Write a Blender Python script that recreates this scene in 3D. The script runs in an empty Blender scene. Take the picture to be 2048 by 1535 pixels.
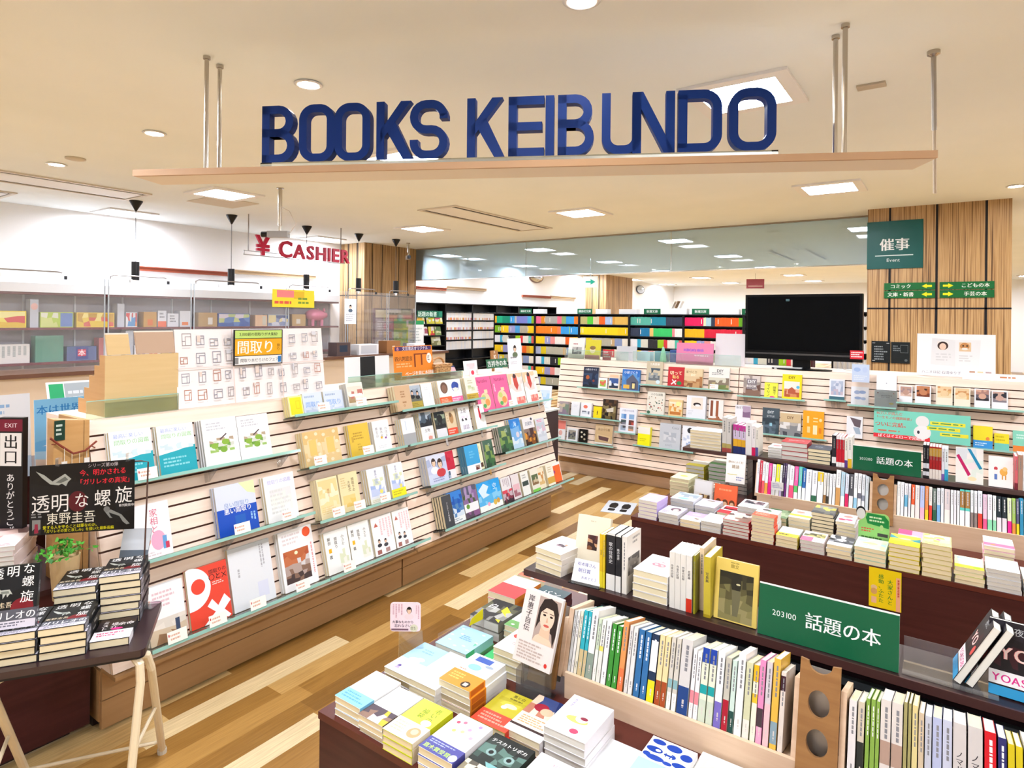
import bpy, math, random
from mathutils import Matrix, Vector

# ------------------------------------------------------------------ camera, world, exposure
SC = bpy.context.scene
COL = SC.collection
EXPOSURE = 1.33
LAMP = 42.0           # radiance of the ceiling panels
SPOT = 60.0           # radiance of the round downlights
cam = bpy.data.cameras.new('camera'); camo = bpy.data.objects.new('camera', cam); COL.objects.link(camo)
cam.sensor_width = 36.0; cam.lens = 36.0 * 1255 / 2048
cam.shift_y = -132.5 / 2048
cam.clip_start = 0.02; cam.clip_end = 200
camo.matrix_world = (Matrix.Translation((0, 0, 1.6)) @ Matrix.Rotation(math.radians(35.2), 4, 'Z')
                     @ Matrix.Rotation(math.radians(90), 4, 'X') @ Matrix.Rotation(0.01, 4, 'Z'))
SC.camera = camo
wd = bpy.data.worlds.new('world'); SC.world = wd; wd.use_nodes = True
wd.node_tree.nodes['Background'].inputs[0].default_value = (1, .96, .9, 1)
wd.node_tree.nodes['Background'].inputs[1].default_value = .3
SC.view_settings.view_transform = 'Standard'; SC.view_settings.look = 'None'
SC.view_settings.exposure = EXPOSURE; SC.view_settings.gamma = 1
SC.cycles.use_denoising = True
SC.cycles.max_bounces = 5; SC.cycles.diffuse_bounces = 3; SC.cycles.glossy_bounces = 2; SC.cycles.transparent_max_bounces = 12
SC.cycles.sample_clamp_indirect = 6; SC.cycles.adaptive_threshold = .06; SC.cycles.adaptive_min_samples = 16
RND = random.Random(7)

# ------------------------------------------------------------------ materials
def lin(h):
    h = h.lstrip('#')
    if len(h) == 3: h = ''.join(c * 2 for c in h)
    r = []
    for i in (0, 2, 4):
        c = int(h[i:i + 2], 16) / 255
        r.append(c / 12.92 if c <= .04045 else ((c + .055) / 1.055) ** 2.4)
    return (*r, 1)
MATS = {}
def paint(h, rough=.5, spec=.3, metal=0):
    k = (h, rough, spec, metal)
    if k not in MATS:
        m = bpy.data.materials.new('paint_' + h.strip('#')); m.use_nodes = True
        b = m.node_tree.nodes['Principled BSDF']
        b.inputs['Base Color'].default_value = (*[c * .84 for c in lin(h)[:3]], 1); b.inputs['Roughness'].default_value = rough
        b.inputs['Specular IOR Level'].default_value = spec; b.inputs['Metallic'].default_value = metal
        MATS[k] = m
    return MATS[k]
def glow(name, col, s):
    m = bpy.data.materials.new(name); m.use_nodes = True; nt = m.node_tree; nt.nodes.clear()
    e = nt.nodes.new('ShaderNodeEmission'); e.inputs[0].default_value = lin(col); e.inputs[1].default_value = s
    o = nt.nodes.new('ShaderNodeOutputMaterial'); nt.links.new(e.outputs[0], o.inputs[0])
    return m
def clear(name, tint='f4fffb', haze=.0, rough=.02, gloss=1.0, hazecol='ffffff'):
    """clear acrylic or glass sheet: see-through body, fresnel reflection, a little surface haze"""
    m = bpy.data.materials.new(name); m.use_nodes = True; nt = m.node_tree; nt.nodes.clear(); N = nt.nodes.new; L = nt.links.new
    tr = N('ShaderNodeBsdfTransparent'); tr.inputs[0].default_value = lin(tint)
    di = N('ShaderNodeBsdfDiffuse'); di.inputs[0].default_value = lin(hazecol)
    gl = N('ShaderNodeBsdfGlossy'); gl.inputs['Roughness'].default_value = rough
    m1 = N('ShaderNodeMixShader'); m1.inputs[0].default_value = haze; L(tr.outputs[0], m1.inputs[1]); L(di.outputs[0], m1.inputs[2])
    fr = N('ShaderNodeFresnel'); fr.inputs[0].default_value = 1.45
    mu = N('ShaderNodeMath'); mu.operation = 'MULTIPLY'; mu.inputs[1].default_value = gloss; L(fr.outputs[0], mu.inputs[0])
    m2 = N('ShaderNodeMixShader'); L(mu.outputs[0], m2.inputs[0]); L(m1.outputs[0], m2.inputs[1]); L(gl.outputs[0], m2.inputs[2])
    o = N('ShaderNodeOutputMaterial'); L(m2.outputs[0], o.inputs[0])
    return m
def mapped(name, build):
    m = bpy.data.materials.new(name); m.use_nodes = True; nt = m.node_tree; b = nt.nodes['Principled BSDF']
    tc = nt.nodes.new('ShaderNodeTexCoord'); build(nt, b, tc.outputs['Object']); return m
def ramp(nt, fac, stops):
    r = nt.nodes.new('ShaderNodeValToRGB'); e = r.color_ramp.elements
    while len(e) < len(stops): e.new(.5)
    for i, (p, c) in enumerate(stops): e[i].position = p; e[i].color = lin(c)
    nt.links.new(fac, r.inputs[0]); return r.outputs[0]
def noise(nt, vec, scale, detail=3, mp=(1, 1, 1)):
    mpn = nt.nodes.new('ShaderNodeMapping'); mpn.inputs['Scale'].default_value = mp; nt.links.new(vec, mpn.inputs[0])
    n = nt.nodes.new('ShaderNodeTexNoise'); n.inputs['Scale'].default_value = scale; n.inputs['Detail'].default_value = detail
    nt.links.new(mpn.outputs[0], n.inputs[0]); return n.outputs[0]
def mix(nt, a, b, f, mode='MULTIPLY'):
    m = nt.nodes.new('ShaderNodeMix'); m.data_type = 'RGBA'; m.blend_type = mode
    if isinstance(f, float): m.inputs[0].default_value = f
    else: nt.links.new(f, m.inputs[0])
    for i, v in ((6, a), (7, b)):
        if isinstance(v, str): m.inputs[i].default_value = lin(v)
        else: nt.links.new(v, m.inputs[i])
    return m.outputs[2]
def math_(nt, op, a, b=None):
    m = nt.nodes.new('ShaderNodeMath'); m.operation = op
    for i, v in enumerate((a, b)):
        if v is None: continue
        if isinstance(v, (int, float)): m.inputs[i].default_value = v
        else: nt.links.new(v, m.inputs[i])
    return m.outputs[0]
def _floor(nt, b, co):
    s = nt.nodes.new('ShaderNodeSeparateXYZ'); nt.links.new(co, s.inputs[0])
    ix = math_(nt, 'FLOOR', math_(nt, 'DIVIDE', s.outputs[0], .105))
    w = nt.nodes.new('ShaderNodeTexWhiteNoise'); w.noise_dimensions = '1D'; nt.links.new(ix, w.inputs['W'])
    iy = math_(nt, 'FLOOR', math_(nt, 'DIVIDE', math_(nt, 'ADD', s.outputs[1], math_(nt, 'MULTIPLY', w.outputs[0], 7.0)), .95))
    cb = nt.nodes.new('ShaderNodeCombineXYZ'); nt.links.new(ix, cb.inputs[0]); nt.links.new(iy, cb.inputs[1])
    w2 = nt.nodes.new('ShaderNodeTexWhiteNoise'); w2.noise_dimensions = '2D'; nt.links.new(cb.outputs[0], w2.inputs['Vector'])
    c = ramp(nt, w2.outputs[0], [(0, '8a6230'), (.3, 'ac7f40'), (.5, 'cb9f5c'), (.7, 'e6c68a'), (1, 'f8e6be')])
    g = ramp(nt, noise(nt, co, 10, 4, (14, .6, 1)), [(.3, 'c4b8a8'), (.7, 'ffffff')])
    nt.links.new(mix(nt, c, g, .55), b.inputs['Base Color']); b.inputs['Roughness'].default_value = .3
    b.inputs['Specular IOR Level'].default_value = .35
M_FLOOR = mapped('plank_floor', _floor)
def _zebra(nt, b, co):
    a = noise(nt, co, 6, 3, (9, 9, .12))
    c = ramp(nt, a, [(.33, '5c4228'), (.44, '967248'), (.53, 'c09e6e'), (.62, 'a07c4e'), (.72, 'caac80')])
    nt.links.new(c, b.inputs['Base Color']); b.inputs['Roughness'].default_value = .42
M_ZEBRA = mapped('striped_veneer', _zebra)
def _veneer(c0, c1):
    def f(nt, b, co):
        nt.links.new(ramp(nt, noise(nt, co, 5, 4, (.6, .6, 9)), [(.35, c0), (.7, c1)]), b.inputs['Base Color'])
        b.inputs['Roughness'].default_value = .45; b.inputs['Specular IOR Level'].default_value = .25
    return f
M_SLAT = mapped('pale_maple', _veneer('ecd3c0', 'f3dfcf'))
M_BASE = mapped('tan_maple', _veneer('a47e54', 'aa845a'))
M_BOARD = mapped('beige_board', _veneer('d5b697', 'e0c4a8'))
M_KRAFT = mapped('kraft_board', _veneer('bd9058', 'c69a64'))
M_KRAFT2 = mapped('kraft_light', _veneer('cdb07e', 'd2b684'))
M_PANEL = mapped('brown_hardboard', _veneer('8a6138', '9c7144'))
M_MAROON = mapped('maroon_laminate', _veneer('3a1718', '46201f'))
M_DARK = paint('2a1a1c', .35, .4)
M_BLACKWOOD = paint('16181d', .4)
M_CEIL = mapped('ceiling_paint', lambda nt, b, co: (nt.links.new(ramp(nt, noise(nt, co, 1.2, 2), [(.3, 'e8eeee'), (.7, 'edf2f2')]), b.inputs['Base Color']),
                                                    setattr(b.inputs['Roughness'], 'default_value', .8)))
M_WALL = mapped('white_wall_paint', lambda nt, b, co: (nt.links.new(ramp(nt, noise(nt, co, 2, 2), [(.3, 'f8f9fa'), (.7, 'fbfbfb')]), b.inputs['Base Color']), setattr(b.inputs['Roughness'], 'default_value', .8)))
M_STEEL = paint('c9c2b8', .25, .5, 1.0)
M_CHROME = paint('dcdcdc', .12, .5, 1.0)
M_GLASS = clear('clear_acrylic', 'fbfffd', .02)
M_EDGE = clear('glass_edge', 'd4f2e8', .6, .05, 1, 'b0e4d6')
M_SHELFGLASS = clear('shelf_glass', 'f2fbf7', .05)
M_SCREEN = clear('acrylic_screen', 'ffffff', .05, .03, .7)
M_BARRIER = clear('smoke_barrier_glass', 'dcecf2', .3, .01, 1.2, 'dcf0ff')  # bluish-white haze in the colour stands for pale reflections on the glass
M_LAMP = glow('panel_glow', 'eef3ff', LAMP)
M_SPOT = glow('downlight_glow', 'fff6e8', SPOT)

# ------------------------------------------------------------------ objects
def tag(o, label, cat, group=None, kind=None):
    if label: o['label'] = label
    if cat: o['category'] = cat
    if group: o['group'] = group
    if kind: o['kind'] = kind
    return o
def thing(name, label, cat, loc=(0, 0, 0), rz=0, group=None, mw=None):
    o = bpy.data.objects.new(name, None); COL.objects.link(o); o.empty_display_size = .05
    o.matrix_world = mw if mw is not None else Matrix.Translation(loc) @ Matrix.Rotation(rz, 4, 'Z')
    return tag(o, label, cat, group)
def place(name, me, parent=None, label=None):
    o = bpy.data.objects.new(name, me); COL.objects.link(o)
    if parent: o.parent = parent
    if label: o['label'] = label
    return o
class MB:
    def __init__(s): s.v = []; s.f = []; s.m = []; s.ms = []
    def mi(s, m):
        if m not in s.ms: s.ms.append(m)
        return s.ms.index(m)
    def poly(s, pts, m):
        n = len(s.v); s.v += [tuple(p) for p in pts]; s.f.append(tuple(range(n, n + len(pts)))); s.m.append(s.mi(m))
    def raw(s, V, F, m):
        n = len(s.v); s.v += [tuple(p) for p in V]; k = s.mi(m)
        for f in F: s.f.append(tuple(i + n for i in f)); s.m.append(k)
    def box(s, a, b, m, skip=''):
        x0, y0, z0 = a; x1, y1, z1 = b
        V = [(x0, y0, z0), (x1, y0, z0), (x1, y1, z0), (x0, y1, z0), (x0, y0, z1), (x1, y0, z1), (x1, y1, z1), (x0, y1, z1)]
        F = {'b': (0, 3, 2, 1), 't': (4, 5, 6, 7), 'f': (0, 1, 5, 4), 'k': (2, 3, 7, 6), 'l': (3, 0, 4, 7), 'r': (1, 2, 6, 5)}
        s.raw(V, [F[k] for k in F if k not in skip], m)
    def prism(s, pts, d0, d1, fr, m):
        """2D outline extruded between depths; fr(u, v, d) -> 3D"""
        n = len(pts); A = [fr(u, v, d0) for u, v in pts]; B = [fr(u, v, d1) for u, v in pts]
        s.raw(A + B, [tuple(range(n))[::-1], tuple(range(n, 2 * n))] + [(i, (i + 1) % n, n + (i + 1) % n, n + i) for i in range(n)], m)
    def tube(s, path, r, m, n=8, caps=True):
        path = [Vector(p) for p in path]; R = []
        for i, p in enumerate(path):
            d = (path[min(i + 1, len(path) - 1)] - path[max(i - 1, 0)]).normalized()
            a = d.cross(Vector((0, 0, 1)) if abs(d.z) < .9 else Vector((1, 0, 0))).normalized(); b = d.cross(a)
            rr = r[i] if isinstance(r, (list, tuple)) else r
            R.append([p + (a * math.cos(2 * math.pi * k / n) + b * math.sin(2 * math.pi * k / n)) * rr for k in range(n)])
        V = [q for c in R for q in c]; F = []
        for i in range(len(path) - 1):
            for k in range(n): F.append((i * n + k, i * n + (k + 1) % n, (i + 1) * n + (k + 1) % n, (i + 1) * n + k))
        if caps: F += [tuple(range(n))[::-1], tuple(range((len(path) - 1) * n, len(path) * n))]
        s.raw(V, F, m)
    def lathe(s, prof, c, m, n=20):
        V = []; F = []
        for r, z in prof:
            for k in range(n): V.append((c[0] + r * math.cos(2 * math.pi * k / n), c[1] + r * math.sin(2 * math.pi * k / n), c[2] + z))
        for i in range(len(prof) - 1):
            for k in range(n): F.append((i * n + k, i * n + (k + 1) % n, (i + 1) * n + (k + 1) % n, (i + 1) * n + k))
        F += [tuple(range(n))[::-1], tuple(range((len(prof) - 1) * n, len(prof) * n))]
        s.raw(V, F, m)
    def mesh(s, name, smooth=False):
        me = bpy.data.meshes.new(name); me.from_pydata(s.v, [], s.f)
        for m in s.ms: me.materials.append(m)
        me.polygons.foreach_set('material_index', s.m)
        if smooth: me.polygons.foreach_set('use_smooth', [True] * len(s.f))
        me.update(); return me
    def build(s, name, parent=None, label=None, smooth=False): return place(name, s.mesh(name, smooth), parent, label)
def struct(name, mb):
    o = mb.build(name); o['kind'] = 'structure'; return o
def solid(name, label, cat, a, b, m, group=None):
    mb = MB(); c = ((a[0] + b[0]) / 2, (a[1] + b[1]) / 2, min(a[2], b[2]))
    mb.box([a[i] - c[i] for i in range(3)], [b[i] - c[i] for i in range(3)], m)
    o = mb.build(name); o.location = c; return tag(o, label, cat, group)

# ------------------------------------------------------------------ printing on surfaces
GL = {}
def glyph(ch, off=0.0):
    k = (ch, off)
    if k not in GL:
        c = bpy.data.curves.new('glyph', 'FONT'); c.body = ch; c.size = 1; c.resolution_u = 3; c.offset = off
        o = bpy.data.objects.new('glyph', c); me = o.to_mesh()
        V = [(v.co.x, v.co.y) for v in me.vertices]; F = [tuple(p.vertices) for p in me.polygons]
        w = 1.0 if ord(ch) > 0x2000 else ((max(v[0] for v in V) + .07) if V else .3)
        GL[k] = (V, F, w); o.to_mesh_clear(); bpy.data.objects.remove(o); bpy.data.curves.remove(c)
    return GL[k]
def text_w(t, off=0.0): return sum(glyph(c, off)[2] for c in t)
def ell(cx, cy, rx, ry, n=20, a0=0, a1=360):
    return [(cx + rx * math.cos(math.radians(a0 + (a1 - a0) * i / (n if a1 - a0 >= 360 else n - 1))), cy + ry * math.sin(math.radians(a0 + (a1 - a0) * i / (n if a1 - a0 >= 360 else n - 1)))) for i in range(n)]
def art(mb, ops, fr, w, h, rough=.45):
    """ops in 0..1 units of a w x h panel; fr(u, v, d) maps metres on the panel plus a lift d to 3D"""
    d = [.0002]
    def P(pts, c):
        d[0] += .00004; mb.poly([fr(x * w, y * h, d[0]) for x, y in pts], paint(c, rough))
    for op in ops:
        k = op[0]
        if k == 'r': _, x0, y0, x1, y1, c = op; P([(x0, y0), (x1, y0), (x1, y1), (x0, y1)], c)
        elif k == 'e': _, cx, cy, rx, ry, c = op; P(ell(cx, cy, rx, ry), c)
        elif k == 'p': P(op[1], op[2])
        elif k in 'tv':      # text across / down; (x, y) is the centre, size in panel widths
            _, t, x, y, sz, c = op[:6]; off = op[6] if len(op) > 6 else .006; S = sz * w; d[0] += .00004
            m = paint(c, rough)
            if k == 't':
                X = x * w - text_w(t) * S / 2; Y = y * h - .36 * S
                for ch in t:
                    V, F, a = glyph(ch)
                    for q_, dx in enumerate((0,) if off < .006 else (0, -off * 1.3, off * 1.3)): mb.raw([fr(X + (p + dx) * S, Y + q * S, d[0] + q_ * .00001) for p, q in V], F, m)
                    X += a * S
            else:
                Y = y * h + len(t) * S / 2 - .86 * S
                for ch in t:
                    V, F, a = glyph(ch)
                    if ch in 'ー-〜': V = [(-q + .86, p - .1) for p, q in V]
                    for q_, dx in enumerate((0,) if off < .006 else (0, -off * 1.3, off * 1.3)): mb.raw([fr(x * w - a * S / 2 + (p + dx) * S, Y + q * S, d[0] + q_ * .00001) for p, q in V], F, m)
                    Y -= S
        elif k == 'l':       # unreadable lines of small print
            _, x0, y0, x1, y1, n, c = op; d[0] += .00004; m = paint(c, rough); R = random.Random(int(x0 * 99 + y0 * 77) + n)
            lh = (y1 - y0) / n
            for i in range(n):
                y = y1 - lh * (i + .7); x = x0; e = x0 + (x1 - x0) * R.uniform(.6, 1)
                while x < e:
                    q = min(e, x + R.uniform(.03, .12)); mb.poly([fr(a * w, b * h, d[0]) for a, b in ((x, y), (q, y), (q, y + lh * .5), (x, y + lh * .5))], m); x = q + .02
        elif k == 'lv':
            _, x0, y0, x1, y1, n, c = op; d[0] += .00004; m = paint(c, rough); R = random.Random(int(x0 * 99 + y0 * 77) + n)
            lw = (x1 - x0) / n
            for i in range(n):
                x = x0 + lw * (i + .25); y = y1; e = y1 - (y1 - y0) * R.uniform(.55, 1)
                while y > e:
                    q = max(e, y - R.uniform(.02, .06)); mb.poly([fr(a * w, b * h, d[0]) for a, b in ((x, q), (x + lw * .55, q), (x + lw * .55, y), (x, y))], m); y = q - .012
        elif k == 'm':       # blurred picture: patchwork of tones
            _, x0, y0, x1, y1, nx, ny, cs, sd = op; R = random.Random(sd); d[0] += .00004
            gx = [x0 + (x1 - x0) * i / nx for i in range(nx + 1)]; gy = [y0 + (y1 - y0) * i / ny for i in range(ny + 1)]
            jit = {(i, j): (gx[i] + (R.uniform(-.3, .3) * (x1 - x0) / nx if 0 < i < nx else 0), gy[j] + (R.uniform(-.3, .3) * (y1 - y0) / ny if 0 < j < ny else 0)) for i in range(nx + 1) for j in range(ny + 1)}
            for i in range(nx):
                for j in range(ny):
                    c = cs[min(len(cs) - 1, max(0, int((j + R.uniform(-.6, 1.6)) / ny * len(cs))))]
                    mb.poly([fr(x * w, y * h, d[0]) for x, y in (jit[i, j], jit[i + 1, j], jit[i + 1, j + 1], jit[i, j + 1])], paint(c, rough))
        elif k == 'face':    # small portrait: hair, face, features, shoulders
            _, cx, cy, s, hair, top = op; a = w / h
            P(ell(cx, cy - 1.55 * s * a, 1.15 * s, .75 * s * a), top); P(ell(cx, cy + .08 * s * a, .66 * s, .86 * s * a), hair)
            P([(cx - .17 * s, cy - .9 * s * a), (cx + .17 * s, cy - .9 * s * a), (cx + .17 * s, cy - .3 * s * a), (cx - .17 * s, cy - .3 * s * a)], 'e8b898')
            P(ell(cx, cy - .1 * s * a, .48 * s, .66 * s * a), 'f3cdb0'); P(ell(cx, cy + .45 * s * a, .46 * s, .26 * s * a), hair)
            for q in (-.2, .2): P(ell(cx + q * s, cy - .05 * s * a, .07 * s, .05 * s * a, 8), '2a2020')
            P(ell(cx, cy - .22 * s * a, .05 * s, .09 * s * a, 8), 'e0a585'); P(ell(cx, cy - .42 * s * a, .13 * s, .045 * s * a, 10), 'c4605a')

NAMES = dict(white='ffffff', cream='f3e6c4', grey='b5b5b8', charcoal='3c3f45', black='16161a', red='d23a32', orange='ee8030', yellow='f4d62a', ochre='d8a63a', olive='9a9a35',
             green='4f9e46', dark_green='1f6b4a', mint='a8e0c0', turquoise='35b8c4', light_blue='9cc8ec', blue='2f7fc0', navy='23346e', purple='6a4fa0', lavender='c6b2e4', pink='f08ab0',
             magenta='d2257f', tan='cfa878', brown='8a5a34', rust='a04a22', beige='e2d0b4')
def cname(h):
    a = [int((h if len(h) == 6 else ''.join(c * 2 for c in h))[i:i + 2], 16) for i in (0, 2, 4)]
    return min(NAMES, key=lambda k: sum((a[i] - int(NAMES[k][2 * i:2 * i + 2], 16)) ** 2 for i in range(3))).replace('_', ' ')
ORD = 'first second third fourth fifth sixth seventh eighth ninth tenth eleventh twelfth thirteenth fourteenth fifteenth sixteenth seventeenth eighteenth nineteenth'.split()
ORD += ['twentieth'] + ['twenty-' + o for o in ORD[:9]] + ['thirtieth'] + ['thirty-' + o for o in ORD[:9]] + ['fortieth'] + ['forty-' + o for o in ORD[:9]] + ['fiftieth'] + ['fifty-' + o for o in ORD[:9]]

def fit(*options):
    return next((o for o in options if len(o.split()) <= 16), options[-1])
# ------------------------------------------------------------------ books
PAGE = paint('f0e2bd', .8, .1); PAGEW = paint('efece2', .8, .1); PAGEG = paint('d8d6d0', .8, .1)
BM = {}
def book_meshes(w, h, t, base, front, spine, band, side, pages):
    k = repr((round(w, 4), round(h, 4), round(t, 4), base, front, spine, band, side, pages))
    if k in BM: return BM[k]
    c = paint(base, .38, .35); e = .0009 if t < .022 else .0016; mb = MB(); ov = .0012
    mb.box((-w / 2, -t, 0), (w / 2, -t + e, h), c); mb.box((-w / 2, -e, 0), (w / 2, 0, h), c)
    sx = side * w / 2; mb.box((min(sx, sx - side * e), -t + e, 0), (max(sx, sx - side * e), -e, h), c, 'fk')
    art(mb, front, lambda u, v, d: (-w / 2 + u, -t - d, v), w, h)
    SP = (lambda u, v, d: (w / 2 + d, -t + u, v)) if side > 0 else (lambda u, v, d: (-w / 2 - d, -u, v))
    art(mb, spine, SP, t, h)
    pb = MB(); x0, x1 = (-w / 2 + ov, w / 2 - e) if side > 0 else (-w / 2 + e, w / 2 - ov)
    pb.box((x0, -t + e + .0001, ov), (x1, -e - .0001, h - ov), {'c': PAGE, 'w': PAGEW, 'g': PAGEG}[pages])
    bd = None
    if band:
        y1, col, fo, so = band; bd = MB(); q = .0006; m = paint(col, .4); H = y1 * h
        bd.poly([(-w / 2 - q, -t - q, .0005), (w / 2 + q, -t - q, .0005), (w / 2 + q, -t - q, H), (-w / 2 - q, -t - q, H)], m)
        bd.poly([(sx + side * q, -t - q, .0005), (sx + side * q, q, .0005), (sx + side * q, q, H), (sx + side * q, -t - q, H)], m)
        bd.poly([(-w / 2 - q, q, .0005), (w / 2 + q, q, .0005), (w / 2 + q, q, H), (-w / 2 - q, q, H)], m)
        art(bd, fo, lambda u, v, d: (-w / 2 + u, -t - q - d, v), w, H)
        art(bd, so, (lambda u, v, d: (w / 2 + q + d, -t + u, v)) if side > 0 else (lambda u, v, d: (-w / 2 - q - d, -u, v)), t, H)
    BM[k] = (mb.mesh('cover'), pb.mesh('page_block'), bd.mesh('paper_band') if bd else None)
    return BM[k]
def book(name, label, mw, w, h, t, base='ffffff', front=(), spine=(), band=None, side=1, pages='c', group=None, cat='book'):
    o = thing(name, label, cat, mw=mw, group=group)
    a, b, c = book_meshes(w, h, t, base, list(front), list(spine), band, side, pages)
    place('cover', a, o); place('page_block', b, o)
    if c: place('paper_band', c, o)
    return o
def frame(o, x, y, z): 
    m = Matrix.Identity(4)
    for i, a in enumerate((x, y, z, o)):
        for j in range(3): m[j][i] = a[j]
    return m
def flat(x, y, z, rz=0): 
    c, s = math.cos(rz), math.sin(rz); return frame((x, y, z), (c, s, 0), (0, 0, -1), (-s, c, 0))
def upright(x, y, z, rz=0, lean=0):
    """stands on its lower edge, front cover towards -y turned by rz, top leaning back by lean"""
    return Matrix.Translation((x, y, z)) @ Matrix.Rotation(rz, 4, 'Z') @ Matrix.Rotation(-lean, 4, 'X')
def stack(x, y, z, w, d, t, n, desc, where, rz=0, name='novel', group=None, jit=.003, seed=0, **st):
    R = random.Random(hash((round(x * 1000), round(y * 1000))) % 9999 + seed)
    for i in range(n):
        k = n - 1 - i
        lab = f'{desc} lying {where}' if n == 1 else (f'top copy, stack of {desc} {where}' if k == 0 else
              (f'bottom copy, stack of {desc} {where}' if i == 0 else fit(f'{ORD[k]} copy down, stack of {desc} {where}', f'{ORD[k]} down, stack of {desc} {where}', f'{ORD[k]} of {desc} {where}')))
        book(name, lab, flat(x + R.uniform(-jit, jit), y + R.uniform(-jit, jit), z + i * (t + .0012), rz + R.uniform(-.012, .012)), w, d, t, group=group or f'stack of {desc}', **st)
    return z + n * (t + .0012)

# ------------------------------------------------------------------ the room
CZ = 3.0  # most positions and sizes below were back-projected from image pixels and baked in
mb = MB(); mb.box((-9.95, -4.6, -.1), (6.1, 26.1, 0), M_FLOOR); struct('floor', mb)
mb = MB(); mb.box((-9.95, -4.6, CZ), (6.1, 26.1, CZ + .1), M_CEIL); struct('ceiling', mb)
mb = MB(); mb.box((-9.95, -4.6, 0), (-9.85, 26.1, CZ), M_WALL); struct('wall_left', mb)
mb = MB(); mb.box((-9.85, 26, 0), (6.1, 26.1, CZ), M_WALL); struct('wall_back', mb)
mb = MB(); mb.box((6, -4.6, 0), (6.1, 26, CZ), paint('efe6da', .8, .1)); struct('wall_right', mb)
mb = MB(); mb.box((-9.85, -4.6, 0), (6, -4.5, CZ), paint('efe6da', .8, .1)); struct('wall_front', mb)
mb = MB(); mb.box((1.2, 12.0, 0), (5.9, 12.1, CZ), paint('e6ddd2', .8, .1)); mb.box((.95, 11.95, 0), (1.2, 12.15, 2.0), M_MAROON); struct('wall_partition', mb)
def pillar(name, x0, y0, x1, y1, vx, vy, hz):
    mb = MB(); mb.box((x0, y0, 0), (x1, y1, CZ), M_ZEBRA); j = paint('17141a', .6)
    for v in vx: mb.box((v - .012, y0 - .002, 0), (v + .012, y0 + .01, CZ - .001), j)
    for v in vy: mb.box((x1 - .01, v - .008, 0), (x1 + .002, v + .008, CZ - .001), j)
    for q in hz: mb.box((x0, y0 - .002, q - .01), (x1 + .002, y1, q + .01), j)
    o = mb.build(name); o['kind'] = 'structure'
pillar('pillar_right', -.9, 9.0, .52, 10.1, (-.66, -.18, .29), (), (1.76,))
pillar('pillar_left', -9.85, 8.1, -9.15, 9.5, (-9.6, -9.35), (8.3, 8.55, 9.0, 9.25), (2.0,))
pillar('pillar_back', -9.85, 18.1, -9.1, 20.1, (-9.6, -9.35), (18.6, 19.1, 19.6), ())
# glass smoke barrier hanging from the ceiling between the pillars
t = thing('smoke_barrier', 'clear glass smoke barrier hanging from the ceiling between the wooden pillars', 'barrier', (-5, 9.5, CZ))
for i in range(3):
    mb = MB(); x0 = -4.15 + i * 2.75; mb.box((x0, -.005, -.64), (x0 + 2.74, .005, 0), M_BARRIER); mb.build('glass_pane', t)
mb = MB(); mb.box((-4.15, -.02, -.02), (4.09, .02, 0), paint('a89c8c', .5)); mb.build('top_channel', t)
mb = MB(); mb.box((-4.15, -.008, -.655), (4.09, .008, -.64), M_CHROME); mb.build('bottom_channel', t)
for x in (-1.4, 1.35):
    mb = MB(); mb.tube([(x, 0, -.66), (x, 0, 0)], .006, M_CHROME); mb.build('hanger_rod', t)
# wooden rails on the left wall
for i, (y0, y1, z, c, d) in enumerate([(4.35, 5.8, 2.24, 'a8543c', 'red-brown wooden wall rail above the bookshelves behind the cash counter'), (5.85, 7.5, 2.29, 'd3b48e', 'pale wooden wall rail beside the cashier sign'),
        (10.2, 11.2, 2.22, 'a8543c', 'red-brown wooden wall rail just past the left wooden pillar'), (11.2, 12.75, 2.27, 'd9c0a0', 'pale wooden wall rail above the tall black bookcases'),
        (14.4, 15.9, 2.18, 'a8543c', 'red-brown wooden wall rail under the far oval mirror'), (15.9, 17.4, 2.2, 'd9c0a0', 'pale wooden wall rail nearest the far wooden pillar')]):
    mb = MB(); m = paint(c, .45); mb.box((0, -(y1 - y0) / 2, 0), (.05, (y1 - y0) / 2, .05), m); mb.box((0, -(y1 - y0) / 2, .05), (.07, (y1 - y0) / 2, .065), m)
    o = mb.build('wall_rail'); o.location = (-9.85, (y0 + y1) / 2, z); tag(o, d, 'rail', 'wooden rails along the white wall')
# oval mirrors
def oval_mirror(y, z, x, rz, lab, dark):
    t = thing('oval_mirror', lab, 'mirror', (x, y, z), rz, 'oval security mirrors high on the walls')
    mb = MB(); fr = lambda u, v, d: (d, u, v); mb.prism(ell(0, 0, .36, .16, 28), .02, .05, fr, paint(dark, .4)); mb.build('frame', t)
    mb = MB(); V = []; F = []
    for i in range(6):
        q = i / 5
        for k in range(28): a = 2 * math.pi * k / 28; V.append((.051 + .05 * (1 - q * q), .33 * q * math.cos(a), .135 * q * math.sin(a)))
    for i in range(5):
        for k in range(28): F.append((i * 28 + k, i * 28 + (k + 1) % 28, (i + 1) * 28 + (k + 1) % 28, (i + 1) * 28 + k))
    mb.raw(V, F, paint('c8ccd0', .08, .5, 1)); mb.build('mirror_face', t, smooth=True)
    mb = MB(); mb.tube([(0, 0, 0), (.03, 0, 0)], .03, M_CHROME); mb.build('bracket', t)
oval_mirror(12.2, 2.77, -9.85, 0, 'pale oval security mirror on the wall above the tall black bookcases', '8f959c')
oval_mirror(15.1, 2.77, -9.85, 0, 'brown-framed oval security mirror on the wall before the far pillar', '7c5a4a')
oval_mirror(22.4, 2.72, -9.85, 0, 'dark-rimmed oval security mirror on the wall beyond the far pillar', '3c3f45')

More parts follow.
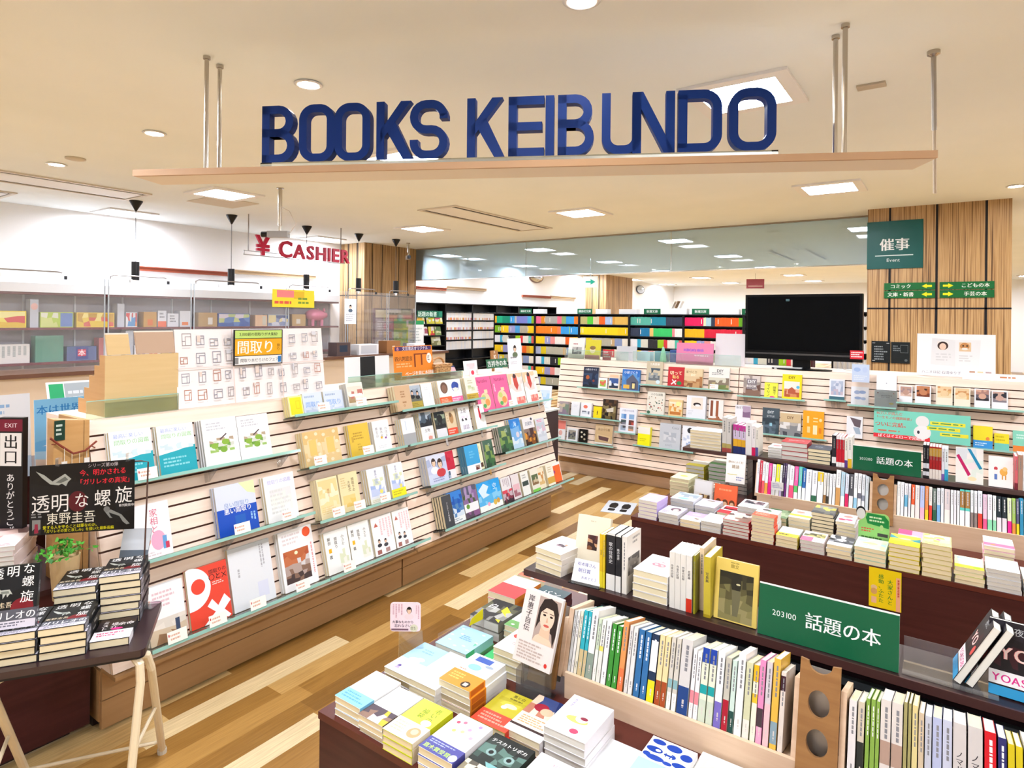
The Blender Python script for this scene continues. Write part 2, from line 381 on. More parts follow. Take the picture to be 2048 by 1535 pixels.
# ------------------------------------------------------------------ ceiling fixtures
LX = [-9.4, -6.9, -4.05, -1.08, 1.8, 4.7]; LY = [-2.6, .7, 4.0, 7.3, 10.75, 13.9, 17.3, 20.7, 24.0]
XN = ['beside the left wall', 'in the cash counter column', 'above the slatted rack column', 'in the television column', 'right of the wooden pillar', 'beside the right wall']
YN = ['behind the viewpoint', 'just ahead of the entrance', 'level with the hanging sign', 'in front of the glass barrier', 'just beyond the glass barrier', 'second row beyond the barrier', 'third row beyond the barrier', 'fourth row beyond the barrier', 'last row at the far wall']
fmb = MB(); wf = paint('ffffff', .5)
for a, b in (((-.315, -.315), (.315, -.235)), ((-.315, .235), (.315, .315)), ((-.315, -.235), (-.235, .235)), ((.235, -.235), (.315, .235))):
    fmb.box((a[0], a[1], -.018), (b[0], b[1], 0), wf)
fmesh = fmb.mesh('frame')
dmb = MB(); dmb.poly([(-.235, -.235, -.006), (-.235, .235, -.006), (.235, .235, -.006), (.235, -.235, -.006)], M_LAMP); dmesh = dmb.mesh('diffuser')
lmb = MB()
for i in range(3): lmb.box((-.234, -.12 + i * .12 - .004, -.017), (.234, -.12 + i * .12 + .004, -.009), wf)
lmesh = lmb.mesh('louver')
for j, y in enumerate(LY):
    for i, x in enumerate(LX):
        if (j == 0 and i in (0, 5)) or (i == 5 and j > 5): continue
        t = thing('ceiling_light', f'square ceiling light {XN[i]}, {YN[j]}', 'ceiling light', (x, y, CZ - .0005), 0, 'square ceiling lights')
        f_ = place('frame', fmesh, t); place('louver', lmesh, f_); place('diffuser', dmesh, t)
rmb = MB(); rmb.lathe([(.075, 0), (.085, -.006), (.065, -.012), (.06, -.004)], (0, 0, 0), wf, 24); rmesh = rmb.mesh('trim_ring', True)
smb = MB(); smb.lathe([(.0601, -.003), (.0601, -.009)], (0, 0, 0), M_SPOT, 24); smesh = smb.mesh('bulb')
for x, y, d in [(-6.9, 2.34, 'left of the long air grille end'), (-5.06, 2.36, 'left of the two left sign rods'), (-3.2, 2.38, 'just above the first big blue letters'), (-1.35, 2.42, 'above the middle of the letter sign, at the top edge'), (.5, 2.4, 'right of the sign rods, overhead'),
                (.5, 8.2, 'beside the right wooden pillar'), (2.3, 2.4, 'overhead to the far right'), (2.35, 8.2, 'past the right wooden pillar')]:
    t = thing('downlight', f'small round recessed downlight {d}', 'downlight', (x, y, CZ - .0005), 0, 'round ceiling downlights')
    place('trim_ring', rmesh, t); place('bulb', smesh, t)
def grille(x0, y0, x1, y1, lab, n):
    t = thing('air_grille', lab, 'air vent', ((x0 + x1) / 2, (y0 + y1) / 2, CZ - .0005), 0, 'long air conditioning grilles in the ceiling'); w, d = (x1 - x0) / 2, (y1 - y0) / 2
    mb = MB(); m = paint('e9e2d6', .5); b = .04
    mb.box((-w, -d, -.015), (w, -d + b, 0), m); mb.box((-w, d - b, -.015), (w, d, 0), m); mb.box((-w, -d + b, -.015), (-w + b, d - b, 0), m); mb.box((w - b, -d + b, -.015), (w, d - b, 0), m); mb.build('frame', t)
    mb = MB(); mb.box((-w + b, -d + b, -.004), (w - b, d - b, -.001), paint('3a332c', .8)); mb.build('dark_slot', t)
    mb = MB(); mb.box((-w + b + .07, -d + b + .02, -.012), (w - b - .07, d - b - .02, -.006), paint('fbfbfb', .5)); mb.build('air_blade', t)
grille(-5.75, 5.98, -5.1, 8.3, 'long white air grille in the ceiling ahead of the black television', 1)
grille(-8.3, 1.2, -7.65, 3.55, 'long white air grille at the left above the cash counter', 1)
grille(-9.55, .9, -8.95, 2.65, 'dark air grille close to the left wall', 1)
grille(-3.1, 13.2, -2.3, 15.6, 'distant air grille beyond the glass barrier', 1)
mb = MB(); mb.box((-.3, -.3, -.006), (.3, .3, 0), paint('e3d9c8', .7)); o = mb.build('access_hatch'); o.location = (-7.45, 4.3, CZ - .0005); tag(o, 'flat square ceiling access hatch beside the first pendants', 'hatch')
for x, y, r, d in [(-6.5, 2.35, .08, 'round white ceiling speaker beside a downlight at the left'), (-2.36, 10.45, .1, 'round beige ceiling speaker beyond the glass barrier'), (-5.6, 3.4, .03, 'tiny round sprinkler head left of the letter sign')]:
    mb = MB(); mb.lathe([(r, 0), (r, -.01), (r * .6, -.018), (r * .2, -.02)], (0, 0, 0), paint('ddd2c0', .6)); o = mb.build('ceiling_speaker' if r > .05 else 'sprinkler_head', smooth=True); o.location = (x, y, CZ - .0005); tag(o, d, 'speaker' if r > .05 else 'sprinkler')
o = solid('ceiling_sensor', 'small rectangular cover plate on the ceiling beside the right sign rods', 'cover plate', (-.49, 4.22, CZ - .012), (-.34, 4.3, CZ - .0005), paint('cfc4b2', .6))
# hanging ladder-rod at the right
t = thing('ceiling_rod', 'slim grey telescopic rod hanging from the ceiling at the right end of the sign', 'rod', (-.1, 3.9, CZ))
mb = MB(); mb.lathe([(.03, 0), (.03, -.02), (.012, -.03)], (0, 0, 0), M_STEEL); mb.build('ceiling_cap', t)
mb = MB(); mb.tube([(0, 0, -.02), (.003, .12, -.38)], .012, paint('a9a49c', .4)); mb.build('upper_tube', t)
mb = MB(); mb.tube([(.003, .12, -.38), (.006, .22, -.7)], .008, paint('b9a893', .4)); mb.build('lower_tube', t)

# ------------------------------------------------------------------ big hanging letter sign
A = math.atan2(.4607, .8876)
t = thing('letter_sign', 'large navy block-letter sign on a long tan board hung from four ceiling rods', 'sign', (-3.35, 1.87, 2.36), A)
mb = MB(); m = paint('cba683', .55); mu = paint('f6ead8', .6)  # behind the tan front, paler paint carries the light reflected on the underside
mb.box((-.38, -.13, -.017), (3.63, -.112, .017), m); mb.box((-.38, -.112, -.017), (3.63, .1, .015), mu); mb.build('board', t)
for x in (.0, 3.256):
    for y in (-.06, .06):
        mb = MB(); mb.tube([(x, y, .015), (x, y, .622)], .0115, M_STEEL, 12); mb.tube([(x, y, .622), (x, y, .6385)], .019, M_STEEL, 12); mb.build('hanger_rod', t)
mb = MB(); mb.box((.348, -.115, .018), (2.945, .0, .0405), M_GLASS); mb.build('acrylic_plinth', t)
def stroke(path, w, closed=False):
    """outline quads of a constant-width stroke with mitred corners"""
    P = [Vector(p) for p in path]; n = len(P); out = []; L = []
    for i in range(n):
        a = (P[i] - P[i - 1]) if (i or closed) else None; b = (P[(i + 1) % n] - P[i]) if (i < n - 1 or closed) else None
        if a is None: a = b
        if b is None: b = a
        a = a.normalized(); b = b.normalized(); na = Vector((-a.y, a.x)); nb = Vector((-b.y, b.x)); q = (na + nb)
        q = q / max(.35, q.dot(na)) if q.length > 1e-6 else na
        L.append((P[i] + q * w / 2, P[i] - q * w / 2))
    for i in range(n if closed else n - 1):
        j = (i + 1) % n; out.append([L[i][0], L[i][1], L[j][1], L[j][0]])
    return out
def arc(cx, cy, rx, ry, a0, a1, n=11): return [(cx + rx * math.cos(math.radians(a0 + (a1 - a0) * i / (n - 1))), cy + ry * math.sin(math.radians(a0 + (a1 - a0) * i / (n - 1)))) for i in range(n)]
def letter(ch, x0, x1, H, w):
    W = x1 - x0; h = w / 2; l, r, b, tp = x0 + h, x1 - h, h, H - h; R = min(W, H) * .3
    if ch in 'ODU': R = W * .31
    if ch == 'O': return stroke(arc(r - R, tp - R, R, R, 0, 90) + arc(l + R, tp - R, R, R, 90, 180) + arc(l + R, b + R, R, R, 180, 270) + arc(r - R, b + R, R, R, 270, 360), w, True)
    if ch == 'D': return stroke([(l, b), (l, tp)], w) + stroke([(x0, tp)] + arc(r - R, tp - R, R, R, 90, 0) + arc(r - R, b + R, R, R, 0, -90) + [(x0, b)], w)
    if ch == 'I': return stroke([((x0 + x1) / 2, 0), ((x0 + x1) / 2, H)], w)
    if ch == 'E': return stroke([(l, 0), (l, H)], w) + stroke([(x0, tp), (x1, tp)], w) + stroke([(x0, b), (x1, b)], w) + stroke([(x0, H / 2), (x1 - .01, H / 2)], w)
    if ch == 'B':
        q = H * .52; r2 = r - W * .05; a = (tp - q) / 2; c = (q - b) / 2
        return stroke([(l, 0), (l, H)], w) + stroke([(x0, tp)] + arc(r2 - a, tp - a, a, a, 90, -90, 11) + [(x0, q)], w) + stroke([(x0, q)] + arc(r - c, b + c, c, c, 90, -90, 11) + [(x0, b)], w)
    if ch == 'K': return stroke([(l, 0), (l, H)], w) + [[(x0 + h, H * .3), (x0 + h, H * .5), (x1 - w * 1.25, H), (x1, H)], [(x0 + W * .33, H * .46), (x0 + W * .52, H * .68), (x1 + .012, 0), (x1 + .012 - w * 1.25, 0)]]
    if ch == 'U': return stroke([(l, H)] + arc(l + R, b + R, R, R, 180, 270) + arc(r - R, b + R, R, R, 270, 360) + [(r, H)], w)
    if ch == 'N': return stroke([(l, 0), (l, H)], w) + [[(x0, H), (x0 + w * 1.2, H), (x1, 0), (x1 - w * 1.2, 0)]] + stroke([(r, 0), (r, H)], w)
    if ch == 'S':
        q = H * .5; a = (tp - q) / 2
        return stroke([(r, H * .68), (r, H * .76)] + arc(r - a, tp - a, a, a, 0, 90) + arc(l + a, tp - a, a, a, 90, 270, 11) + arc(r - a, b + a, a, a, 90, -90, 11) + arc(l + a, b + a, a, a, 270, 180) + [(l, H * .33)], w)
NAVY = paint('08317f', .5, .2)
# the second word runs on in joined pairs, as in the real lettering
for ch, x0, x1 in [('B', .352, .535), ('O', .558, .752), ('O', .752, .945), ('K', .978, 1.16), ('S', 1.155, 1.352), ('K', 1.452, 1.632), ('E', 1.662, 1.84), ('I', 1.847, 1.889), ('B', 1.908, 2.085), ('U', 2.123, 2.312), ('N', 2.27, 2.471), ('D', 2.487, 2.69), ('O', 2.722, 2.937)]:
    mb = MB(); fr = lambda u, v, d: (u, d, v)
    for q in letter(ch, x0, x1, .298, .042): mb.prism([tuple(p) for p in q], -.11, -.058, fr, NAVY)
    o = mb.build('letter', t); o.location = (0, 0, .041)
# cashier sign
M_RAIL = paint('9a9694', .3, .5, .5)
t = thing('cashier_sign', 'red cashier letters on a thin chrome rail hung from two ceiling rods', 'sign', (-8.0, 4.92, 2.43))
mb = MB(); mb.box((-.006, 0, .0), (.006, 1.75, .012), M_RAIL); mb.box((-.006, 0, .055), (.006, 1.75, .065), M_RAIL); mb.box((-.006, 0, 0), (.006, .01, .065), M_RAIL); mb.box((-.006, 1.74, 0), (.006, 1.75, .065), M_RAIL); mb.build('rail', t)
for y in (.07, 1.67): mb = MB(); mb.tube([(0, y, .065), (0, y, .569)], .008, M_RAIL); mb.build('hanger_rod', t)
RED = paint('b01234', .45); Y = .17
for i, ch in enumerate('¥CASHIER'):
    S = .37 if i == 0 else (.33 if i == 1 else .29); V, F, a = glyph(ch, .02); mb = MB(); fr = lambda u, v, d: (-d, u, v)
    xs = [p[0] for p in V]
    for f in F: mb.prism([(Y + V[k][0] * S, .02 + V[k][1] * S) for k in f], -.05, -.012, fr, RED)
    mb.build('letter', t); Y += (max(xs) + .09) * S + (.1 if i == 0 else 0)
# pendant lamps over the counter
for i, (y, d) in enumerate([(3.66, 'first black pendant, left of the cashier sign'), (4.92, 'black pendant at the left end of the cashier sign'), (6.17, 'black pendant behind the cashier sign letters'), (7.22, 'black pendant in front of the left wooden pillar'), (8.09, 'last black pendant beside the far security camera')]):
    t = thing('pendant_lamp', d, 'pendant lamp', (-8.3, y, CZ), 0, 'black pendants over the cash counter'); k = paint('17181b', .4)
    mb = MB(); mb.lathe([(.075, -.001), (.075, -.01), (.008, -.13)], (0, 0, 0), k); mb.build('ceiling_cone', t)
    mb = MB(); mb.tube([(0, 0, -.12), (0, 0, -.76)], .004, paint('55565c', .5)); mb.build('cord', t)
    mb = MB(); mb.lathe([(.045, -.755), (.045, -.98), (.04, -.985)], (0, 0, 0), k); mb.build('lamp_body', t)
    mb = MB(); mb.lathe([(.03, -.9852), (.03, -.987)], (0, 0, 0), glow('pendant_bulb', 'fff2dd', 6) if i == 0 else bpy.data.materials['pendant_bulb']); mb.build('bulb', t)
def camera_unit(x, y, z, rz, lab):
    t = thing('security_camera', lab, 'camera', (x, y, CZ), rz)
    mb = MB(); mb.tube([(0, 0, 0), (0, 0, -(CZ - z) + .1)], .022, M_STEEL, 12); mb.tube([(0, 0, 0), (0, 0, -.01)], .04, M_STEEL, 12); mb.build('pole', t)
    mb = MB(); mb.box((-.035, -.13, z - CZ - .035), (.035, .1, z - CZ + .035), paint('a9a9ac', .4)); mb.tube([(0, 0, z - CZ + .03), (0, 0, z - CZ + .12)], .014, M_STEEL); hs = mb.build('housing', t)
    mb = MB(); mb.tube([(0, -.13, z - CZ), (0, -.2, z - CZ)], .032, paint('1b1c20', .3), 14); mb.tube([(0, -.2, z - CZ), (0, -.205, z - CZ)], .02, paint('404a60', .1)); mb.build('lens', hs)
    mb = MB(); mb.tube([(0, .1, z - CZ), (.05, .2, z - CZ + .1), (.03, .12, z - CZ + .25), (.01, .02, z - CZ + .3)], .005, paint('e4e2de', .5)); mb.build('cable', t)
camera_unit(-6.07, 4.16, 2.49, -1.0, 'grey security camera on a ceiling pole above the cashier sign')
camera_unit(-8.5, 8.6, 2.72, .9, 'small security camera at the ceiling beside the left wooden pillar')
# hanging emergency signs
def hang_sign(x, y, z, w, h, lab, base, ops):
    t = thing('exit_sign', lab, 'sign', (x, y, z), math.radians(20))
    mb = MB(); mb.box((-w / 2, -.02, 0), (w / 2, .02, h), paint(base, .4)); art(mb, ops, lambda u, v, d: (-w / 2 + u, -.02 - d, v), w, h); mb.build('sign_box', t)
    mb = MB(); mb.tube([(0, 0, h), (0, 0, CZ - z)], .008, M_CHROME); mb.build('hanger_rod', t)
hang_sign(-6.35, 11.9, 2.26, .3, .24, 'white hanging emergency sign with a green arrow beyond the barrier', 'f7fffb', [('p', [(.15, .42), (.5, .42), (.5, .25), (.85, .5), (.5, .75), (.5, .58), (.15, .58)], '25b59a')])
hang_sign(-4.9, 19.6, 2.55, .5, .28, 'small red hanging sign far beyond the barrier', 'b0586a', [('r', .1, .2, .9, .3, 'f2dada')])

# ------------------------------------------------------------------ left slatted display racks (front faces +x, leaning back)
def FL(y, s, p): return (-2.55 - .2622 * s + .965 * p, y, .25 + .965 * s + .2622 * p)
def FB(x, s, p): return (x, 5.58 + .1443 * s - .9895 * p, .21 + .9895 * s + .1443 * p)
NL, SL = (.965, 0, .2622), (-.2622, 0, .965)
NB, SB = (0, -.9895, .1443), (0, .1443, .9895)
def on_rack(R, a, s, p): return frame(FL(a, s, p), (0, 1, 0), tuple(-c for c in NL), SL) if R == 'L' else frame(FB(a, s, p), (1, 0, 0), tuple(-c for c in NB), SB)
GROOVE = paint('5a3a2c', .7)
def rack(R, a0, a1, top, lab, seams):
    F = FL if R == 'L' else FB; t = thing('slatwall_rack', lab, 'display rack', F((a0 + a1) / 2, 0, 0)[:2] + (0,)); O = t.location.copy(); cen = (a0 + a1) / 2
    def fr(u, v, d): q = F(u, v, d); return (q[0] - O[0], q[1] - O[1], q[2])
    mb = MB(); n = round(top / .0575); q = top / n
    for i in range(n):
        mb.prism([(a0 + .002, i * q + .004), (a1 - .002, i * q + .004), (a1 - .002, i * q + q - .004), (a0 + .002, i * q + q - .004)], -.02, 0, fr, M_SLAT)
    mb.prism([(a0 + .003, .001), (a1 - .003, .001), (a1 - .003, top - .001), (a0 + .003, top - .001)], -.024, -.012, fr, GROOVE)
    mb.build('slat_panel', t)
    zt = .25 + .965 * top if R == 'L' else .21 + .9895 * top
    dep = .55; back = lambda d: (lambda a: (-2.66 - d - O[0], a - O[1])) if R == 'L' else (lambda a: (a - O[0], 5.7 + d - O[1]))
    mb = MB()                       # gable ends and back
    for a in (a0 + .001, a1 - .019):
        z0 = .2
        prof = [(F(a, 0, -.026), z0 + .05), (F(a, top, -.026), zt)]
        if R == 'L':
            P = [(prof[0][0][0] - O[0], prof[0][1]), (prof[1][0][0] - O[0], zt - .021), (-2.66 - dep - O[0], zt - .021), (-2.66 - dep - O[0], z0)]
            mb.prism(P, a - O[1], a - O[1] + .018, lambda u, v, d: (u, d, v), M_SLAT)
        else:
            P = [(prof[0][0][1] - O[1], prof[0][1]), (prof[1][0][1] - O[1], zt - .021), (5.7 + dep - O[1], zt - .021), (5.7 + dep - O[1], z0)]
            mb.prism(P, a - O[0], a - O[0] + .018, lambda u, v, d: (d, u, v), M_SLAT)
    mb.build('gable_end', t)
    mb = MB()
    if R == 'L': mb.box((-2.66 - dep - O[0], a0 - O[1], zt - .02), (F(0, top, 0)[0] - .005 - O[0], a1 - O[1], zt + .001), M_SLAT)
    else: mb.box((a0 - O[0], F(0, top, 0)[1] + .005 - O[1], zt - .02), (a1 - O[0], 5.7 + dep - O[1], zt + .001), M_SLAT)
    mb.build('top_board', t)
    mb = MB()                       # base cabinet with plinth drawers
    if R == 'L':
        mb.box((-2.66 - dep - O[0], a0 - O[1], .035), (-2.665 - O[0], a1 - O[1], .232), M_BASE); mb.box((-2.66 - dep - O[0], a0 - O[1], 0), (-2.72 - O[0], a1 - O[1], .035), M_DARK)
        bs = mb.build('base', t)
        for z0, z1 in ((.012, .118), (.122, .236)):
            d = MB(); d.box((-2.665 - O[0], a0 + .003 - O[1], z0), (-2.648 - O[0], a1 - .003 - O[1], z1), M_BASE); d.build('drawer_front', bs)
        d = MB(); d.box((-2.65 - O[0], a0 - O[1], .236), (-2.53 - O[0], a1 - O[1], .25), M_BASE); d.build('base_ledge', t)
    else:
        mb.box((a0 - O[0], 5.715 - O[1], .035), (a1 - O[0], 5.7 + dep - O[1], .2), M_BASE); mb.box((a0 - O[0], 5.78 - O[1], 0), (a1 - O[0], 5.7 + dep - O[1], .035), M_DARK); bs = mb.build('base', t)
        for z0, z1, c in ((.0, .1, M_BOARD), (.105, .2, M_BASE)):
            d = MB(); d.box((a0 + .003 - O[0], 5.7 - O[1], z0), (a1 - .003 - O[0], 5.715 - O[1], z1), c); d.build('drawer_front', bs)
        d = MB(); d.box((a0 - O[0], 5.56 - O[1], .19), (a1 - O[0], 5.7 - O[1], .205), M_SLAT); d.build('base_ledge', t)
rack('L', 1.06, 2.655, .952, 'left slatted wooden display rack with floor plan books, nearest the folding table', 2)
rack('L', 2.66, 4.33, .952, 'slatted wooden display rack with pink magazines, at the far aisle end', 2)
rack('B', -3.4, -1.56, .975, 'slatted wooden display rack facing the aisle, left of the television', 2)
rack('B', -1.555, .95, .975, 'slatted wooden display rack under the television and the tall pillar', 2)
def glass_shelf(R, a0, a1, s, lab, dep=.1):
    F = FL if R == 'L' else FB; c = F((a0 + a1) / 2, s, 0); t = thing('glass_shelf', lab, 'shelf', c, group='clear shelves clipped to the slatted racks')
    fr = lambda u, v, d: tuple(p - q for p, q in zip(F(u, v, d), c))
    mb = MB(); mb.prism([(a0, s - .007), (a1, s - .007), (a1, s - .001), (a0, s - .001)], .001, dep, fr, M_SHELFGLASS)
    mb.prism([(a0, s - .0075), (a1, s - .0075), (a1, s + .006), (a0, s + .006)], dep, dep + .005, fr, M_EDGE); mb.build('plate', t)
    k = max(2, int((a1 - a0) / .35) + 1)
    for i in range(k):
        a = a0 + .06 + (a1 - a0 - .12) * i / (k - 1); mb = MB(); mb.prism([(0, s - .0085), (dep * .9, s - .0085), (.0, max(s - .06, .012))], a - .01, a + .01, lambda u, v, d: fr(d, v, max(u, .002)), M_SCREEN); mb.build('bracket', t)
LSH = [(1.08, 1.93, .685), (1.12, 1.96, .375), (1.16, 1.985, .048), (1.93, 2.64, .855), (1.965, 2.65, .59), (1.98, 2.66, .32), (1.99, 2.7, .048),
       (2.66, 3.455, .795), (3.46, 4.31, .7), (2.67, 3.53, .59), (3.56, 4.31, .392), (2.78, 3.54, .325), (2.83, 4.37, .055)]
LNM = ['under the teal and white plan books', 'under the blue floor plan book', 'under the red book, lowest at the left', 'under the yellow and pale blue books at rack top', 'under the tan patterned books', 'under the cream books', 'lowest shelf under the white annotated books',
       'under the brown paper book at rack top', 'under the pink magazines', 'under the black skyline book', 'under the dark green books', 'under the red and blue books', 'lowest shelf under the blue sky book']
for (a, b, s), d in zip(LSH, LNM): glass_shelf('L', a, b, s, 'clear shelf with green edge ' + d)
BSH = [(-3.13, -2.45, .69), (-2.46, -2.03, .763), (-2.2, -1.6, .763), (-1.545, -1.0, .728), (-.86, -.7, .75), (-.69, -.36, .722), (-.36, .4, .77), (-3.38, -2.63, .395), (-2.68, -2.46, .29), (-2.43, -2.2, .49), (-2.2, -1.63, .49), (-1.35, -.83, .425), (.08, .5, .485), (-3.35, -2.68, .14), (-2.48, -1.9, .19)]
BNM = ['under the navy and blue house books', 'under the beige tool book', 'under the red handicraft book', 'under the yellow home carpentry book', 'under the misty photo book', 'holding the clear leaflet stand', 'under the cat photo books beside the pillar', 'under the small white books at the left end', 'under the white book of six photos', 'under the icon patterned book', 'under the tabby and pale portrait books', 'under the slate and orange books', 'under the yellow and blue books', 'lowest at the left end', 'under the grey square book']
for (a, b, s), d in zip(BSH, BNM): glass_shelf('B', a, b, s, 'small clear shelf ' + d, .085)
def fo(R, a0, a1, s, h, n, base, desc, front=(), band=None, side=1, t=.016, pages='c', name='display_book', spine=(), card=None):
    where = 'on the left rack' if R == 'L' else 'on the far slatted rack'
    for i in range(n):
        lab = fit(f'{desc} facing out {where}', f'{desc} {where}', desc) if i == n - 1 else fit(f'{ORD[n - 2 - i]} copy behind the {desc} {where}', f'{ORD[n - 2 - i]} copy behind the {desc}')
        w = a1 - a0 - .003
        book(name, lab, on_rack(R, (a0 + a1) / 2 + (i - n + 1) * .002, s + .0005, .004 + i * (t + .001)), w, h, t, base, front, spine, band, side, pages, group=f'copies of the {desc}' if n > 1 else None)
    if card:
        F = FL if R == 'L' else FB; x0 = a0 + card * (a1 - a0 - .075); c = F(x0, s, .108 if R == 'L' else .093)
        mb = MB(); fr = lambda u, v, d: tuple(p - q for p, q in zip(F(x0 + u, s + .002 + v, (.108 if R == 'L' else .093) + d), c))
        mb.prism([(0, 0), (.075, 0), (.075, .045), (0, .045)], 0, .001, fr, paint('fffdf4', .5)); art(mb, [('l', .15, .2, .9, .8, 2, 'e2b8a0'), ('r', .05, .6, .11, .8, 'd05050')], lambda u, v, d: fr(u, v, .001 + d), .075, .045)
        o = mb.build('price_card'); o.location = c; tag(o, fit(f'white price card in front of the {desc}', f'price card before the {desc}'), 'card', 'price cards on the clear shelves')
DK = '3a3a40'
PLAN = ['e8efe2', '9fc36a', 'd8dccf', '6fa03e', 'f4f4ee', 'b9a48a']
TEAL = [('r', 0, 0, 1, .42, '18a9b8'), ('p', [(0, .42), (.5, .47), (1, .55), (1, .4), (0, .4)], '18a9b8'), ('m', .05, .5, .95, .68, 8, 3, ['e9f3f2', 'd3e6ea', 'f6faf8'], 3), ('t', '最高に楽しい', .45, .9, .12, 'a9b8e8'), ('t', '間取りの図鑑', .52, .78, .14, 'a5d89a'), ('l', .1, .15, .8, .36, 3, '8ad8e0')]
fo('L', 1.115, 1.278, .686, .212, 2, 'fbfefe', 'left of two teal and white plan books', TEAL, card=.7)
fo('L', 1.297, 1.455, .686, .21, 2, 'fbfefe', 'right of two teal and white plan books', TEAL, spine=[('r', 0, 0, 1, 1, '2a3038')])
WP = [('m', .16, .28, .86, .58, 6, 5, PLAN, 5), ('e', .3, .42, .1, .06, '8ab53c'), ('e', .62, .48, .11, .06, '8ab53c'), ('e', .55, .32, .1, .06, '7fae38'), ('p', [(.45, .55), (.66, .66), (.68, .64), (.48, .53)], '57474a'), ('l', .12, .74, .7, .92, 3, 'cfd0d6')]
fo('L', 1.481, 1.648, .686, .212, 3, 'ffffff', 'left of two white plan books with green trees', WP, pages='g')
fo('L', 1.658, 1.822, .686, .208, 2, 'ffffff', 'right of two white plan books with green trees', WP, pages='g')
fo('L', 1.145, 1.312, .376, .215, 2, 'fffafa', 'white and pink book with red vertical title', [('v', '家相と', .62, .66, .2, 'e0708c'), ('e', .3, .32, .2, .13, 'f09a70'), ('e', .68, .3, .17, .18, 'f3b4d0'), ('r', .78, .12, .88, .36, '6aa8e0'), ('r', .84, .12, .93, .24, 'd23a5a'), ('l', .1, .03, .8, .12, 2, 'e8d8d8')])
fo('L', 1.509, 1.703, .376, .218, 2, 'dfe6fb', 'pale and deep blue floor plan book', [('r', 0, 0, 1, .53, '1450c0'), ('p', [(.6, 1), (1, 1), (1, .72), (.8, .78)], 'e4f2b8'), ('t', '良い間取り', .5, .59, .13, '9fb2d8', .012), ('t', '悪い間取り', .52, .47, .14, 'ffffff', .012), ('lv', .8, .12, .95, .36, 2, '9fd0ff'), ('r', .42, .16, .68, .36, '1d62c0')], pages='g', card=.25)
fo('L', 1.748, 1.916, .376, .215, 2, 'fffefc', 'white floor plan reference book with pale sketches', [('t', '間取りの図鑑', .5, .86, .13, 'b8b8ea'), ('m', .15, .12, .85, .7, 7, 6, ['fffefc', 'f2f2ee', 'f8f5ea', 'e9e9e9'], 9), ('l', .15, .15, .8, .7, 6, 'e0e0dc')], card=.3)
fo('L', 1.185, 1.33, .049, .22, 2, 'fffefe', 'white magazine with a room photo at its foot', [('m', .0, .0, 1, .42, 5, 5, ['a07a58', 'd9c3a6', 'efe6da', 'e6ddd0'], 12), ('r', .7, .12, .82, .35, '3b4a66'), ('l', .15, .6, .85, .9, 4, 'e8c8d0')], pages='g', card=.45)
fo('L', 1.35, 1.53, .049, .236, 1, 'ee4a34', 'bright red book with white circle and cross', [('p', ell(.08, .66, .48, .36, 20, -90, 90) + [(0, 1), (0, .3)], 'ffffff'), ('e', .26, .68, .17, .13, 'ee4a34'), ('p', [(.42, .3), (.55, .4), (.68, .26), (.86, .42), (1, .28), (.82, .16), (.97, .03), (.9, 0), (.7, .07), (.58, 0), (.3, 0), (.6, .17)], 'ffffff'), ('t', '間取りの', .76, .86, .11, '2a1a1a'), ('t', '〇と✕', .76, .76, .16, '2a1a1a', .01), ('l', .6, .62, .95, .69, 2, 'ffd8cc')], t=.02, spine=[('r', 0, 0, 1, 1, 'f0288c')], card=.3)
fo('L', 1.537, 1.745, .049, .268, 1, 'e9ecf0', 'large pale grey blank-looking book', [('r', 0, .93, 1, 1, 'cdd1d4'), ('lv', .72, .55, .84, .95, 2, 'b4b4b8'), ('lv', .16, .45, .24, .65, 1, 'b8b8bc'), ('r', .6, .1, .85, .35, 'dfe2f2')], t=.02, card=.2)
fo('L', 1.781, 1.972, .049, .272, 2, 'fffdfd', 'white magazine with a wooden-ceiling room photo and orange dot', [('m', .08, .12, .82, .66, 6, 7, ['4a3a38', '8a6a58', 'b8a298', 'd8d4d4', 'c8744a', 'b85a34'], 15), ('p', [(.08, .66), (.82, .66), (.6, .5), (.3, .5)], 'c0683c'), ('e', .45, .6, .05, .03, 'fff2c8'), ('e', .82, .9, .12, .085, 'ee5a2c'), ('lv', .88, .1, .95, .7, 1, 'f2a8a8'), ('l', .1, .75, .65, .95, 3, 'e6dada')], pages='w', card=.1)
# middle bay
fo('L', 1.94, 2.026, .856, .104, 3, 'fff2a0', 'small yellow framed book', [('r', .1, .08, .92, .92, 'fae80a'), ('r', .5, .35, .8, .75, 'e8d000'), ('r', .53, .38, .77, .72, 'fae80a')], t=.014)
for i, (a, b, q) in enumerate(((2.034, 2.157, 'left'), (2.166, 2.297, 'right'))):
    fo('L', a, b, .856, .112, 2, 'dbe6fb', f'{q} of two pale blue wide plan books', [('t', '間取り', .5, .45, .26, '8fb4ec', .012), ('l', .1, .72, .9, .9, 1, 'a8bcd8'), ('m', .1, .08, .9, .28, 6, 2, ['d0dcf4', 'c0d4ee', 'e6ecfa'], i + 20)], card=.7 if i == 0 else None)
fo('L', 2.308, 2.426, .856, .14, 3, 'f6f1e4', 'beige book of room pictures at rack top', [('m', .05, .2, .95, .85, 5, 4, ['b89a70', 'f4efe0', 'c8786a', 'e8e0d0'], 22), ('r', .1, .45, .9, .55, 'fffdf6')], pages='g', t=.018, card=.3)
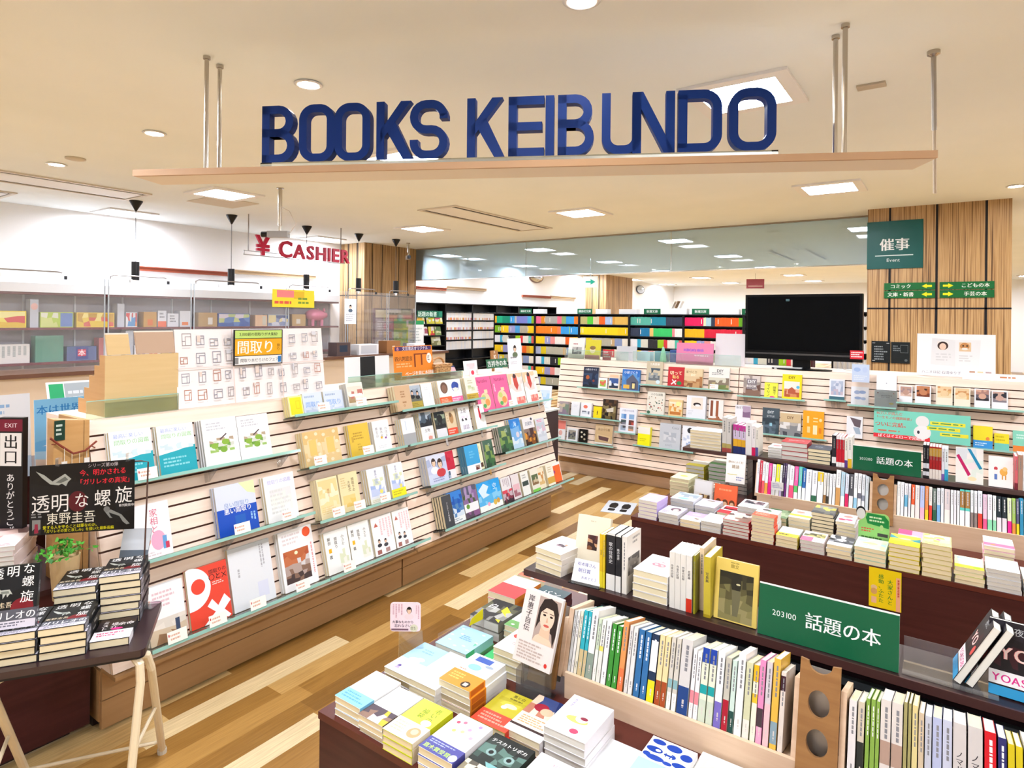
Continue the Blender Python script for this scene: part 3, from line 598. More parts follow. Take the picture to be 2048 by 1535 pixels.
for i, (a, b, q) in enumerate(((1.985, 2.098, 'left'), (2.102, 2.227, 'right'))):
    fo('L', a, b, .591, .178, 3 if i == 0 else 2, 'e8c88c', f'{q} of two tan patterned books', [('m', .02, .02, .98, .98, 6, 8, ['e6c68c', 'ecd4a4', 'e4c07c'], 25), ('r', .3, .3, .7, .75, 'f2c870')] + [('e', x, y, .09, .05, 'f3e2bc') for x, y in ((.2, .85), (.75, .9), (.15, .2), (.82, .3), (.5, .1), (.85, .6))], spine=[('r', 0, 0, 1, 1, 'f5d820')] if i == 0 else (), card=.3 if i == 0 else None)
fo('L', 2.291, 2.437, .591, .176, 2, 'e8c23e', 'ochre yellow book with line drawings', [('l', .2, .5, .75, .75, 3, 'b8902a'), ('l', .35, .15, .6, .4, 3, 'c8a034'), ('r', .1, .45, .2, .62, 'd0a83a')], card=.3)
fo('L', 2.464, 2.592, .591, .174, 2, 'fffefb', 'white book with grey vertical title and coloured squares', [('v', '椎名日', .22, .62, .16, '8a8a94'), ('v', '動作家', .5, .6, .16, '8a8a94'), ('v', 'の住ま', .78, .6, .16, '8a8a94'), ('r', .4, .4, .52, .47, 'e8b020'), ('r', .66, .38, .76, .44, '8a3a9a'), ('l', .2, .08, .8, .2, 2, 'e0e0e4')], pages='w')
fo('L', 2.026, 2.156, .321, .2, 3, 'f8e6b8', 'cream book sprinkled with tiny houses', [('m', .05, .05, .95, .95, 6, 8, ['f8e6b8', 'f6dfa2', 'fbeecb', 'f2d898'], 30), ('v', '間取り', .5, .62, .11, 'b87838'), ('l', .1, .1, .9, .3, 4, 'ecd096')], card=.55)
fo('L', 2.175, 2.303, .321, .2, 2, 'f7e4b0', 'cream book titled down its right side', [('v', '間取りの', .72, .66, .15, '6a5a3a'), ('v', '方程式', .5, .64, .15, '6a5a3a'), ('m', .1, .12, .75, .42, 5, 3, ['f2cc70', 'f8e6b8', 'f5d68a'], 31), ('l', .1, .6, .4, .9, 5, 'e0c890')], card=.35)
for i, (a, b, q) in enumerate(((2.353, 2.478, 'left'), (2.512, 2.624, 'right'))):
    fo('L', a, b, .321, .188, 3, 'f3f5fc', f'{q} of two white and blue house books', [('m', .1, .2, .9, .7, 5, 5, ['c8d2f0', 'a9bce8', 'f3f5fc', 'dfe6c0'], 33), ('v', '最高の', .5, .82, .13, '8a90a8'), ('t', '家', .5, .6, .28, '8fa4dc'), ('e', .7, .3, .1, .06, 'f2e070')], band=(.24 if i else .14, 'f8ec20' if i else 'fffef0', [('l', .1, .2, .9, .8, 2, 'c8b820' if i else 'e0d8b8')], []), card=.4 if i == 0 else None)
for i, (a, b, q) in enumerate(((2.031, 2.18, 'left'), (2.183, 2.325, 'right'))):
    fo('L', a, b, .049, .205, 2, 'fffdf8', f'{q} of two white books with columns of black title', [('v', '小さな家の', .76, .62, .13, '44443c', .01), ('v', '間取り', .46, .7, .13, '44443c', .01), ('v', '解剖', .18, .78, .13, '44443c', .01), ('r', .13, .5, .25, .6, 'f0b81e'), ('t', '鑑', .19, .4, .13, '44443c'), ('m', .55, .1, .92, .6, 3, 5, ['f8f4e8', 'e2e8c8', 'fffdf8'], 36)], spine=[('r', 0, 0, 1, 1, 'c8c4b8')] if i == 0 else (), card=.5 if i == 0 else None)
for i, (a, b, q) in enumerate(((2.34, 2.492, 'left'), (2.497, 2.628, 'right'))):
    fo('L', a, b, .049, .2, 2, 'fffbfa', f'{q} of two white books with tiny suited figures', [('lv', .35, .35, .95, .92, 4, 'f2ccd0'), ('face', .25, .36, .09, '3a3034', '3c3c44'), ('face', .55, .33, .09, '3a3034', '44444c'), ('p', [(.1, .75), (.3, .75), (.2, .86)], 'c86a5a'), ('r', .1, .03, .3, .14, 'a86a60'), ('r', .5, .03, .7, .14, 'b8908a')], spine=[('r', 0, 0, 1, .25, 'a85a50')])
# right bay
fo('L', 2.66, 2.792, .796, .152, 3, 'd8b48c', 'brown paper covered book', [('l', .35, .5, .7, .8, 3, 'a87c50'), ('r', .4, .3, .65, .36, 'b08458'), ('e', .5, .2, .06, .04, 'b08458'), ('e', .5, .2, .03, .02, 'd8b48c')], t=.018)
fo('L', 2.794, 2.908, .796, .148, 2, '8a97a8', 'grey-blue cover with two dark-coated figures', [('m', 0, .3, 1, 1, 5, 5, ['6a6c60', '98a4b4', 'b4c0cc'], 40), ('face', .3, .7, .15, '2a2422', '16181e'), ('face', .7, .66, .15, '2a2422', '16181e')], band=(.32, 'b8a23c', [('l', .1, .2, .9, .8, 3, '8a7a28')], []))
fo('L', 2.912, 3.016, .796, .15, 2, 'fbfbfa', 'plain white thin book beside the suited pair', [('l', .3, .7, .7, .85, 2, 'd8dce0'), ('lv', .6, .2, .75, .6, 1, 'e0e0e4')])
fo('L', 3.05, 3.17, .796, .156, 3, 'f7f5ef', 'white cover with a brown round face, orange band', [('e', .5, .68, .3, .24, '6a4a3a'), ('e', .5, .64, .2, .17, '8a6450')], band=(.3, 'f2622c', [('l', .1, .2, .9, .8, 3, 'ffd0b0')], []), spine=[('r', 0, 0, 1, 1, 'b8d040')])
fo('L', 3.178, 3.302, .796, .158, 2, 'fafafa', 'white cover with blue-haired head, pink band', [('e', .5, .68, .3, .22, '3450a8'), ('p', [(.25, .62), (.4, .45), (.62, .45), (.75, .6), (.6, .66)], 'f4ece4'), ('e', .66, .74, .16, .12, '2c469a')], band=(.26, 'f868a0', [('l', .1, .2, .9, .8, 2, 'ffe0ee')], []))
fo('L', 3.325, 3.45, .796, .156, 3, 'f2efdc', 'cream cover with ochre band beside the pink magazines', [('l', .25, .7, .8, .9, 2, 'c8c4a4'), ('m', .2, .4, .8, .65, 4, 3, ['d8dcb8', 'f2efdc', 'c4cc9c'], 44)], band=(.28, 'caa83c', [('l', .1, .2, .9, .8, 2, '9a7c20')], []))
PK = [('t', 'hanako', .5, .88, .2, '8a2a5a', .0), ('e', .5, .3, .3, .24, 'f2d0a8'), ('e', .42, .4, .12, .08, 'c8d070'), ('e', .6, .25, .14, .1, 'ee9a50'), ('e', .4, .16, .1, .06, '58b060'), ('r', .5, .52, .7, .62, 'f6dcb0'), ('lv', .08, .4, .2, .75, 1, 'fad0e0')]
fo('L', 3.468, 3.66, .701, .25, 2, 'f4689c', 'left of two hot pink food magazines', PK, name='magazine', t=.007)
fo('L', 3.664, 3.87, .701, .25, 2, 'f4689c', 'right of two hot pink food magazines', PK, name='magazine', t=.007, card=.35)
for i, (a, b, q) in enumerate(((3.875, 4.07, 'left'), (4.075, 4.25, 'right'))):
    fo('L', a, b, .701, .252, 2, 'fbf3ee', f'{q} of two white magazines with a red dancer', [('m', .02, .3, .98, .98, 5, 6, ['fbf3ee', 'e8d8d0', 'f0e4dc', 'f4c8a0'], 47), ('p', [(.35, .9), (.6, .94), (.66, .6), (.5, .45), (.36, .62)], 'c8483c'), ('e', .48, .9, .1, .07, '3a2a2a'), ('p', [(.1, .55), (.4, .4), (.3, .2), (.1, .25)], 'ffffff'), ('m', .35, .04, .95, .25, 5, 2, ['e87a70', 'f4b0a0'], 48)], name='magazine', t=.007)
fo('L', 2.674, 2.784, .591, .16, 3, 'eef0f2', 'white book with grey lower half', [('r', 0, 0, 1, .42, 'a8aaac'), ('r', .3, .55, .34, .9, 'b8cce0')])
fo('L', 2.829, 2.941, .591, .176, 3, 'f5f3f1', 'black skyline photo book with white foot', [('m', 0, .5, 1, 1, 6, 4, ['1a2028', '4a5a68', 'a8b4c0'], 50), ('p', [(.6, .5), (.7, .86), (.76, .86), (.86, .5)], '23262e'), ('m', .5, .03, .95, .25, 3, 2, ['e8a090', 'f5e8e4'], 51), ('t', '土地', .5, .36, .22, '555a60')])
fo('L', 2.982, 3.084, .591, .166, 2, '23282a', 'black and white foliage cover', [('m', .02, .4, .98, .98, 6, 6, ['12161a', '3a4440', '9aa88c', '20262a'], 52), ('e', .5, .72, .25, .16, '0e1214'), ('r', 0, 0, 1, .34, 'e8e8ec')])
fo('L', 3.089, 3.187, .591, .156, 2, 'e4cda8', 'tan figure cover with orange-red band', [('e', .55, .7, .22, .22, 'b88a58'), ('e', .5, .85, .14, .1, '7a5a3a'), ('l', .1, .55, .3, .9, 3, 'c8b088')], band=(.3, 'f05034', [('l', .1, .2, .9, .8, 2, 'ffd0c0')], []))
fo('L', 3.218, 3.338, .591, .168, 2, 'fdfbfb', 'white book with spaced black title and purple stamps', [('t', '上品', .45, .85, .28, '555060'), ('t', '談話', .5, .2, .28, '8a6a9a'), ('m', .2, .45, .8, .65, 4, 2, ['fdfbfb', '4a4a50', 'e8e0ec'], 55)])
fo('L', 3.387, 3.498, .591, .168, 2, 'fcfbf8', 'white book with a small red standing figure', [('p', [(.4, .85), (.55, .88), (.62, .5), (.5, .35), (.4, .5)], 'c82a3a'), ('e', .5, .9, .07, .05, '5a3a30')])
GR = [('m', 0, 0, 1, 1, 5, 7, ['2c4a34', '3c6a40', '7a9a50', '3a5a44', '9aaa60', '4a6a58'], 58), ('t', '森', .6, .82, .22, 'b8c8b0')]
fo('L', 3.586, 3.735, .394, .18, 3, '3a5a42', 'dark green landscape book on the upper far shelf', GR, pages='g', spine=[('r', 0, 0, 1, 1, '33503c')])
fo('L', 3.752, 3.892, .394, .215, 2, '8cc0e8', 'tall blue seaside photo book', [('m', 0, 0, 1, 1, 5, 7, ['b8d4e8', 'd8e4ec', '7ab0e0', '3c90d8', '2a80d0'], 60), ('t', '海', .5, .82, .3, 'd8f0ff'), ('e', .6, .45, .15, .1, 'd8d0d8')])
fo('L', 3.921, 4.077, .394, .202, 2, 'e8e4e4', 'white and dark amber street photo book', [('m', 0, 0, 1, .6, 6, 5, ['3a241a', '8a5020', 'd89030', '4a3030', '8a7468'], 62), ('t', '武蔵野', .5, .78, .2, '6a7488'), ('e', .8, .93, .08, .05, '3a3a40')])
fo('L', 4.091, 4.224, .394, .178, 2, 'd3d6dc', 'pale grey flower pattern book at the rack end', [('m', .05, .2, .95, .8, 5, 5, ['c8ccd4', 'e0e2e6', 'd8b8c4', 'c0c8d0'], 64), ('l', .2, .82, .8, .95, 2, 'e86a9a')])
fo('L', 2.81, 2.988, .326, .172, 3, 'cfd8ee', 'lilac book with a photo of a couple', [('m', 0, .35, 1, 1, 5, 5, ['c4cce8', 'a9b4d4', 'd8dcec'], 66), ('face', .35, .74, .17, '3a2a26', 'f0f0f4'), ('face', .66, .66, .2, '3a241c', 'c83a40'), ('l', .2, .06, .85, .22, 2, '9a9cc8')], pages='g', t=.02)
fo('L', 2.998, 3.109, .326, .172, 1, 'c81e3c', 'crimson book with white photo foot', [('r', 0, 0, 1, .32, 'f4f0f0'), ('m', .05, .03, .5, .28, 3, 2, ['3a5a78', 'a8b8c8'], 68), ('m', .1, .5, .9, .9, 3, 3, ['c81e3c', 'b81834', 'd02a46'], 69)], t=.02)
fo('L', 3.18, 3.325, .326, .175, 3, '3aa4dc', 'sky blue book, front of its blue-spined copies', [('r', 0, 0, 1, .28, 'f4f4f6'), ('m', .6, .05, .9, .22, 3, 2, ['6a3030', 'b09080'], 71), ('l', .3, .5, .7, .8, 3, '6cc0ea')], side=-1, spine=[('r', 0, 0, 1, 1, '5c94ac')], pages='g', t=.018)
fo('L', 3.33, 3.403, .326, .172, 1, 'f2efc4', 'narrow cream book between blue and green', [('m', .4, .08, .9, .25, 2, 2, ['5a3a30', 'c8b8a0'], 73), ('lv', .3, .4, .7, .9, 2, 'c8c49a')], t=.02)
fo('L', 3.409, 3.516, .326, .18, 2, '4a6a44', 'dark green landscape book on the lower middle shelf', GR, pages='g')
fo('L', 2.865, 2.952, .056, .19, 4, '45484c', 'charcoal book with white vertical title', [('v', 'アスリートの言葉', .5, .48, .17, 'e8e8ec', .01)], t=.018)
fo('L', 2.957, 3.103, .056, .192, 2, '2f74c8', 'blue mountain lake photo book', [('m', 0, .18, 1, 1, 6, 6, ['d8e4ee', '5a88b8', '2f6ab8', '1e56b0', '3a84d8'], 75), ('r', 0, 0, 1, .18, 'f2f4f2'), ('l', .1, .04, .9, .15, 2, '8a9aa8')])
fo('L', 3.107, 3.25, .056, .194, 2, '8a7aa0', 'violet flower field photo book', [('m', 0, .45, 1, 1, 6, 4, ['4a5a3a', '8a6a9a', 'a890b8', '5a5a70'], 77), ('r', 0, .18, 1, .45, 'f4f2f4'), ('m', 0, 0, 1, .18, 5, 2, ['8a5a88', '5a4a5a'], 78), ('e', .25, .36, .12, .08, '6a9a3a')])
fo('L', 3.256, 3.508, .056, .187, 2, '48b0ec', 'wide bright blue sky photo book', [('m', 0, .2, 1, 1, 8, 5, ['58b4e8', '88ccf0', '38a8ec', '28a0e8'], 80), ('p', [(.05, .75), (.3, .95), (.5, .8), (.35, .6), (.5, .5), (.2, .45)], 'd8ecf6'), ('r', 0, 0, 1, .2, 'f2f4ee'), ('e', .4, .2, .06, .07, 'f0a8c0'), ('e', .68, .2, .08, .1, 'e0b850'), ('e', .82, .22, .07, .09, 'd8a040'), ('t', '空', .75, .75, .18, 'd8f0ff')])
fo('L', 3.519, 3.636, .056, .17, 2, 'e8e4e6', 'white book with a maroon train platform photo', [('m', 0, 0, 1, .5, 6, 4, ['3a2a34', '8a3a4a', 'c8b0b8', 'd84a5a'], 82), ('lv', .15, .58, .85, .95, 4, 'b8a8ae')])
fo('L', 3.64, 3.738, .056, .168, 2, 'e6dcdc', 'thin pale rose and grey book beside the maroon photo', [('m', .1, .1, .9, .6, 4, 4, ['a86a74', 'd8c8c8', 'e8b8c0'], 84)], side=-1, spine=[('r', 0, 0, 1, 1, '7a1e34')], pages='g')
fo('L', 3.748, 3.846, .056, .166, 2, 'f0efe8', 'white and black banded slim book', [('r', .1, .4, .9, .6, '3a4a44'), ('l', .2, .7, .8, .9, 2, 'a8a8a4')], t=.02)
fo('L', 3.86, 3.965, .056, .164, 3, 'ece6d4', 'cream book with a framed street picture', [('m', .1, .3, .9, .75, 4, 4, ['8a6a48', 'c8b898', '5a6a48'], 86), ('r', 0, 0, 1, .12, '7ac850')])
fo('L', 3.972, 4.072, .056, .15, 2, 'f2e4c4', 'pale sand book with orange drawing', [('m', .1, .2, .9, .8, 4, 4, ['e0b878', 'f2e4c4', 'c88a48'], 88)])
fo('L', 4.076, 4.178, .056, .158, 3, 'f4ecd8', 'ivory book with ochre stripe', [('r', .0, .1, 1, .4, 'd8a848'), ('l', .2, .6, .8, .9, 3, 'c8b890')])
fo('L', 4.204, 4.332, .056, .15, 1, 'f8f2ec', 'last book of the row with an orange cover', [('r', .12, 0, .95, .86, 'f26a2a'), ('e', .2, .55, .1, .08, 'a83a7a')], t=.02)

# far slatted rack
fo('B', -3.104, -2.93, .692, .21, 1, '16233e', 'midnight navy cabin book', [('m', 0, 0, 1, .7, 5, 5, ['0e1626', '1e3050', '16233e', '2a4060'], 100), ('t', '小屋のすべて', .5, .88, .13, 'e8e8f0', .01), ('e', .3, .5, .12, .1, 'b05a28'), ('e', .7, .35, .07, .06, '8a3a28')], side=-1, pages='g')
fo('B', -2.926, -2.828, .692, .11, 1, 'fcfcfa', 'small white book with green and red picture', [('m', .15, .2, .85, .8, 4, 4, ['9ac04a', 'd86a4a', 'b8d068'], 101)])
fo('B', -2.806, -2.687, .692, .15, 2, 'f0dcc4', 'tan book with blue-white photograph', [('m', .05, .1, .9, .75, 4, 4, ['23304a', 'e8ecf4', '3a5a98'], 102), ('r', .1, .8, .9, .96, 'f2c8a4')], pages='g')
fo('B', -2.664, -2.478, .692, .208, 2, '4a88c8', 'blue book with a drawn house at dusk', [('m', 0, .5, 1, 1, 6, 3, ['5a94d0', '3a7ac8', '2f70c4'], 103), ('p', [(.25, .5), (.6, .78), (.95, .45), (.95, .05), (.3, .05)], '5a5f74'), ('r', .55, .1, .8, .42, '2c3450'), ('r', .6, .12, .75, .36, 'f0d890'), ('r', .1, .1, .45, .28, 'e8b850'), ('t', '小屋づくり', .5, .86, .16, 'e8f4ff', .01)], pages='g')
fo('B', -2.422, -2.259, .764, .228, 1, 'cfc2a6', 'beige book with a grey machine drawing', [('m', .15, .2, .85, .72, 5, 5, ['6a7278', '9aa0a0', 'cfc2a6', '4a5a68'], 105), ('t', '工具読本', .5, .88, .16, 'fffef8', .012), ('e', .75, .15, .13, .08, 'd8ecf4')], pages='g')
fo('B', -2.205, -2.048, .764, .186, 1, 'c8202c', 'bright red handicraft book with white tools', [('t', '切って', .5, .7, .26, 'fff4c8', .02), ('t', '貼る', .5, .5, .22, 'ffe890', .02), ('p', [(.2, .15), (.5, .35), (.55, .3), (.25, .1)], 'f4f0ec'), ('p', [(.25, .35), (.5, .1), (.55, .15), (.3, .38)], 'f4f0ec'), ('e', .72, .2, .15, .1, '2f8a48')])
fo('B', -2.042, -1.87, .764, .178, 2, 'e6cfa4', 'wooden furniture book in sand tones', [('m', .0, .0, 1, .6, 6, 5, ['8a5a34', 'c89a68', 'b07a4a', 'e0c49a'], 107), ('t', '家づくり', .4, .82, .16, '8a6a3c'), ('t', 'DIY', .5, .68, .16, 'fff8e0', .012)], pages='g')
fo('B', -1.816, -1.63, .764, .2, 2, 'f1efe8', 'white garden carpentry book with black letters', [('t', 'DIY', .55, .86, .2, '2a2a2e', .012), ('l', .15, .66, .9, .78, 2, '7a7a7a'), ('m', .0, .0, 1, .55, 6, 5, ['7a8a50', 'b8a878', '8a7a68', 'd8d4c0'], 109)], card=.3, pages='g')
fo('B', -1.508, -1.366, .73, .18, 2, 'b8a498', 'brown-grey book with white block letters', [('m', 0, 0, 1, 1, 6, 7, ['8a6a5a', 'b8a498', '6a4a40', 'a0948c', 'd8ccc4'], 111), ('r', .2, .35, .8, .85, '8a8084'), ('t', 'DIY', .5, .72, .3, 'fffdfa', .015), ('t', 'BOOK', .5, .5, .2, 'f8f4f0', .012)], pages='g')
fo('B', -1.336, -1.225, .73, .13, 1, 'eef04a', 'lime yellow book with two vertical black titles', [('v', 'マイリノ', .3, .5, .25, '2a2a24', .012), ('v', '団地で', .75, .5, .22, '2a2a24', .012), ('e', .6, .07, .2, .06, 'f03a9a')])
fo('B', -1.19, -1.036, .73, .21, 2, 'fae016', 'bright yellow home carpentry book with a pink house', [('t', 'DIY', .5, .88, .22, '4a3a10', .012), ('r', .1, .1, .9, .72, 'f3ece0'), ('m', .12, .1, .9, .42, 5, 3, ['b85a30', 'd88a58', 'e8b090'], 113), ('p', [(.3, .38), (.5, .5), (.7, .38), (.7, .22), (.3, .22)], 'b8583a'), ('e', .82, .5, .09, .06, '58b8e0')], pages='w')
fo('B', -.83, -.717, .752, .17, 2, 'eef0f6', 'misty pink and blue photo book', [('m', .1, .25, .9, .92, 5, 5, ['c8b8c4', 'a9b4cc', 'd8dce8', 'b8c4d8'], 115), ('r', 0, 0, 1, .18, '3c6a78')], pages='w')
fo('B', -.676, -.55, .724, .15, 1, 'f8faff', 'white leaflet with blue cloud shapes', [('e', .35, .7, .18, .1, 'a9c0ec'), ('e', .65, .72, .2, .09, '8fb0e8'), ('e', .4, .4, .2, .08, '9ab8ea'), ('e', .7, .38, .15, .08, 'b0c8f0')], name='leaflet', t=.006)
fo('B', -.5, -.362, .86, .12, 1, 'fcfdff', 'plain white upright card box', [('e', .5, .45, .03, .03, 'a8a8b0')], name='leaflet', t=.01)
cat5 = lambda cs, sd: [('m', .08, .4, .92, .95, 5, 5, cs, sd), ('e', .5, .62, .25, .14, cs[-1])]
for i, (a, b, h, cs, d, n) in enumerate([(-.346, -.257, .132, ['d8b4a0', 'e8c8b8', 'a88a8a', 'c49a88'], 'white book with a sleepy rosy cat photo', 1), (-.241, -.139, .143, ['7a3a20', 'b86a3c', '4a2a20', 'c8845a'], 'white book with a dark ginger cat photo', 2),
        (-.11, -.006, .15, ['f2dcb0', 'e8b878', 'd89860', 'f0d0a0'], 'left of two cream books with a ginger cat', 2), (.0, .1, .142, ['f2dcb0', 'e8b878', 'd89860', 'f0d0a0'], 'right of two cream books with a ginger cat', 2),
        (.122, .215, .142, ['2a2830', '6a6068', 'b08478', 'd8a890'], 'left of two white books with a cat and black cloth', 2), (.22, .316, .135, ['8a8088', 'c8b0a8', '2a2a34', 'd0a898'], 'right of two white books with a cat and black cloth', 1)]):
    fo('B', a, b, .771, h, n, 'f6eed8' if i in (2, 3) else 'f8f8fa', d, cat5(cs, 120 + i), pages='w')
fo('B', -3.35, -3.232, .397, .133, 2, 'c4b8b0', 'muted landscape painting book', [('m', 0, 0, 1, 1, 5, 5, ['8a7a8a', 'b8a8a4', '7a8a78', 'c8b89a', 'a89a9c'], 130)])
fo('B', -3.205, -3.108, .397, .14, 2, 'f6f8fc', 'plain white slim book on the left middle shelf', [('l', .3, .6, .8, .8, 2, 'dfe4ee')], pages='w')
fo('B', -3.096, -2.972, .397, .14, 2, 'f6f6fa', 'white book with a small red motif and grey sketch', [('e', .45, .72, .2, .12, 'ec7a60'), ('m', .15, .2, .85, .42, 5, 2, ['9aa0b0', 'e0e4ec', '7a8090'], 132)], pages='w')
fo('B', -2.958, -2.866, .397, .115, 1, 'fae412', 'little bright yellow book', [('e', .5, .5, .07, .14, '7a5a18'), ('r', .4, .3, .6, .36, 'a88a20')])
fo('B', -2.85, -2.7, .397, .196, 2, '3a2818', 'dark brown photo book of a lit cabin', [('m', .03, .02, .97, .98, 5, 6, ['1c140c', '6a5a30', '8a7a50', '3a2818', '5a3a20', '2a1c12'], 134), ('p', [(.25, .5), (.8, .62), (.8, .4), (.35, .36)], 'd8d0c0')], pages='w')
fo('B', -2.665, -2.485, .292, .232, 2, 'eef1fa', 'white book with six small photos in two columns', [('t', '小屋の作品集', .5, .9, .12, '8a90b4')] + [('m', x, y, x + .3, y + .2, 2, 2, cs, 136 + i) for i, (x, y, cs) in enumerate([(.12, .56, ['8ab4e0', '5a8ac8']), (.58, .56, ['e0c8a8', '8ab0d8']), (.12, .32, ['8a8a98', '4a5a5a']), (.58, .32, ['b84a40', '6a3a34']), (.12, .08, ['a8b8d0', '5a5a60']), (.58, .08, ['d8a080', '8a7a70'])])], pages='w')
fo('B', -2.389, -2.215, .492, .212, 2, 'ebe6d8', 'off-white book scattered with dark icons', [('t', '小さな図鑑', .55, .88, .14, '5a5a50')] + [('e', RND.uniform(.1, .9), RND.uniform(.12, .78), RND.uniform(.02, .05), RND.uniform(.015, .035), RND.choice(['5a5a4c', 'a86a3c', '3a5a50', 'c8483c', '8a8a70'])) for i in range(32)] + [('e', .12, .08, .1, .07, '3f6a50')], pages='w')
fo('B', -2.173, -2.04, .492, .155, 2, 'f0cf94', 'warm sand book with orange and white shapes', [('m', .05, .3, .95, .85, 5, 4, ['e0a050', 'f4dcb0', 'd88a40', 'f6ead0'], 145), ('e', .7, .75, .2, .14, 'f8f0a0'), ('r', .1, .1, .9, .28, 'c87a38')])
fo('B', -2.0, -1.822, .492, .205, 2, 'eceef4', 'white portrait book with a black oval hat', [('r', .25, .42, .85, .92, 'f2e2d4'), ('e', .55, .62, .2, .08, '2a2226'), ('e', .58, .58, .13, .05, 'f4f4f6'), ('l', .1, .15, .4, .35, 3, 'd0d4de')], pages='w', t=.022)
fo('B', -1.8, -1.67, .492, .185, 2, 'f2ece6', 'white book picturing brown wooden legs', [('r', .12, .1, .3, .95, '8a4a30'), ('r', .5, .1, .68, .95, '9a5434'), ('m', .0, .0, 1, .2, 4, 2, ['a86a4a', 'f2ece6'], 147)], pages='g')
fo('B', -1.572, -1.44, .5, .15, 1, 'f1eff4', 'white book with violet picture above the shelf books', [('t', 'BEST', .3, .85, .2, '5a5a60'), ('m', .5, .3, 1, .95, 3, 4, ['8a6a8a', 'b8a0b8'], 148)], pages='w')
fo('B', -1.342, -1.205, .428, .218, 1, '47555e', 'slate grey home workshop book', [('m', 0, 0, 1, .6, 5, 5, ['3a4a54', '5a6a78', '4a5a64', '2f3c46'], 149), ('t', 'DIY', .5, .84, .24, 'e8eef0', .012), ('t', 'STYLE', .5, .68, .16, 'd8e0e4'), ('r', .45, .3, .6, .42, '98c8d8')], pages='w')
fo('B', -1.195, -1.03, .428, .185, 2, 'd8bd92', 'sand coloured home book with black furniture photo', [('t', 'DIY', .5, .82, .2, '6a4a30', .01), ('m', 0, 0, 1, .6, 6, 4, ['4a4a50', '8a8a8c', 'e8e4e0', 'b8b0a8'], 151)], pages='w')
fo('B', -1.019, -.86, .428, .222, 2, 'f4a818', 'orange-yellow book with pale interior symbols', [('r', .2, .55, .3, .8, 'fae0a0'), ('r', .5, .6, .72, .64, 'fae0a0'), ('r', .5, .72, .72, .76, 'fae0a0'), ('r', .22, .2, .36, .42, 'f8d890'), ('r', .5, .15, .7, .48, 'fae8b8'), ('r', .78, .2, .9, .4, 'e8801c'), ('e', .85, .68, .07, .06, 'fae0a0')], pages='w')
fo('B', -.7, -.585, .466, .17, 1, 'f2f2f4', 'white book with a slanted dark photograph', [('p', [(.2, .95), (.9, .85), (.85, .5), (.5, .55)], '6a5a60'), ('p', [(.4, .5), (.8, .5), (.9, .2), (.6, .2)], 'a8b8c8')], pages='w')
fo('B', .115, .229, .487, .16, 2, 'fae62a', 'yellow study book with a blue lower band', [('r', 0, 0, 1, .36, '3a9ae0'), ('e', .75, .45, .1, .08, 'f08a40'), ('l', .1, .1, .8, .28, 2, 'd0ecff')])
fo('B', .236, .322, .487, .118, 1, 'fae62a', 'smaller yellow book with a mint lower band', [('r', 0, 0, 1, .42, '7ad0c0'), ('l', .1, .5, .8, .9, 2, 'd8c010')])
fo('B', .34, .44, .487, .15, 1, '8edcc0', 'mint green book with an orange foot', [('r', 0, 0, 1, .3, 'f08a3a'), ('l', .2, .6, .8, .85, 2, 'd8f8ec')])
fo('B', -3.372, -3.26, .142, .19, 1, 'f8f4f2', 'white book with a coral pink upper half', [('r', 0, .55, 1, 1, 'f0887a'), ('e', .5, .35, .2, .14, 'e8b0a4')], pages='w')
fo('B', -3.232, -3.108, .142, .126, 2, 'f3f3f3', 'white bordered book with a grey photograph', [('m', .15, .12, .85, .85, 4, 5, ['8a8a78', '5a5a60', 'a8a090'], 160)], pages='w')
fo('B', -3.101, -3.004, .142, .13, 1, '1c1814', 'black book with pale shapes', [('e', .3, .75, .12, .07, 'e8e0c8'), ('e', .65, .6, .13, .08, 'd8d0b8'), ('e', .35, .4, .12, .08, 'e8dcc0'), ('e', .7, .25, .12, .08, 'c8b898')])
fo('B', -2.912, -2.72, .15, .19, 2, 'd8b88a', 'tan wooden shelter book', [('m', 0, .6, 1, 1, 4, 3, ['d8b88a', 'e0c49a'], 162), ('t', '自分で小屋', .5, .75, .14, '6a5034'), ('p', [(.1, .5), (.9, .42), (.85, .12), (.15, .2)], 'e4c898'), ('p', [(.2, .42), (.8, .36), (.76, .16), (.24, .22)], '6a4a4a'), ('r', 0, 0, 1, .08, 'f2ece4')], side=-1, pages='g')
fo('B', -2.45, -2.326, .192, .175, 3, 'fbf614', 'vivid yellow book with a white top', [('r', 0, .62, 1, 1, 'f4f2ea'), ('l', .2, .2, .8, .4, 2, 'd8d010')], t=.018)
fo('B', -2.244, -2.042, .192, .23, 2, 'c9cdd3', 'large square grey book with a faint drawing', [('m', .2, .25, .8, .65, 5, 4, ['bcc0c8', 'd8dade', 'b0b6c0'], 165), ('t', 'Casa', .75, .85, .16, '8a8e98'), ('l', .3, .1, .8, .18, 2, 'a8acb4')], pages='w')
fo('B', -2.028, -1.897, .192, .228, 2, 'f1f4fb', 'white book with a black disc at the top', [('e', .55, .82, .2, .11, '24262c'), ('m', .1, .1, .9, .62, 4, 5, ['dfe6f4', 'a9bce0', 'f1f4fb', 'c8d2e8'], 167)], pages='w')

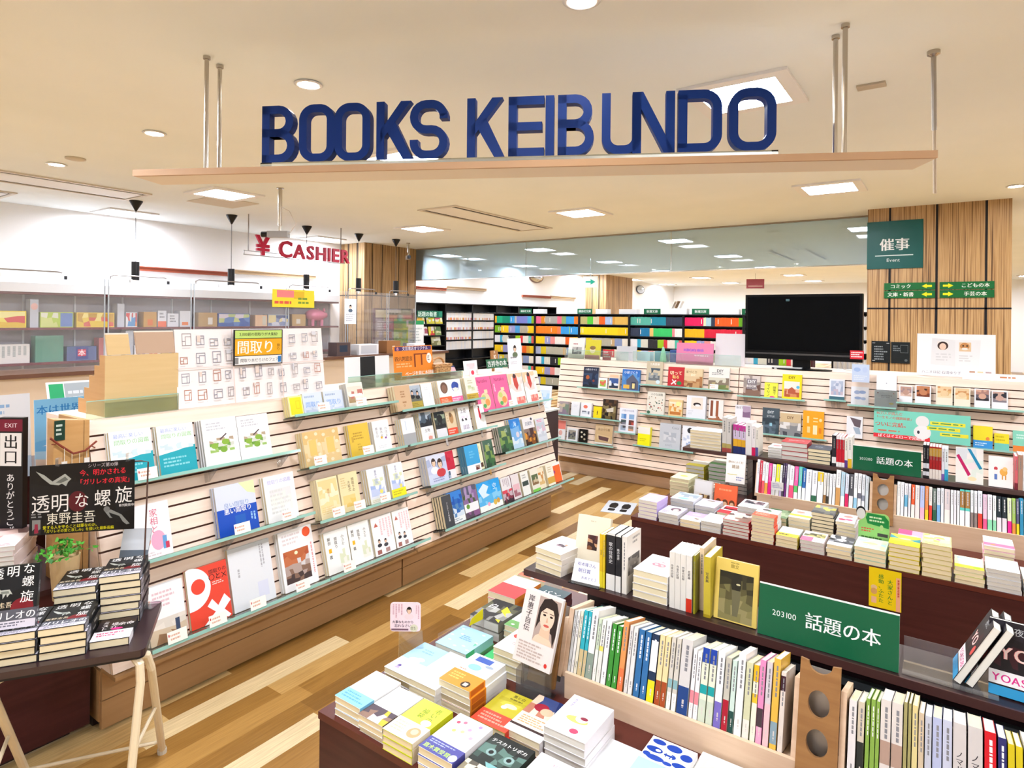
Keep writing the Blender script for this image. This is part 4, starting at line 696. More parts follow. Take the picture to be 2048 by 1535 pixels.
# ------------------------------------------------------------------ low display gondolas with flat tables in front
TZ = .40  # both gondolas and their books were scaled about the camera, this height included
LEAN = math.radians(15); SN, CS = math.sin(LEAN), math.cos(LEAN)
def gondola(name, lab, x0, x1, yf, yr, zr, ys, zs, xr, xs, yb, dividers):
    """yf table front, yr/zr lip of the leaning row of spines, ys/zs front of the upper shelf, xr left end of the row, yb back"""
    t = thing(name, lab, 'display table', ((x0 + x1) / 2, (yf + yb) / 2, 0)); O = t.location.copy()
    q = lambda a: tuple(a[i] - O[i] for i in range(3))
    def bx(n, a, b, m, l=None): mb = MB(); mb.box(q(a), q(b), m); return mb.build(n, t, l)
    bx('body', (x0 + .02, yf + .012, .05), (x1, yb - .01, TZ - .022), M_MAROON); bx('plinth', (x0 + .06, yf + .05, 0), (x1, yb - .05, .05), M_DARK)
    bx('table_top', (x0, yf, TZ - .022), (x1, yb, TZ), paint('5d2a22', .35)); bx('front_panel', (x0 + .005, yf + .002, .05), (x1, yf + .012, TZ - .024), M_MAROON)
    bx('end_panel', (x0 + .002, yf + .014, .05), (x0 + .02, yb - .012, TZ - .024), M_MAROON)
    fr = lambda X: (lambda u, v, d: q((d, yr + u, zr + v)))
    # leaning tray: lip board, floor of the row, back board
    R = lambda s, p: (s * SN - 0 + p * 0, s * CS)
    mb = MB(); mb.box(q((xr, yr - .014, TZ)), q((x1, yr - .002, zr + .003)), M_BOARD); mb.build('lip_board', t)
    mb = MB(); mb.prism([(.0, -.004), (.14, -.004 - .14 * SN / CS), (.14, -.016 - .14 * SN / CS), (0, -.016)], xr, x1, lambda u, v, d: q((d, yr + u + .004, zr + v)), M_BOARD); mb.build('row_floor', t)
    mb = MB(); a = (.148 * CS, -.148 * SN); h = .15
    mb.prism([(a[0], a[1] - .01), (a[0] + h * SN, a[1] + h * CS), (a[0] + h * SN + .012, a[1] + h * CS), (a[0] + .012, a[1] - .01)], xr, x1, lambda u, v, d: q((d, yr + u, zr + v)), paint('4a4038', .6)); mb.build('row_back', t)
    mb = MB(); mb.prism([(0, -.02), (.15 * CS, -.02 - .15 * SN), (.15 * CS + .17 * SN, .155), (.186 * SN, .186 * CS)], xr - .018, xr - .002, lambda u, v, d: q((d, yr + u, zr + v)), M_BOARD); mb.build('row_end', t)
    # upper shelf on a spine panel with a metal rail
    bx('upper_shelf', (xs, ys, zs - .022), (x1, ys + .2, zs), paint('2c1a1c', .3, .5)); bx('shelf_edge', (xs, ys - .006, zs - .024), (x1, ys, zs), paint('4d2f2c', .3, .5))
    bx('spine_panel', (xr - .1, ys + .06, TZ), (x1, ys + .14, zs - .022), M_DARK)
    mb = MB(); mb.box(q((xr - .02, ys + .01, zs - .075)), q((x1, ys + .03, zs - .055)), paint('70777c', .3, .5, .8)); mb.build('metal_rail', t)
    for k, (a0, a1, top) in enumerate(dividers):
        mb = MB(); w = a1 - a0; c = (a0 + a1) / 2; r = w * .3; n = 12
        out = [(a0, -.06), (a1, -.06), (a1, top)] + [(c + r * math.cos(math.radians(180 * i / n)), top - r * .95 * math.sin(math.radians(180 * i / n))) for i in range(n + 1)] + [(a0, top)]
        P = lambda u, v, d: q((u, yr + v * SN - d * CS - .004, zr + v * CS + d * SN))
        # panel built as columns around the oval holes
        holes = [(c, top * .6, w * .27, .032), (c, top * .235, w * .27, .032)]
        mb.prism([(a0, -.06), (c - w * .27, -.06), (c - w * .27, top * .83), (c - r, top - .003), (a0, top)], 0, .014, P, M_PANEL); mb.prism([(c + w * .27, -.06), (a1, -.06), (a1, top), (c + r, top - .003), (c + w * .27, top * .83)], 0, .014, P, M_PANEL)
        zs_ = [-.06] + sum([[hy - hr, hy + hr] for _, hy, _, hr in holes[::-1]], []) + [top * .83]
        for i in range(0, len(zs_), 2): mb.prism([(c - w * .27, zs_[i]), (c + w * .27, zs_[i]), (c + w * .27, zs_[i + 1]), (c - w * .27, zs_[i + 1])], 0, .014, P, M_PANEL)
        mb.prism([(c - w * .27, top * .83)] + [(c + r * math.cos(math.radians(180 + 180 * i / n)), top - .003 - r * .9 * abs(math.sin(math.radians(180 * i / n)))) for i in range(n + 1)] + [(c + w * .27, top * .83)], 0, .014, P, M_PANEL)
        for hx, hy, rx, ry in holes:                     # rounded corners of each oval opening
            for sx in (-1, 1):
                for sy in (-1, 1):
                    arc_ = [(hx + sx * rx * math.cos(math.radians(90 * i / 6)), hy + sy * ry * math.sin(math.radians(90 * i / 6))) for i in range(7)]
                    mb.prism([(hx + sx * rx, hy + sy * ry)] + arc_, 0, .014, P, M_PANEL)
        dv = mb.build('divider_panel', t)
        mb = MB(); mb.prism([(a0 + .01, -.05), (a1 - .01, -.05), (a1 - .01, top * .9), (a0 + .01, top * .9)], -.045, -.04, P, paint('b4aea6', .35, .5, .6)); mb.build('divider_back', dv)
        for a in (a0 - .014, a1 + .001):
            mb = MB(); mb.prism([(a, -.02), (a + .013, -.02), (a + .013, top * .78), (a, top * .78)], -.13, .0, P, M_BOARD); mb.build('divider_side', dv)
    return t
gondola('display_gondola', 'maroon low display table nearest the viewer, with leaning spine row and dark shelf', -1.57, 1.3, 1.225, 1.74, .477, 2.0, .64, -1.0, -1.34, 2.42, [(-1.13, -1.03, .2), (-.322, -.228, .247), (.62, .71, .247)])
gondola('display_gondola', 'second maroon low display table, stacked with novels, nearer the slatted rack', -1.6, 1.6, 3.545, 4.10, .52, 4.32, .7, -1.0, -1.56, 4.85, [(-.375, -.272, .215), (.74, .84, .215)])
def spine_row(R, rows, where, grp):
    yr, zr = (1.74, .477) if R == 'N' else (4.10, .52)
    for i, (x0, x1, h, base, segs, d) in enumerate(rows):
        t = x1 - x0 - .0012; w = .128 if R == 'N' else .126
        O = (x1 - .0006, yr + .0 + w / 2 * CS, zr - w / 2 * SN + .0005)
        mw = frame(O, (0, -CS, SN), (1, 0, 0), (0, SN, CS))
        ops = [('r', 0, a, 1, b, c) for a, b, c in segs if c[0] != '@']
        lum = sum(int((base if len(base) == 6 else base * 2)[k:k + 2], 16) for k in (0, 2, 4)) / 3
        ink = ('f2f2f2' if R == 'N' else 'd8d8d8') if lum < 150 else ('8a8a8e' if R == 'N' else 'bcbcc2')
        tx = [c[1:] for a, b, c in segs if c[0] == '@']
        if tx: ops.append(('v', tx[0], .5, .6, min(.62, .9 * .55 * h / max(.001, len(tx[0]) * t)), '34343a' if lum > 150 else 'f4f4f4', .008))
        elif t > .007: ops.append(('lv', .3, .38, .78, .92, 1, ink))
        ops.append(('lv', .35, .06, .7, .2, 1, ink if not segs else 'd8d0c8')) if R == 'N' else 0
        lab = (f'{d}, {where}' if d else fit(f'{cname(base)} spine' + (f' with {cname(segs[-1][2])} foot' if segs and segs[-1][2][0] != '@' else '') + f', {ORD[i]} from the left {where}', f'{cname(base)} spine, {ORD[i]} from the left {where}'))
        book('paperback', lab, mw, w, h, t, base, (), ops, None, 1, 'w' if i % 3 else 'c', group=grp)
K = 1.16  # factor that scales the nearest spine row about the camera
def rowN(data): return [(a * K, b * K, h * K, base, segs, d) for a, b, h, base, segs, d in data]
NR = rowN([(-.861, -.852, .158, 'd6d6d2', [], 0), (-.851, -.843, .16, 'f4f2ec', [], 0), (-.842, -.833, .161, 'f2ecd4', [], 0), (-.832, -.819, .166, '2fb4c4', [(0, .4, 'd8c290')], 'turquoise spine with tan foot, left twin'), (-.818, -.808, .166, '2fb4c4', [(0, .4, 'd8c290')], 'turquoise spine with tan foot, right twin'),
    (-.807, -.788, .174, 'f4f4f2', [(0, .37, '93a596')], 'wide white spine with grey-green foot'), (-.786, -.776, .156, 'cfe0c4', [(0, .5, 'f4f4ee')], 'pale green and white spine'), (-.775, -.763, .156, 'ecefe6', [(.5, .58, 'f2e66a'), (.0, .02, 'ecefe6')], 'white spine with a yellow patch'), (-.761, -.747, .158, 'fafaf8', [], 'white spine with a black dot'),
    (-.744, -.731, .155, '3f9638', [], 'green spine, left of the green pair'), (-.729, -.715, .153, '3f9638', [], 'green spine, right of the green pair'), (-.713, -.698, .17, 'e89a58', [(0, .32, 'fa7c4a')], 'orange spine with brighter foot'), (-.694, -.684, .164, 'e0dcd8', [], 0), (-.683, -.671, .163, 'e6e4e0', [], 0),
    (-.668, -.652, .162, '2e6ea6', [], 'mid blue spine, left of the blue pair'), (-.65, -.634, .161, '2e6ea6', [], 'mid blue spine, right of the blue pair'), (-.632, -.613, .161, '1c3350', [(.45, .9, 'f4f4f2'), (0, .32, 'f4e020')], 'navy spine with white oval title and yellow foot'), (-.611, -.597, .164, 'f3dca4', [(0, .35, 'a84a1c')], 'cream spine with rust foot, left twin'), (-.596, -.582, .165, 'f3dca4', [(0, .35, 'a84a1c')], 'cream spine with rust foot, right twin'),
    (-.58, -.569, .168, 'd8d2c4', [(.3, .42, '8ab4b8'), (0, .24, 'f2efe8')], 'grey spine with teal spot, left twin'), (-.567, -.555, .168, 'd8d2c4', [(.3, .42, '8ab4b8'), (0, .24, 'f2efe8')], 'grey spine with teal spot, right twin'), (-.553, -.526, .172, 'dcd8d4', [(0, .37, '1c4282')], 'thick grey spine with navy foot'), (-.523, -.513, .156, 'f6f2f0', [(.22, .4, 'ee8a94')], 'white spine with pink stripe, left twin'), (-.512, -.501, .153, 'f8f4f2', [(.22, .4, 'ee8a94')], 'white spine with pink stripe, right twin'),
    (-.5, -.483, .166, 'e6ead2', [(.8, 1, '1c44a8'), (.38, .5, '18a0a0'), (.0, .3, 'd2dcc6')], 'blue-topped pale spine with teal stripe, left twin'), (-.481, -.465, .167, 'e6ead2', [(.8, 1, '1c44a8'), (.38, .5, '18a0a0'), (0, .3, 'd2dcc6')], 'blue-topped pale spine with teal stripe, right twin'), (-.463, -.446, .168, 'f2f2f2', [(0, .34, '7a6cc0')], 'white spine with violet patterned foot'), (-.444, -.43, .16, 'c9c4b4', [(0, .42, 'b01830')], 'grey-tan spine with crimson foot'),
    (-.428, -.417, .158, 'd0e6da', [(0, .3, '1f4a44')], 'mint spine with dark green foot'), (-.415, -.398, .178, 'f8f6f2', [(0, .02, 'f8f6f2')], 'tall white spine above its neighbours'), (-.396, -.381, .164, 'd8d8b0', [(0, .25, 'efe8dc')], 'pale olive spine'), (-.379, -.367, .163, 'f4f0d8', [(.78, 1, 'f6ba18'), (.5, .62, 'f4c030')], 'cream spine with two yellow blocks'), (-.366, -.353, .178, 'f090c0', [(.2, .42, '4a3a40'), (0, .2, 'f4a8c8')], 'pink spine with a dark photo'), (-.351, -.338, .178, 'd8d0d4', [(0, .5, 'f2c4c8')], 'grey and rose spine'),
    (-.336, -.321, .19, 'eebc4a', [(.06, .3, '8aa4b0'), (0, .06, 'eebc4a')], 'ochre spine with blue-grey block'), (-.319, -.308, .166, 'e8dcd0', [(.76, .95, '3a1424')], 'pale spine with a dark photo on top')])
spine_row('N', NR, 'in the nearest spine row', 'spines in the nearest row, left of the divider')
N2 = rowN([(-.18, -.165, .153, 'f0ecea', [], 0), (-.163, -.15, .155, 'd8ccb4', [(0, .5, '2a2e2a')], 'cream spine with black lower half'), (-.148, -.14, .166, '8ab04a', [], 'leaf green spine, left of the three'), (-.139, -.13, .167, '8ab04a', [], 'leaf green spine, middle of the three'), (-.1295, -.122, .166, '8ab04a', [], 'leaf green spine, right of the three'),
    (-.121, -.102, .174, 'e4dcd4', [(.3, .55, 'b89a88')], 'film-wrapped pale spine, left twin'), (-.101, -.081, .174, 'e4dcd4', [(.3, .55, 'b89a88')], 'film-wrapped pale spine, right twin'), (-.08, -.073, .181, 'a8a068', [], 0), (-.072, -.066, .181, 'a8a068', [], 0), (-.065, -.055, .18, 'e4d494', [], 0), (-.054, -.044, .17, 'd8c4a4', [], 0), (-.043, -.031, .168, 'c8ccd8', [], 0), (-.03, -.014, .17, 'bcc4e4', [], 0), (-.013, .003, .171, 'cacfe2', [], 0),
    (.004, .026, .172, 'd6d0cc', [(.3, .9, '@ノマド')], 'grey spine with a large brushed title, left twin'), (.028, .052, .174, 'd6d0cc', [(.3, .9, '@ノマド')], 'grey spine with a large brushed title, right twin'), (.054, .073, .174, 'd81224', [], 'scarlet spine'), (.075, .089, .17, '2c2c6a', [], 'indigo spine'), (.09, .101, .164, 'd8c418', [(.3, .7, '@名著')], 0), (.102, .113, .164, 'dcc81c', [(.3, .7, '@名著')], 0), (.115, .128, .17, 'efe8dc', [], 0), (.13, .142, .166, 'c8d0d8', [], 0)])
spine_row('N', N2, 'past the nearest divider', 'spines in the nearest row, right of the divider')
MR = [(-.844, -.83, .172, 'e9e9ec', [], 0), (-.829, -.816, .168, 'd6384a', [(0, .35, 'c02040')], 0), (-.815, -.802, .164, 'f6f4f4', [(0, .4, 'f05a64')], 0), (-.801, -.786, .162, 'eef0ec', [(0, .35, 'f2a23c')], 0), (-.785, -.769, .16, 'f04a9c', [(0, .4, 'e01080')], 0), (-.767, -.749, .158, 'e6e6e2', [], 0), (-.747, -.73, .16, 'eef01e', [(0, .45, 'f4f4f0')], 0), (-.729, -.718, .158, 'f2f2f0', [(0, .35, 'c8b4e0')], 0), (-.716, -.706, .17, '3a2a4a', [], 0), (-.705, -.697, .17, '4a3060', [(0, .4, '7a2a80')], 0), (-.695, -.684, .166, 'e4e4e8', [], 0),
      (-.683, -.662, .16, 'f2f2f4', [(.0, .4, 'f0507a')], 'white spine with rose foot'), (-.66, -.642, .162, 'f65aa4', [(.2, .4, '58c060'), (0, .2, 'f4f4f4')], 'hot pink spine with green block'), (-.64, -.624, .163, '5ccabc', [(0, .4, 'f2f2f2')], 0), (-.622, -.606, .158, '1c66b0', [(0, .38, 'f4f4f4')], 'strong blue spine with white foot'), (-.605, -.58, .155, 'f2f3f6', [], 0), (-.578, -.554, .153, 'eceef4', [(0, .2, '2a6a48')], 0), (-.552, -.526, .152, 'f4f4f2', [(.68, .98, 'f6c41c')], 'white spine with yellow top block'), (-.524, -.512, .15, 'ece8e0', [(0, .28, '9a6a30')], 0), (-.51, -.5, .15, 'e2e2dc', [(0, .25, '3a3428')], 0), (-.498, -.486, .148, 'f4f4f6', [], 0), (-.484, -.472, .15, 'f8f8f8', [], 0),
      (-.47, -.45, .172, 'f4f2ee', [(0, .5, 'd09a58')], 'white and caramel halved spine'), (-.448, -.431, .165, 'b4d4e4', [(0, .3, 'f4f4f0')], 0), (-.429, -.414, .158, 'd8e0ee', [(0, .4, 'd81a5c')], 0), (-.412, -.394, .16, '4a4a52', [(0, .35, 'ececec')], 0), (-.392, -.377, .168, 'f2f4f4', [(0, .3, '9accE8')], 0), (-.375, -.36, .168, 'f0f0f2', [(.3, .45, '6a6a78')], 0), (-.358, -.345, .166, 'e6eaee', [(.25, .4, '8a90a0')], 0), (-.343, -.33, .16, 'd8e4ea', [], 0)]
M1 = [(a * 1.2, b * 1.2, h * 1.2, c.lower(), [(p, q, r.lower()) for p, q, r in s], d) for a, b, h, c, s, d in MR]  # second row of spines, likewise scaled about the camera
spine_row('M', M1, 'in the second row of spines', 'spines in the second row, left of the divider')
MQ = [(-.213, -.2, .155, 'f4f4f0', [], 0), (-.199, -.186, .155, 'eef0f4', [], 0), (-.184, -.171, .152, 'f0f0f4', [(.3, .65, '6ab4d8')], 0), (-.169, -.159, .152, 'e8e8ee', [], 0), (-.157, -.143, .15, 'f05a28', [(0, .4, 'f2efe8')], 'orange spine with white foot'), (-.142, -.125, .15, 'efe4e0', [], 0), (-.123, -.106, .15, 'b8c4ee', [(0, .35, 'f2b4cc')], 0), (-.104, -.091, .152, 'f08a48', [(0, .3, 'f6ce1c')], 'orange spine with yellow foot'), (-.089, -.077, .15, 'e8e4dc', [(0, .45, 'e23a2c')], 0), (-.075, -.061, .145, '6a7a72', [(0, .35, '1f5a3c')], 0), (-.059, -.046, .15, 'dfe4ea', [(0, .5, '7ab0e0')], 0), (-.044, -.033, .152, 'e8ecf0', [], 0), (-.031, -.01, .15, 'dcd0d0', [(0, .4, 'f2ece4')], 0), (-.008, .003, .15, 'f2f2f2', [], 0), (.004, .013, .15, 'ececf0', [], 0), (.015, .025, .15, 'f4f4f4', [], 0),
      (.026, .043, .158, '5ad0c4', [(.5, .95, 'a87a40'), (0, .42, 'f4f4f6')], 'turquoise spine with brown plate, left twin'), (.045, .062, .158, '5ad0c4', [(.5, .95, 'a87a40'), (0, .42, 'f4f4f6')], 'turquoise spine with brown plate, right twin'), (.064, .075, .16, 'e6ecec', [(0, .4, '8a7a74')], 0), (.077, .088, .16, 'eceff2', [(0, .4, '8a7a74')], 0), (.09, .106, .162, 'e8eef6', [(0, .4, 'e0402c')], 0), (.108, .122, .15, 'f2c8dc', [(0, .3, 'f25a90')], 0), (.124, .14, .152, 'f4eef2', [(0, .3, '8edcb0')], 0), (.142, .154, .15, 'eef2ee', [(0, .3, '8edcb0')], 0), (.156, .172, .15, '14262e', [(0, .4, 'f2e4ea')], 'near-black spine, left of the dark pair'), (.174, .19, .15, '14262e', [(0, .4, 'f2e4ea')], 'near-black spine, right of the dark pair'), (.192, .206, .148, 'e4ecc8', [(0, .35, 'ee1a90')], 0), (.208, .22, .15, 'a4c860', [(0, .3, 'f0903c')], 0), (.222, .232, .15, '5a5a7a', [(0, .3, 'f4d81c')], 0), (.234, .246, .155, '2a90b8', [], 0), (.248, .262, .15, 'f4f0e8', [], 0), (.264, .28, .15, 'd84a5a', [], 0)]
M2 = [(a * 1.2, b * 1.2, h * 1.2, c, s, d) for a, b, h, c, s, d in MQ]
spine_row('M', M2, 'past the second divider', 'spines in the second row, right of the divider')

# ------------------------------------------------------------------ flat stacks on the nearest table
WN = 'on the nearest table'
def S(*a, **k): return stack(*a, **k)
Z = TZ + .0005
S(-1.462, 1.245, Z, .112, .165, .018, 3, 'white novels, pale blue band', 'at the corner', base='fbfcfd', front=[('l', .1, .5, .9, .95, 4, 'e2e6ee'), ('m', .2, .55, .8, .8, 4, 3, ['fbfcfd', 'eef2f8'], 1)], band=(.33, '84c8ec', [('l', .1, .2, .9, .85, 3, '5aa0d8')], [('r', .2, .2, .8, .8, '84c8ec')]))
S(-1.352, 1.235, Z, .1, .165, .016, 3, 'white poetry books, dim photo band', 'at the front', base='fcfbf8', front=[('l', .15, .5, .9, .95, 4, 'd8dae2')], band=(.36, '6a5a4a', [('m', 0, 0, 1, 1, 5, 3, ['e8d4dc', '8a6a58', 'c8b428', '4a3a44'], 3)], []))
S(-1.232, 1.225, Z, .112, .17, .018, 3, 'lime covered novels, cream portrait band', 'at the front', base='d8e020', front=[('v', '老いの', .72, .72, .2, '6a8a1a'), ('v', '福袋', .42, .68, .2, '6a8a1a'), ('e', .75, .5, .15, .08, 'f2f6c0')], band=(.42, 'f8efdc', [('e', .75, .5, .18, .3, 'd0a070'), ('e', .75, .55, .1, .16, 'e8c8a0'), ('l', .08, .2, .55, .85, 4, 'e0c4a4')], []))
S(-1.095, 1.222, Z, .118, .172, .02, 3, 'flowered novels with violet award band', 'at the front', base='fbf9fb', front=[('m', .1, .45, .95, .95, 6, 4, ['fbf9fb', 'f4eef4', 'fdfbf6'], 5)] + [('e', x, y, .05, .035, c) for x, y, c in ((.2, .8, 'e0506a'), (.35, .85, 'e8708a'), (.6, .75, 'b89ae0'), (.75, .9, 'a98ad8'), (.5, .65, 'c8d890'), (.8, .6, 'f0a8b8'), (.3, .6, 'f2d070'))], band=(.3, '4a4a96', [('t', '直木賞受賞作', .5, .32, .15, 'c8f060', .01), ('l', .08, .6, .8, .9, 2, 'a9b0e0'), ('e', .9, .3, .1, .25, 'e8e8f0')], []))
S(-.962, 1.215, Z, .13, .185, .026, 2, 'dark mask-cover thrillers', 'at the front', base='26342e', pages='w', name='hardcover_book', front=[('m', 0, .3, 1, 1, 7, 6, ['1c2622', '3a5048', '5a7a70', '2a3430', '161c1a'], 6), ('m', 0, 0, 1, .34, 7, 4, ['d8c8a8', '8a8068', 'c0b494', '5a5448', 'e0d4b8'], 7), ('t', 'テスカトリポカ', .5, .86, .125, 'f4f4f0', .012), ('e', .28, .62, .11, .075, '8aa8a4'), ('e', .28, .62, .055, .04, '101614'), ('e', .72, .62, .11, .075, '8aa8a4'), ('e', .72, .62, .055, .04, '101614'), ('p', [(.35, .42), (.65, .42), (.55, .34), (.45, .34)], '7ab0b0'), ('t', '直木賞', .45, .16, .15, 'f0e8d4', .01)])
S(-.815, 1.235, Z, .125, .17, .018, 3, 'white novels with a red shirt drawing', 'at the front', base='fdfbfb', front=[('p', [(.22, .45), (.3, .66), (.45, .7), (.6, .68), (.78, .62), (.8, .42), (.66, .4), (.62, .52), (.6, .3), (.32, .3), (.36, .5), (.28, .4)], 'e0203c'), ('r', .42, .46, .46, .62, 'fdfbfb'), ('r', .52, .46, .56, .62, 'fdfbfb'), ('t', '村上', .5, .85, .1, 'ee8aa0'), ('lv', .1, .1, .25, .3, 2, 'e8c0c8')], pages='w')
S(-.738, 1.455, Z, .1, .165, .012, 1, 'plain white wide book', 'flat between the shirt novels and blue-dot book', base='f8f9fc', pages='w')
S(-.618, 1.495, Z, .125, .175, .017, 2, 'white books with deep blue ink spots', 'before the spine row', base='fafbff', front=[('e', x, y, rx, ry, '1446b4') for x, y, rx, ry in ((.2, .9, .15, .06), (.55, .88, .17, .08), (.86, .78, .13, .08), (.2, .7, .18, .07), (.55, .68, .13, .06), (.82, .55, .16, .06), (.3, .52, .2, .06), (.1, .55, .08, .05), (.58, .5, .1, .04))] + [('r', 0, 0, 1, .42, 'a9c4ea'), ('e', .28, .7, .06, .03, 'fafbff'), ('l', .4, .6, .7, .75, 2, 'e8f0ff')], pages='w')
S(-.49, 1.545, Z, .13, .17, .017, 1, 'pale sketchbook-like white book', 'flat in front of the divider', base='f9faf7', front=[('m', .1, .1, .9, .9, 5, 5, ['f9faf7', 'eaf2ec', 'f4f0dc', 'e8eef4'], 9), ('e', .8, .7, .1, .06, 'f2c040')], pages='w')
# middle rows
S(-1.452, 1.44, Z, .118, .19, .019, 3, 'white novels with light blue cover top', 'on the aisle side', base='f6f8fb', front=[('r', 0, .42, 1, 1, 'a4cdec'), ('e', .45, .45, .2, .08, 'f6f8fb'), ('e', .6, .52, .12, .05, 'f6f8fb'), ('l', .3, .7, .8, .85, 2, '88b4e4'), ('e', .3, .18, .06, .04, '6a5a9a'), ('p', [(.22, .1), (.4, .1), (.34, .16), (.26, .16)], 'b8a8d8')])
S(-1.34, 1.435, Z, .11, .195, .02, 3, 'plain white novels', 'beside the orange-banded stack', base='fdfdfb', front=[('l', .3, .7, .8, .85, 1, 'eeeef2')])
S(-1.232, 1.462, Z, .122, .185, .02, 4, 'white-blue novels with orange band', 'mid-table', base='fbfbf6', front=[('r', .2, .8, .7, .95, '3a5cb0'), ('e', .42, .62, .2, .09, '8fdce0'), ('e', .75, .7, .15, .06, 'f0e0cc'), ('e', .75, .75, .13, .04, '9aa8b8'), ('l', .1, .45, .4, .5, 1, 'e08a5a')], band=(.42, 'ee8f24', [('l', .1, .35, .65, .85, 3, 'f8c060'), ('e', .72, .3, .13, .2, '3a2a10'), ('r', .66, .2, .78, .4, 'f4e4c0')], [('r', .1, .1, .9, .9, 'c8661c')]))
S(-1.078, 1.428, Z, .122, .175, .018, 2, 'olive novels with red band', 'mid-table', base='c0b428', front=[('m', .1, .5, .9, .8, 5, 3, ['c0b428', 'ccc23c', 'b4a820'], 10), ('e', .55, .62, .18, .06, 'ece8b4'), ('e', .42, .55, .08, .05, 'f2ecd0'), ('t', '黒と白', .55, .9, .12, '4a4810'), ('l', .35, .78, .75, .84, 1, '6a6418')], band=(.36, 'ea4a34', [('l', .1, .2, .9, .85, 3, 'f8a08c')], [('r', 0, 0, 1, 1, 'd83c2c')]))
S(-.978, 1.445, Z, .12, .19, .019, 2, 'pale novels with a gripping-hand photo', 'mid-table', base='f0e2d0', front=[('m', 0, .5, 1, 1, 5, 4, ['f0d8c0', 'b87860', 'e8c8b0', '3a4a80'], 11), ('e', .35, .72, .2, .1, 'a01c34'), ('e', .55, .66, .17, .09, 'e8b898'), ('p', [(.6, 1), (1, 1), (1, .7), (.75, .62)], '20346e'), ('l', .1, .25, .9, .45, 4, 'e0a878')], band=(.2, 'f4f0f0', [('r', 0, .75, 1, 1, '3a2420')], []))
S(-.846, 1.462, Z, .128, .175, .0205, 4, 'white novels with a small green creature', 'in front of the spines', base='fdfbfe', front=[('e', .5, .42, .26, .08, 'd6e070'), ('e', .58, .47, .14, .09, 'f2f0e4'), ('e', .62, .5, .09, .04, '8a2a40'), ('e', .62, .15, .1, .06, 'e64a6a'), ('lv', .1, .5, .2, .9, 1, 'b8b0e4'), ('l', .3, .7, .9, .9, 3, 'd8d0ee')], pages='w')
S(-1.418, 1.652, Z, .13, .175, .02, 1, 'mint green book', 'lying under the pale blue hardback', base='8fe4ac', pages='w')
S(-1.418, 1.66, Z + .0222, .14, .155, .03, 1, 'pale blue hardback dotted with white petals', 'on a green book by the aisle', base='a8d4ea', name='hardcover_book', front=[('e', x, y, .05, .025, 'f2fafc') for x, y in ((.15, .85), (.3, .65), (.8, .88), (.7, .25), (.2, .3), (.5, .15), (.88, .5), (.1, .5), (.9, .15))] + [('l', .35, .45, .75, .65, 3, '78a4cc'), ('p', [(.85, .5), (.95, .45), (.9, .35)], '6fc0a0')], spine=[('r', 0, 0, 1, .3, '4fb480')], pages='g')
S(-1.28, 1.67, Z, .118, .155, .012, 1, 'bright green card-covered book', 'lying beside the blue hardback', base='5fe08a', front=[('r', .4, .4, .6, .5, 'd8ffe0')], pages='w')
S(-1.208, 1.7, Z, .116, .16, .022, 4, 'white novels with red seal', 'beside the spine row end', base='fcfaf4', front=[('e', .3, .65, .18, .1, 'ea5048'), ('v', '父日記', .75, .5, .2, '5a5a66'), ('l', .35, .3, .5, .4, 2, 'f0a0a0')], band=None)
S(-1.43, 1.87, Z, .135, .165, .034, 2, 'grey and black photo books', 'on the aisle side', base='8a8a80', front=[('m', 0, 0, 1, 1, 6, 5, ['2a2a2a', '8a8a84', 'b4b4ae', '5a5a40', '1a1a1c'], 13), ('p', [(.6, .8), (.9, .6), (.8, .5), (.95, .35), (.6, .55)], 'f0e020'), ('p', [(.75, .15), (.95, .05), (.9, .18)], 'f0e020'), ('t', '白', .25, .65, .3, 'f4f4f0')], pages='g')
S(-1.29, 1.89, Z, .13, .18, .02, 3, 'white novels on a green band', 'behind the red-seal stack', base='fcfcfa', front=[('t', '熊', .6, .62, .3, '3a4a7a'), ('t', '島', .5, .36, .3, '3a4a7a'), ('l', .2, .8, .8, .9, 1, 'b8c0d8')], band=(.26, '7ab86a', [('e', .2, .4, .06, .12, 'f0f8ec')], [('r', 0, 0, 1, 1, '8ac47a')]))
S(-1.49, 2.05, Z, .135, .19, .026, 3, 'red and white halved novels', 'at the far aisle corner', base='f6f2f0', front=[('r', 0, 0, 1, .55, 'ee4a4c'), ('m', .1, .6, .9, .9, 4, 2, ['f6f2f0', 'f2dcd8'], 14)], spine=[('r', 0, 0, 1, 1, 'f09030')])
S(-1.335, 2.09, Z, .13, .16, .024, 3, 'teal black books with brushed white letters', 'before the shelf stack', base='2c5058', front=[('t', 'バン', .5, .65, .35, 'f0f6f4', .012), ('t', 'ド', .6, .3, .35, 'f0f6f4', .012)], spine=[('r', 0, 0, 1, 1, '54262a')])
S(-1.48, 2.26, Z, .14, .14, .026, 3, 'street collage books', 'at the far end', base='e8e0d8', front=[('m', 0, 0, 1, 1, 7, 6, ['e0785a', 'f4e8e0', '5a4a44', 'd8b8a8', 'f2a080', '8a8480'], 15), ('t', '新人', .6, .3, .2, 'fdfdfd', .015)])
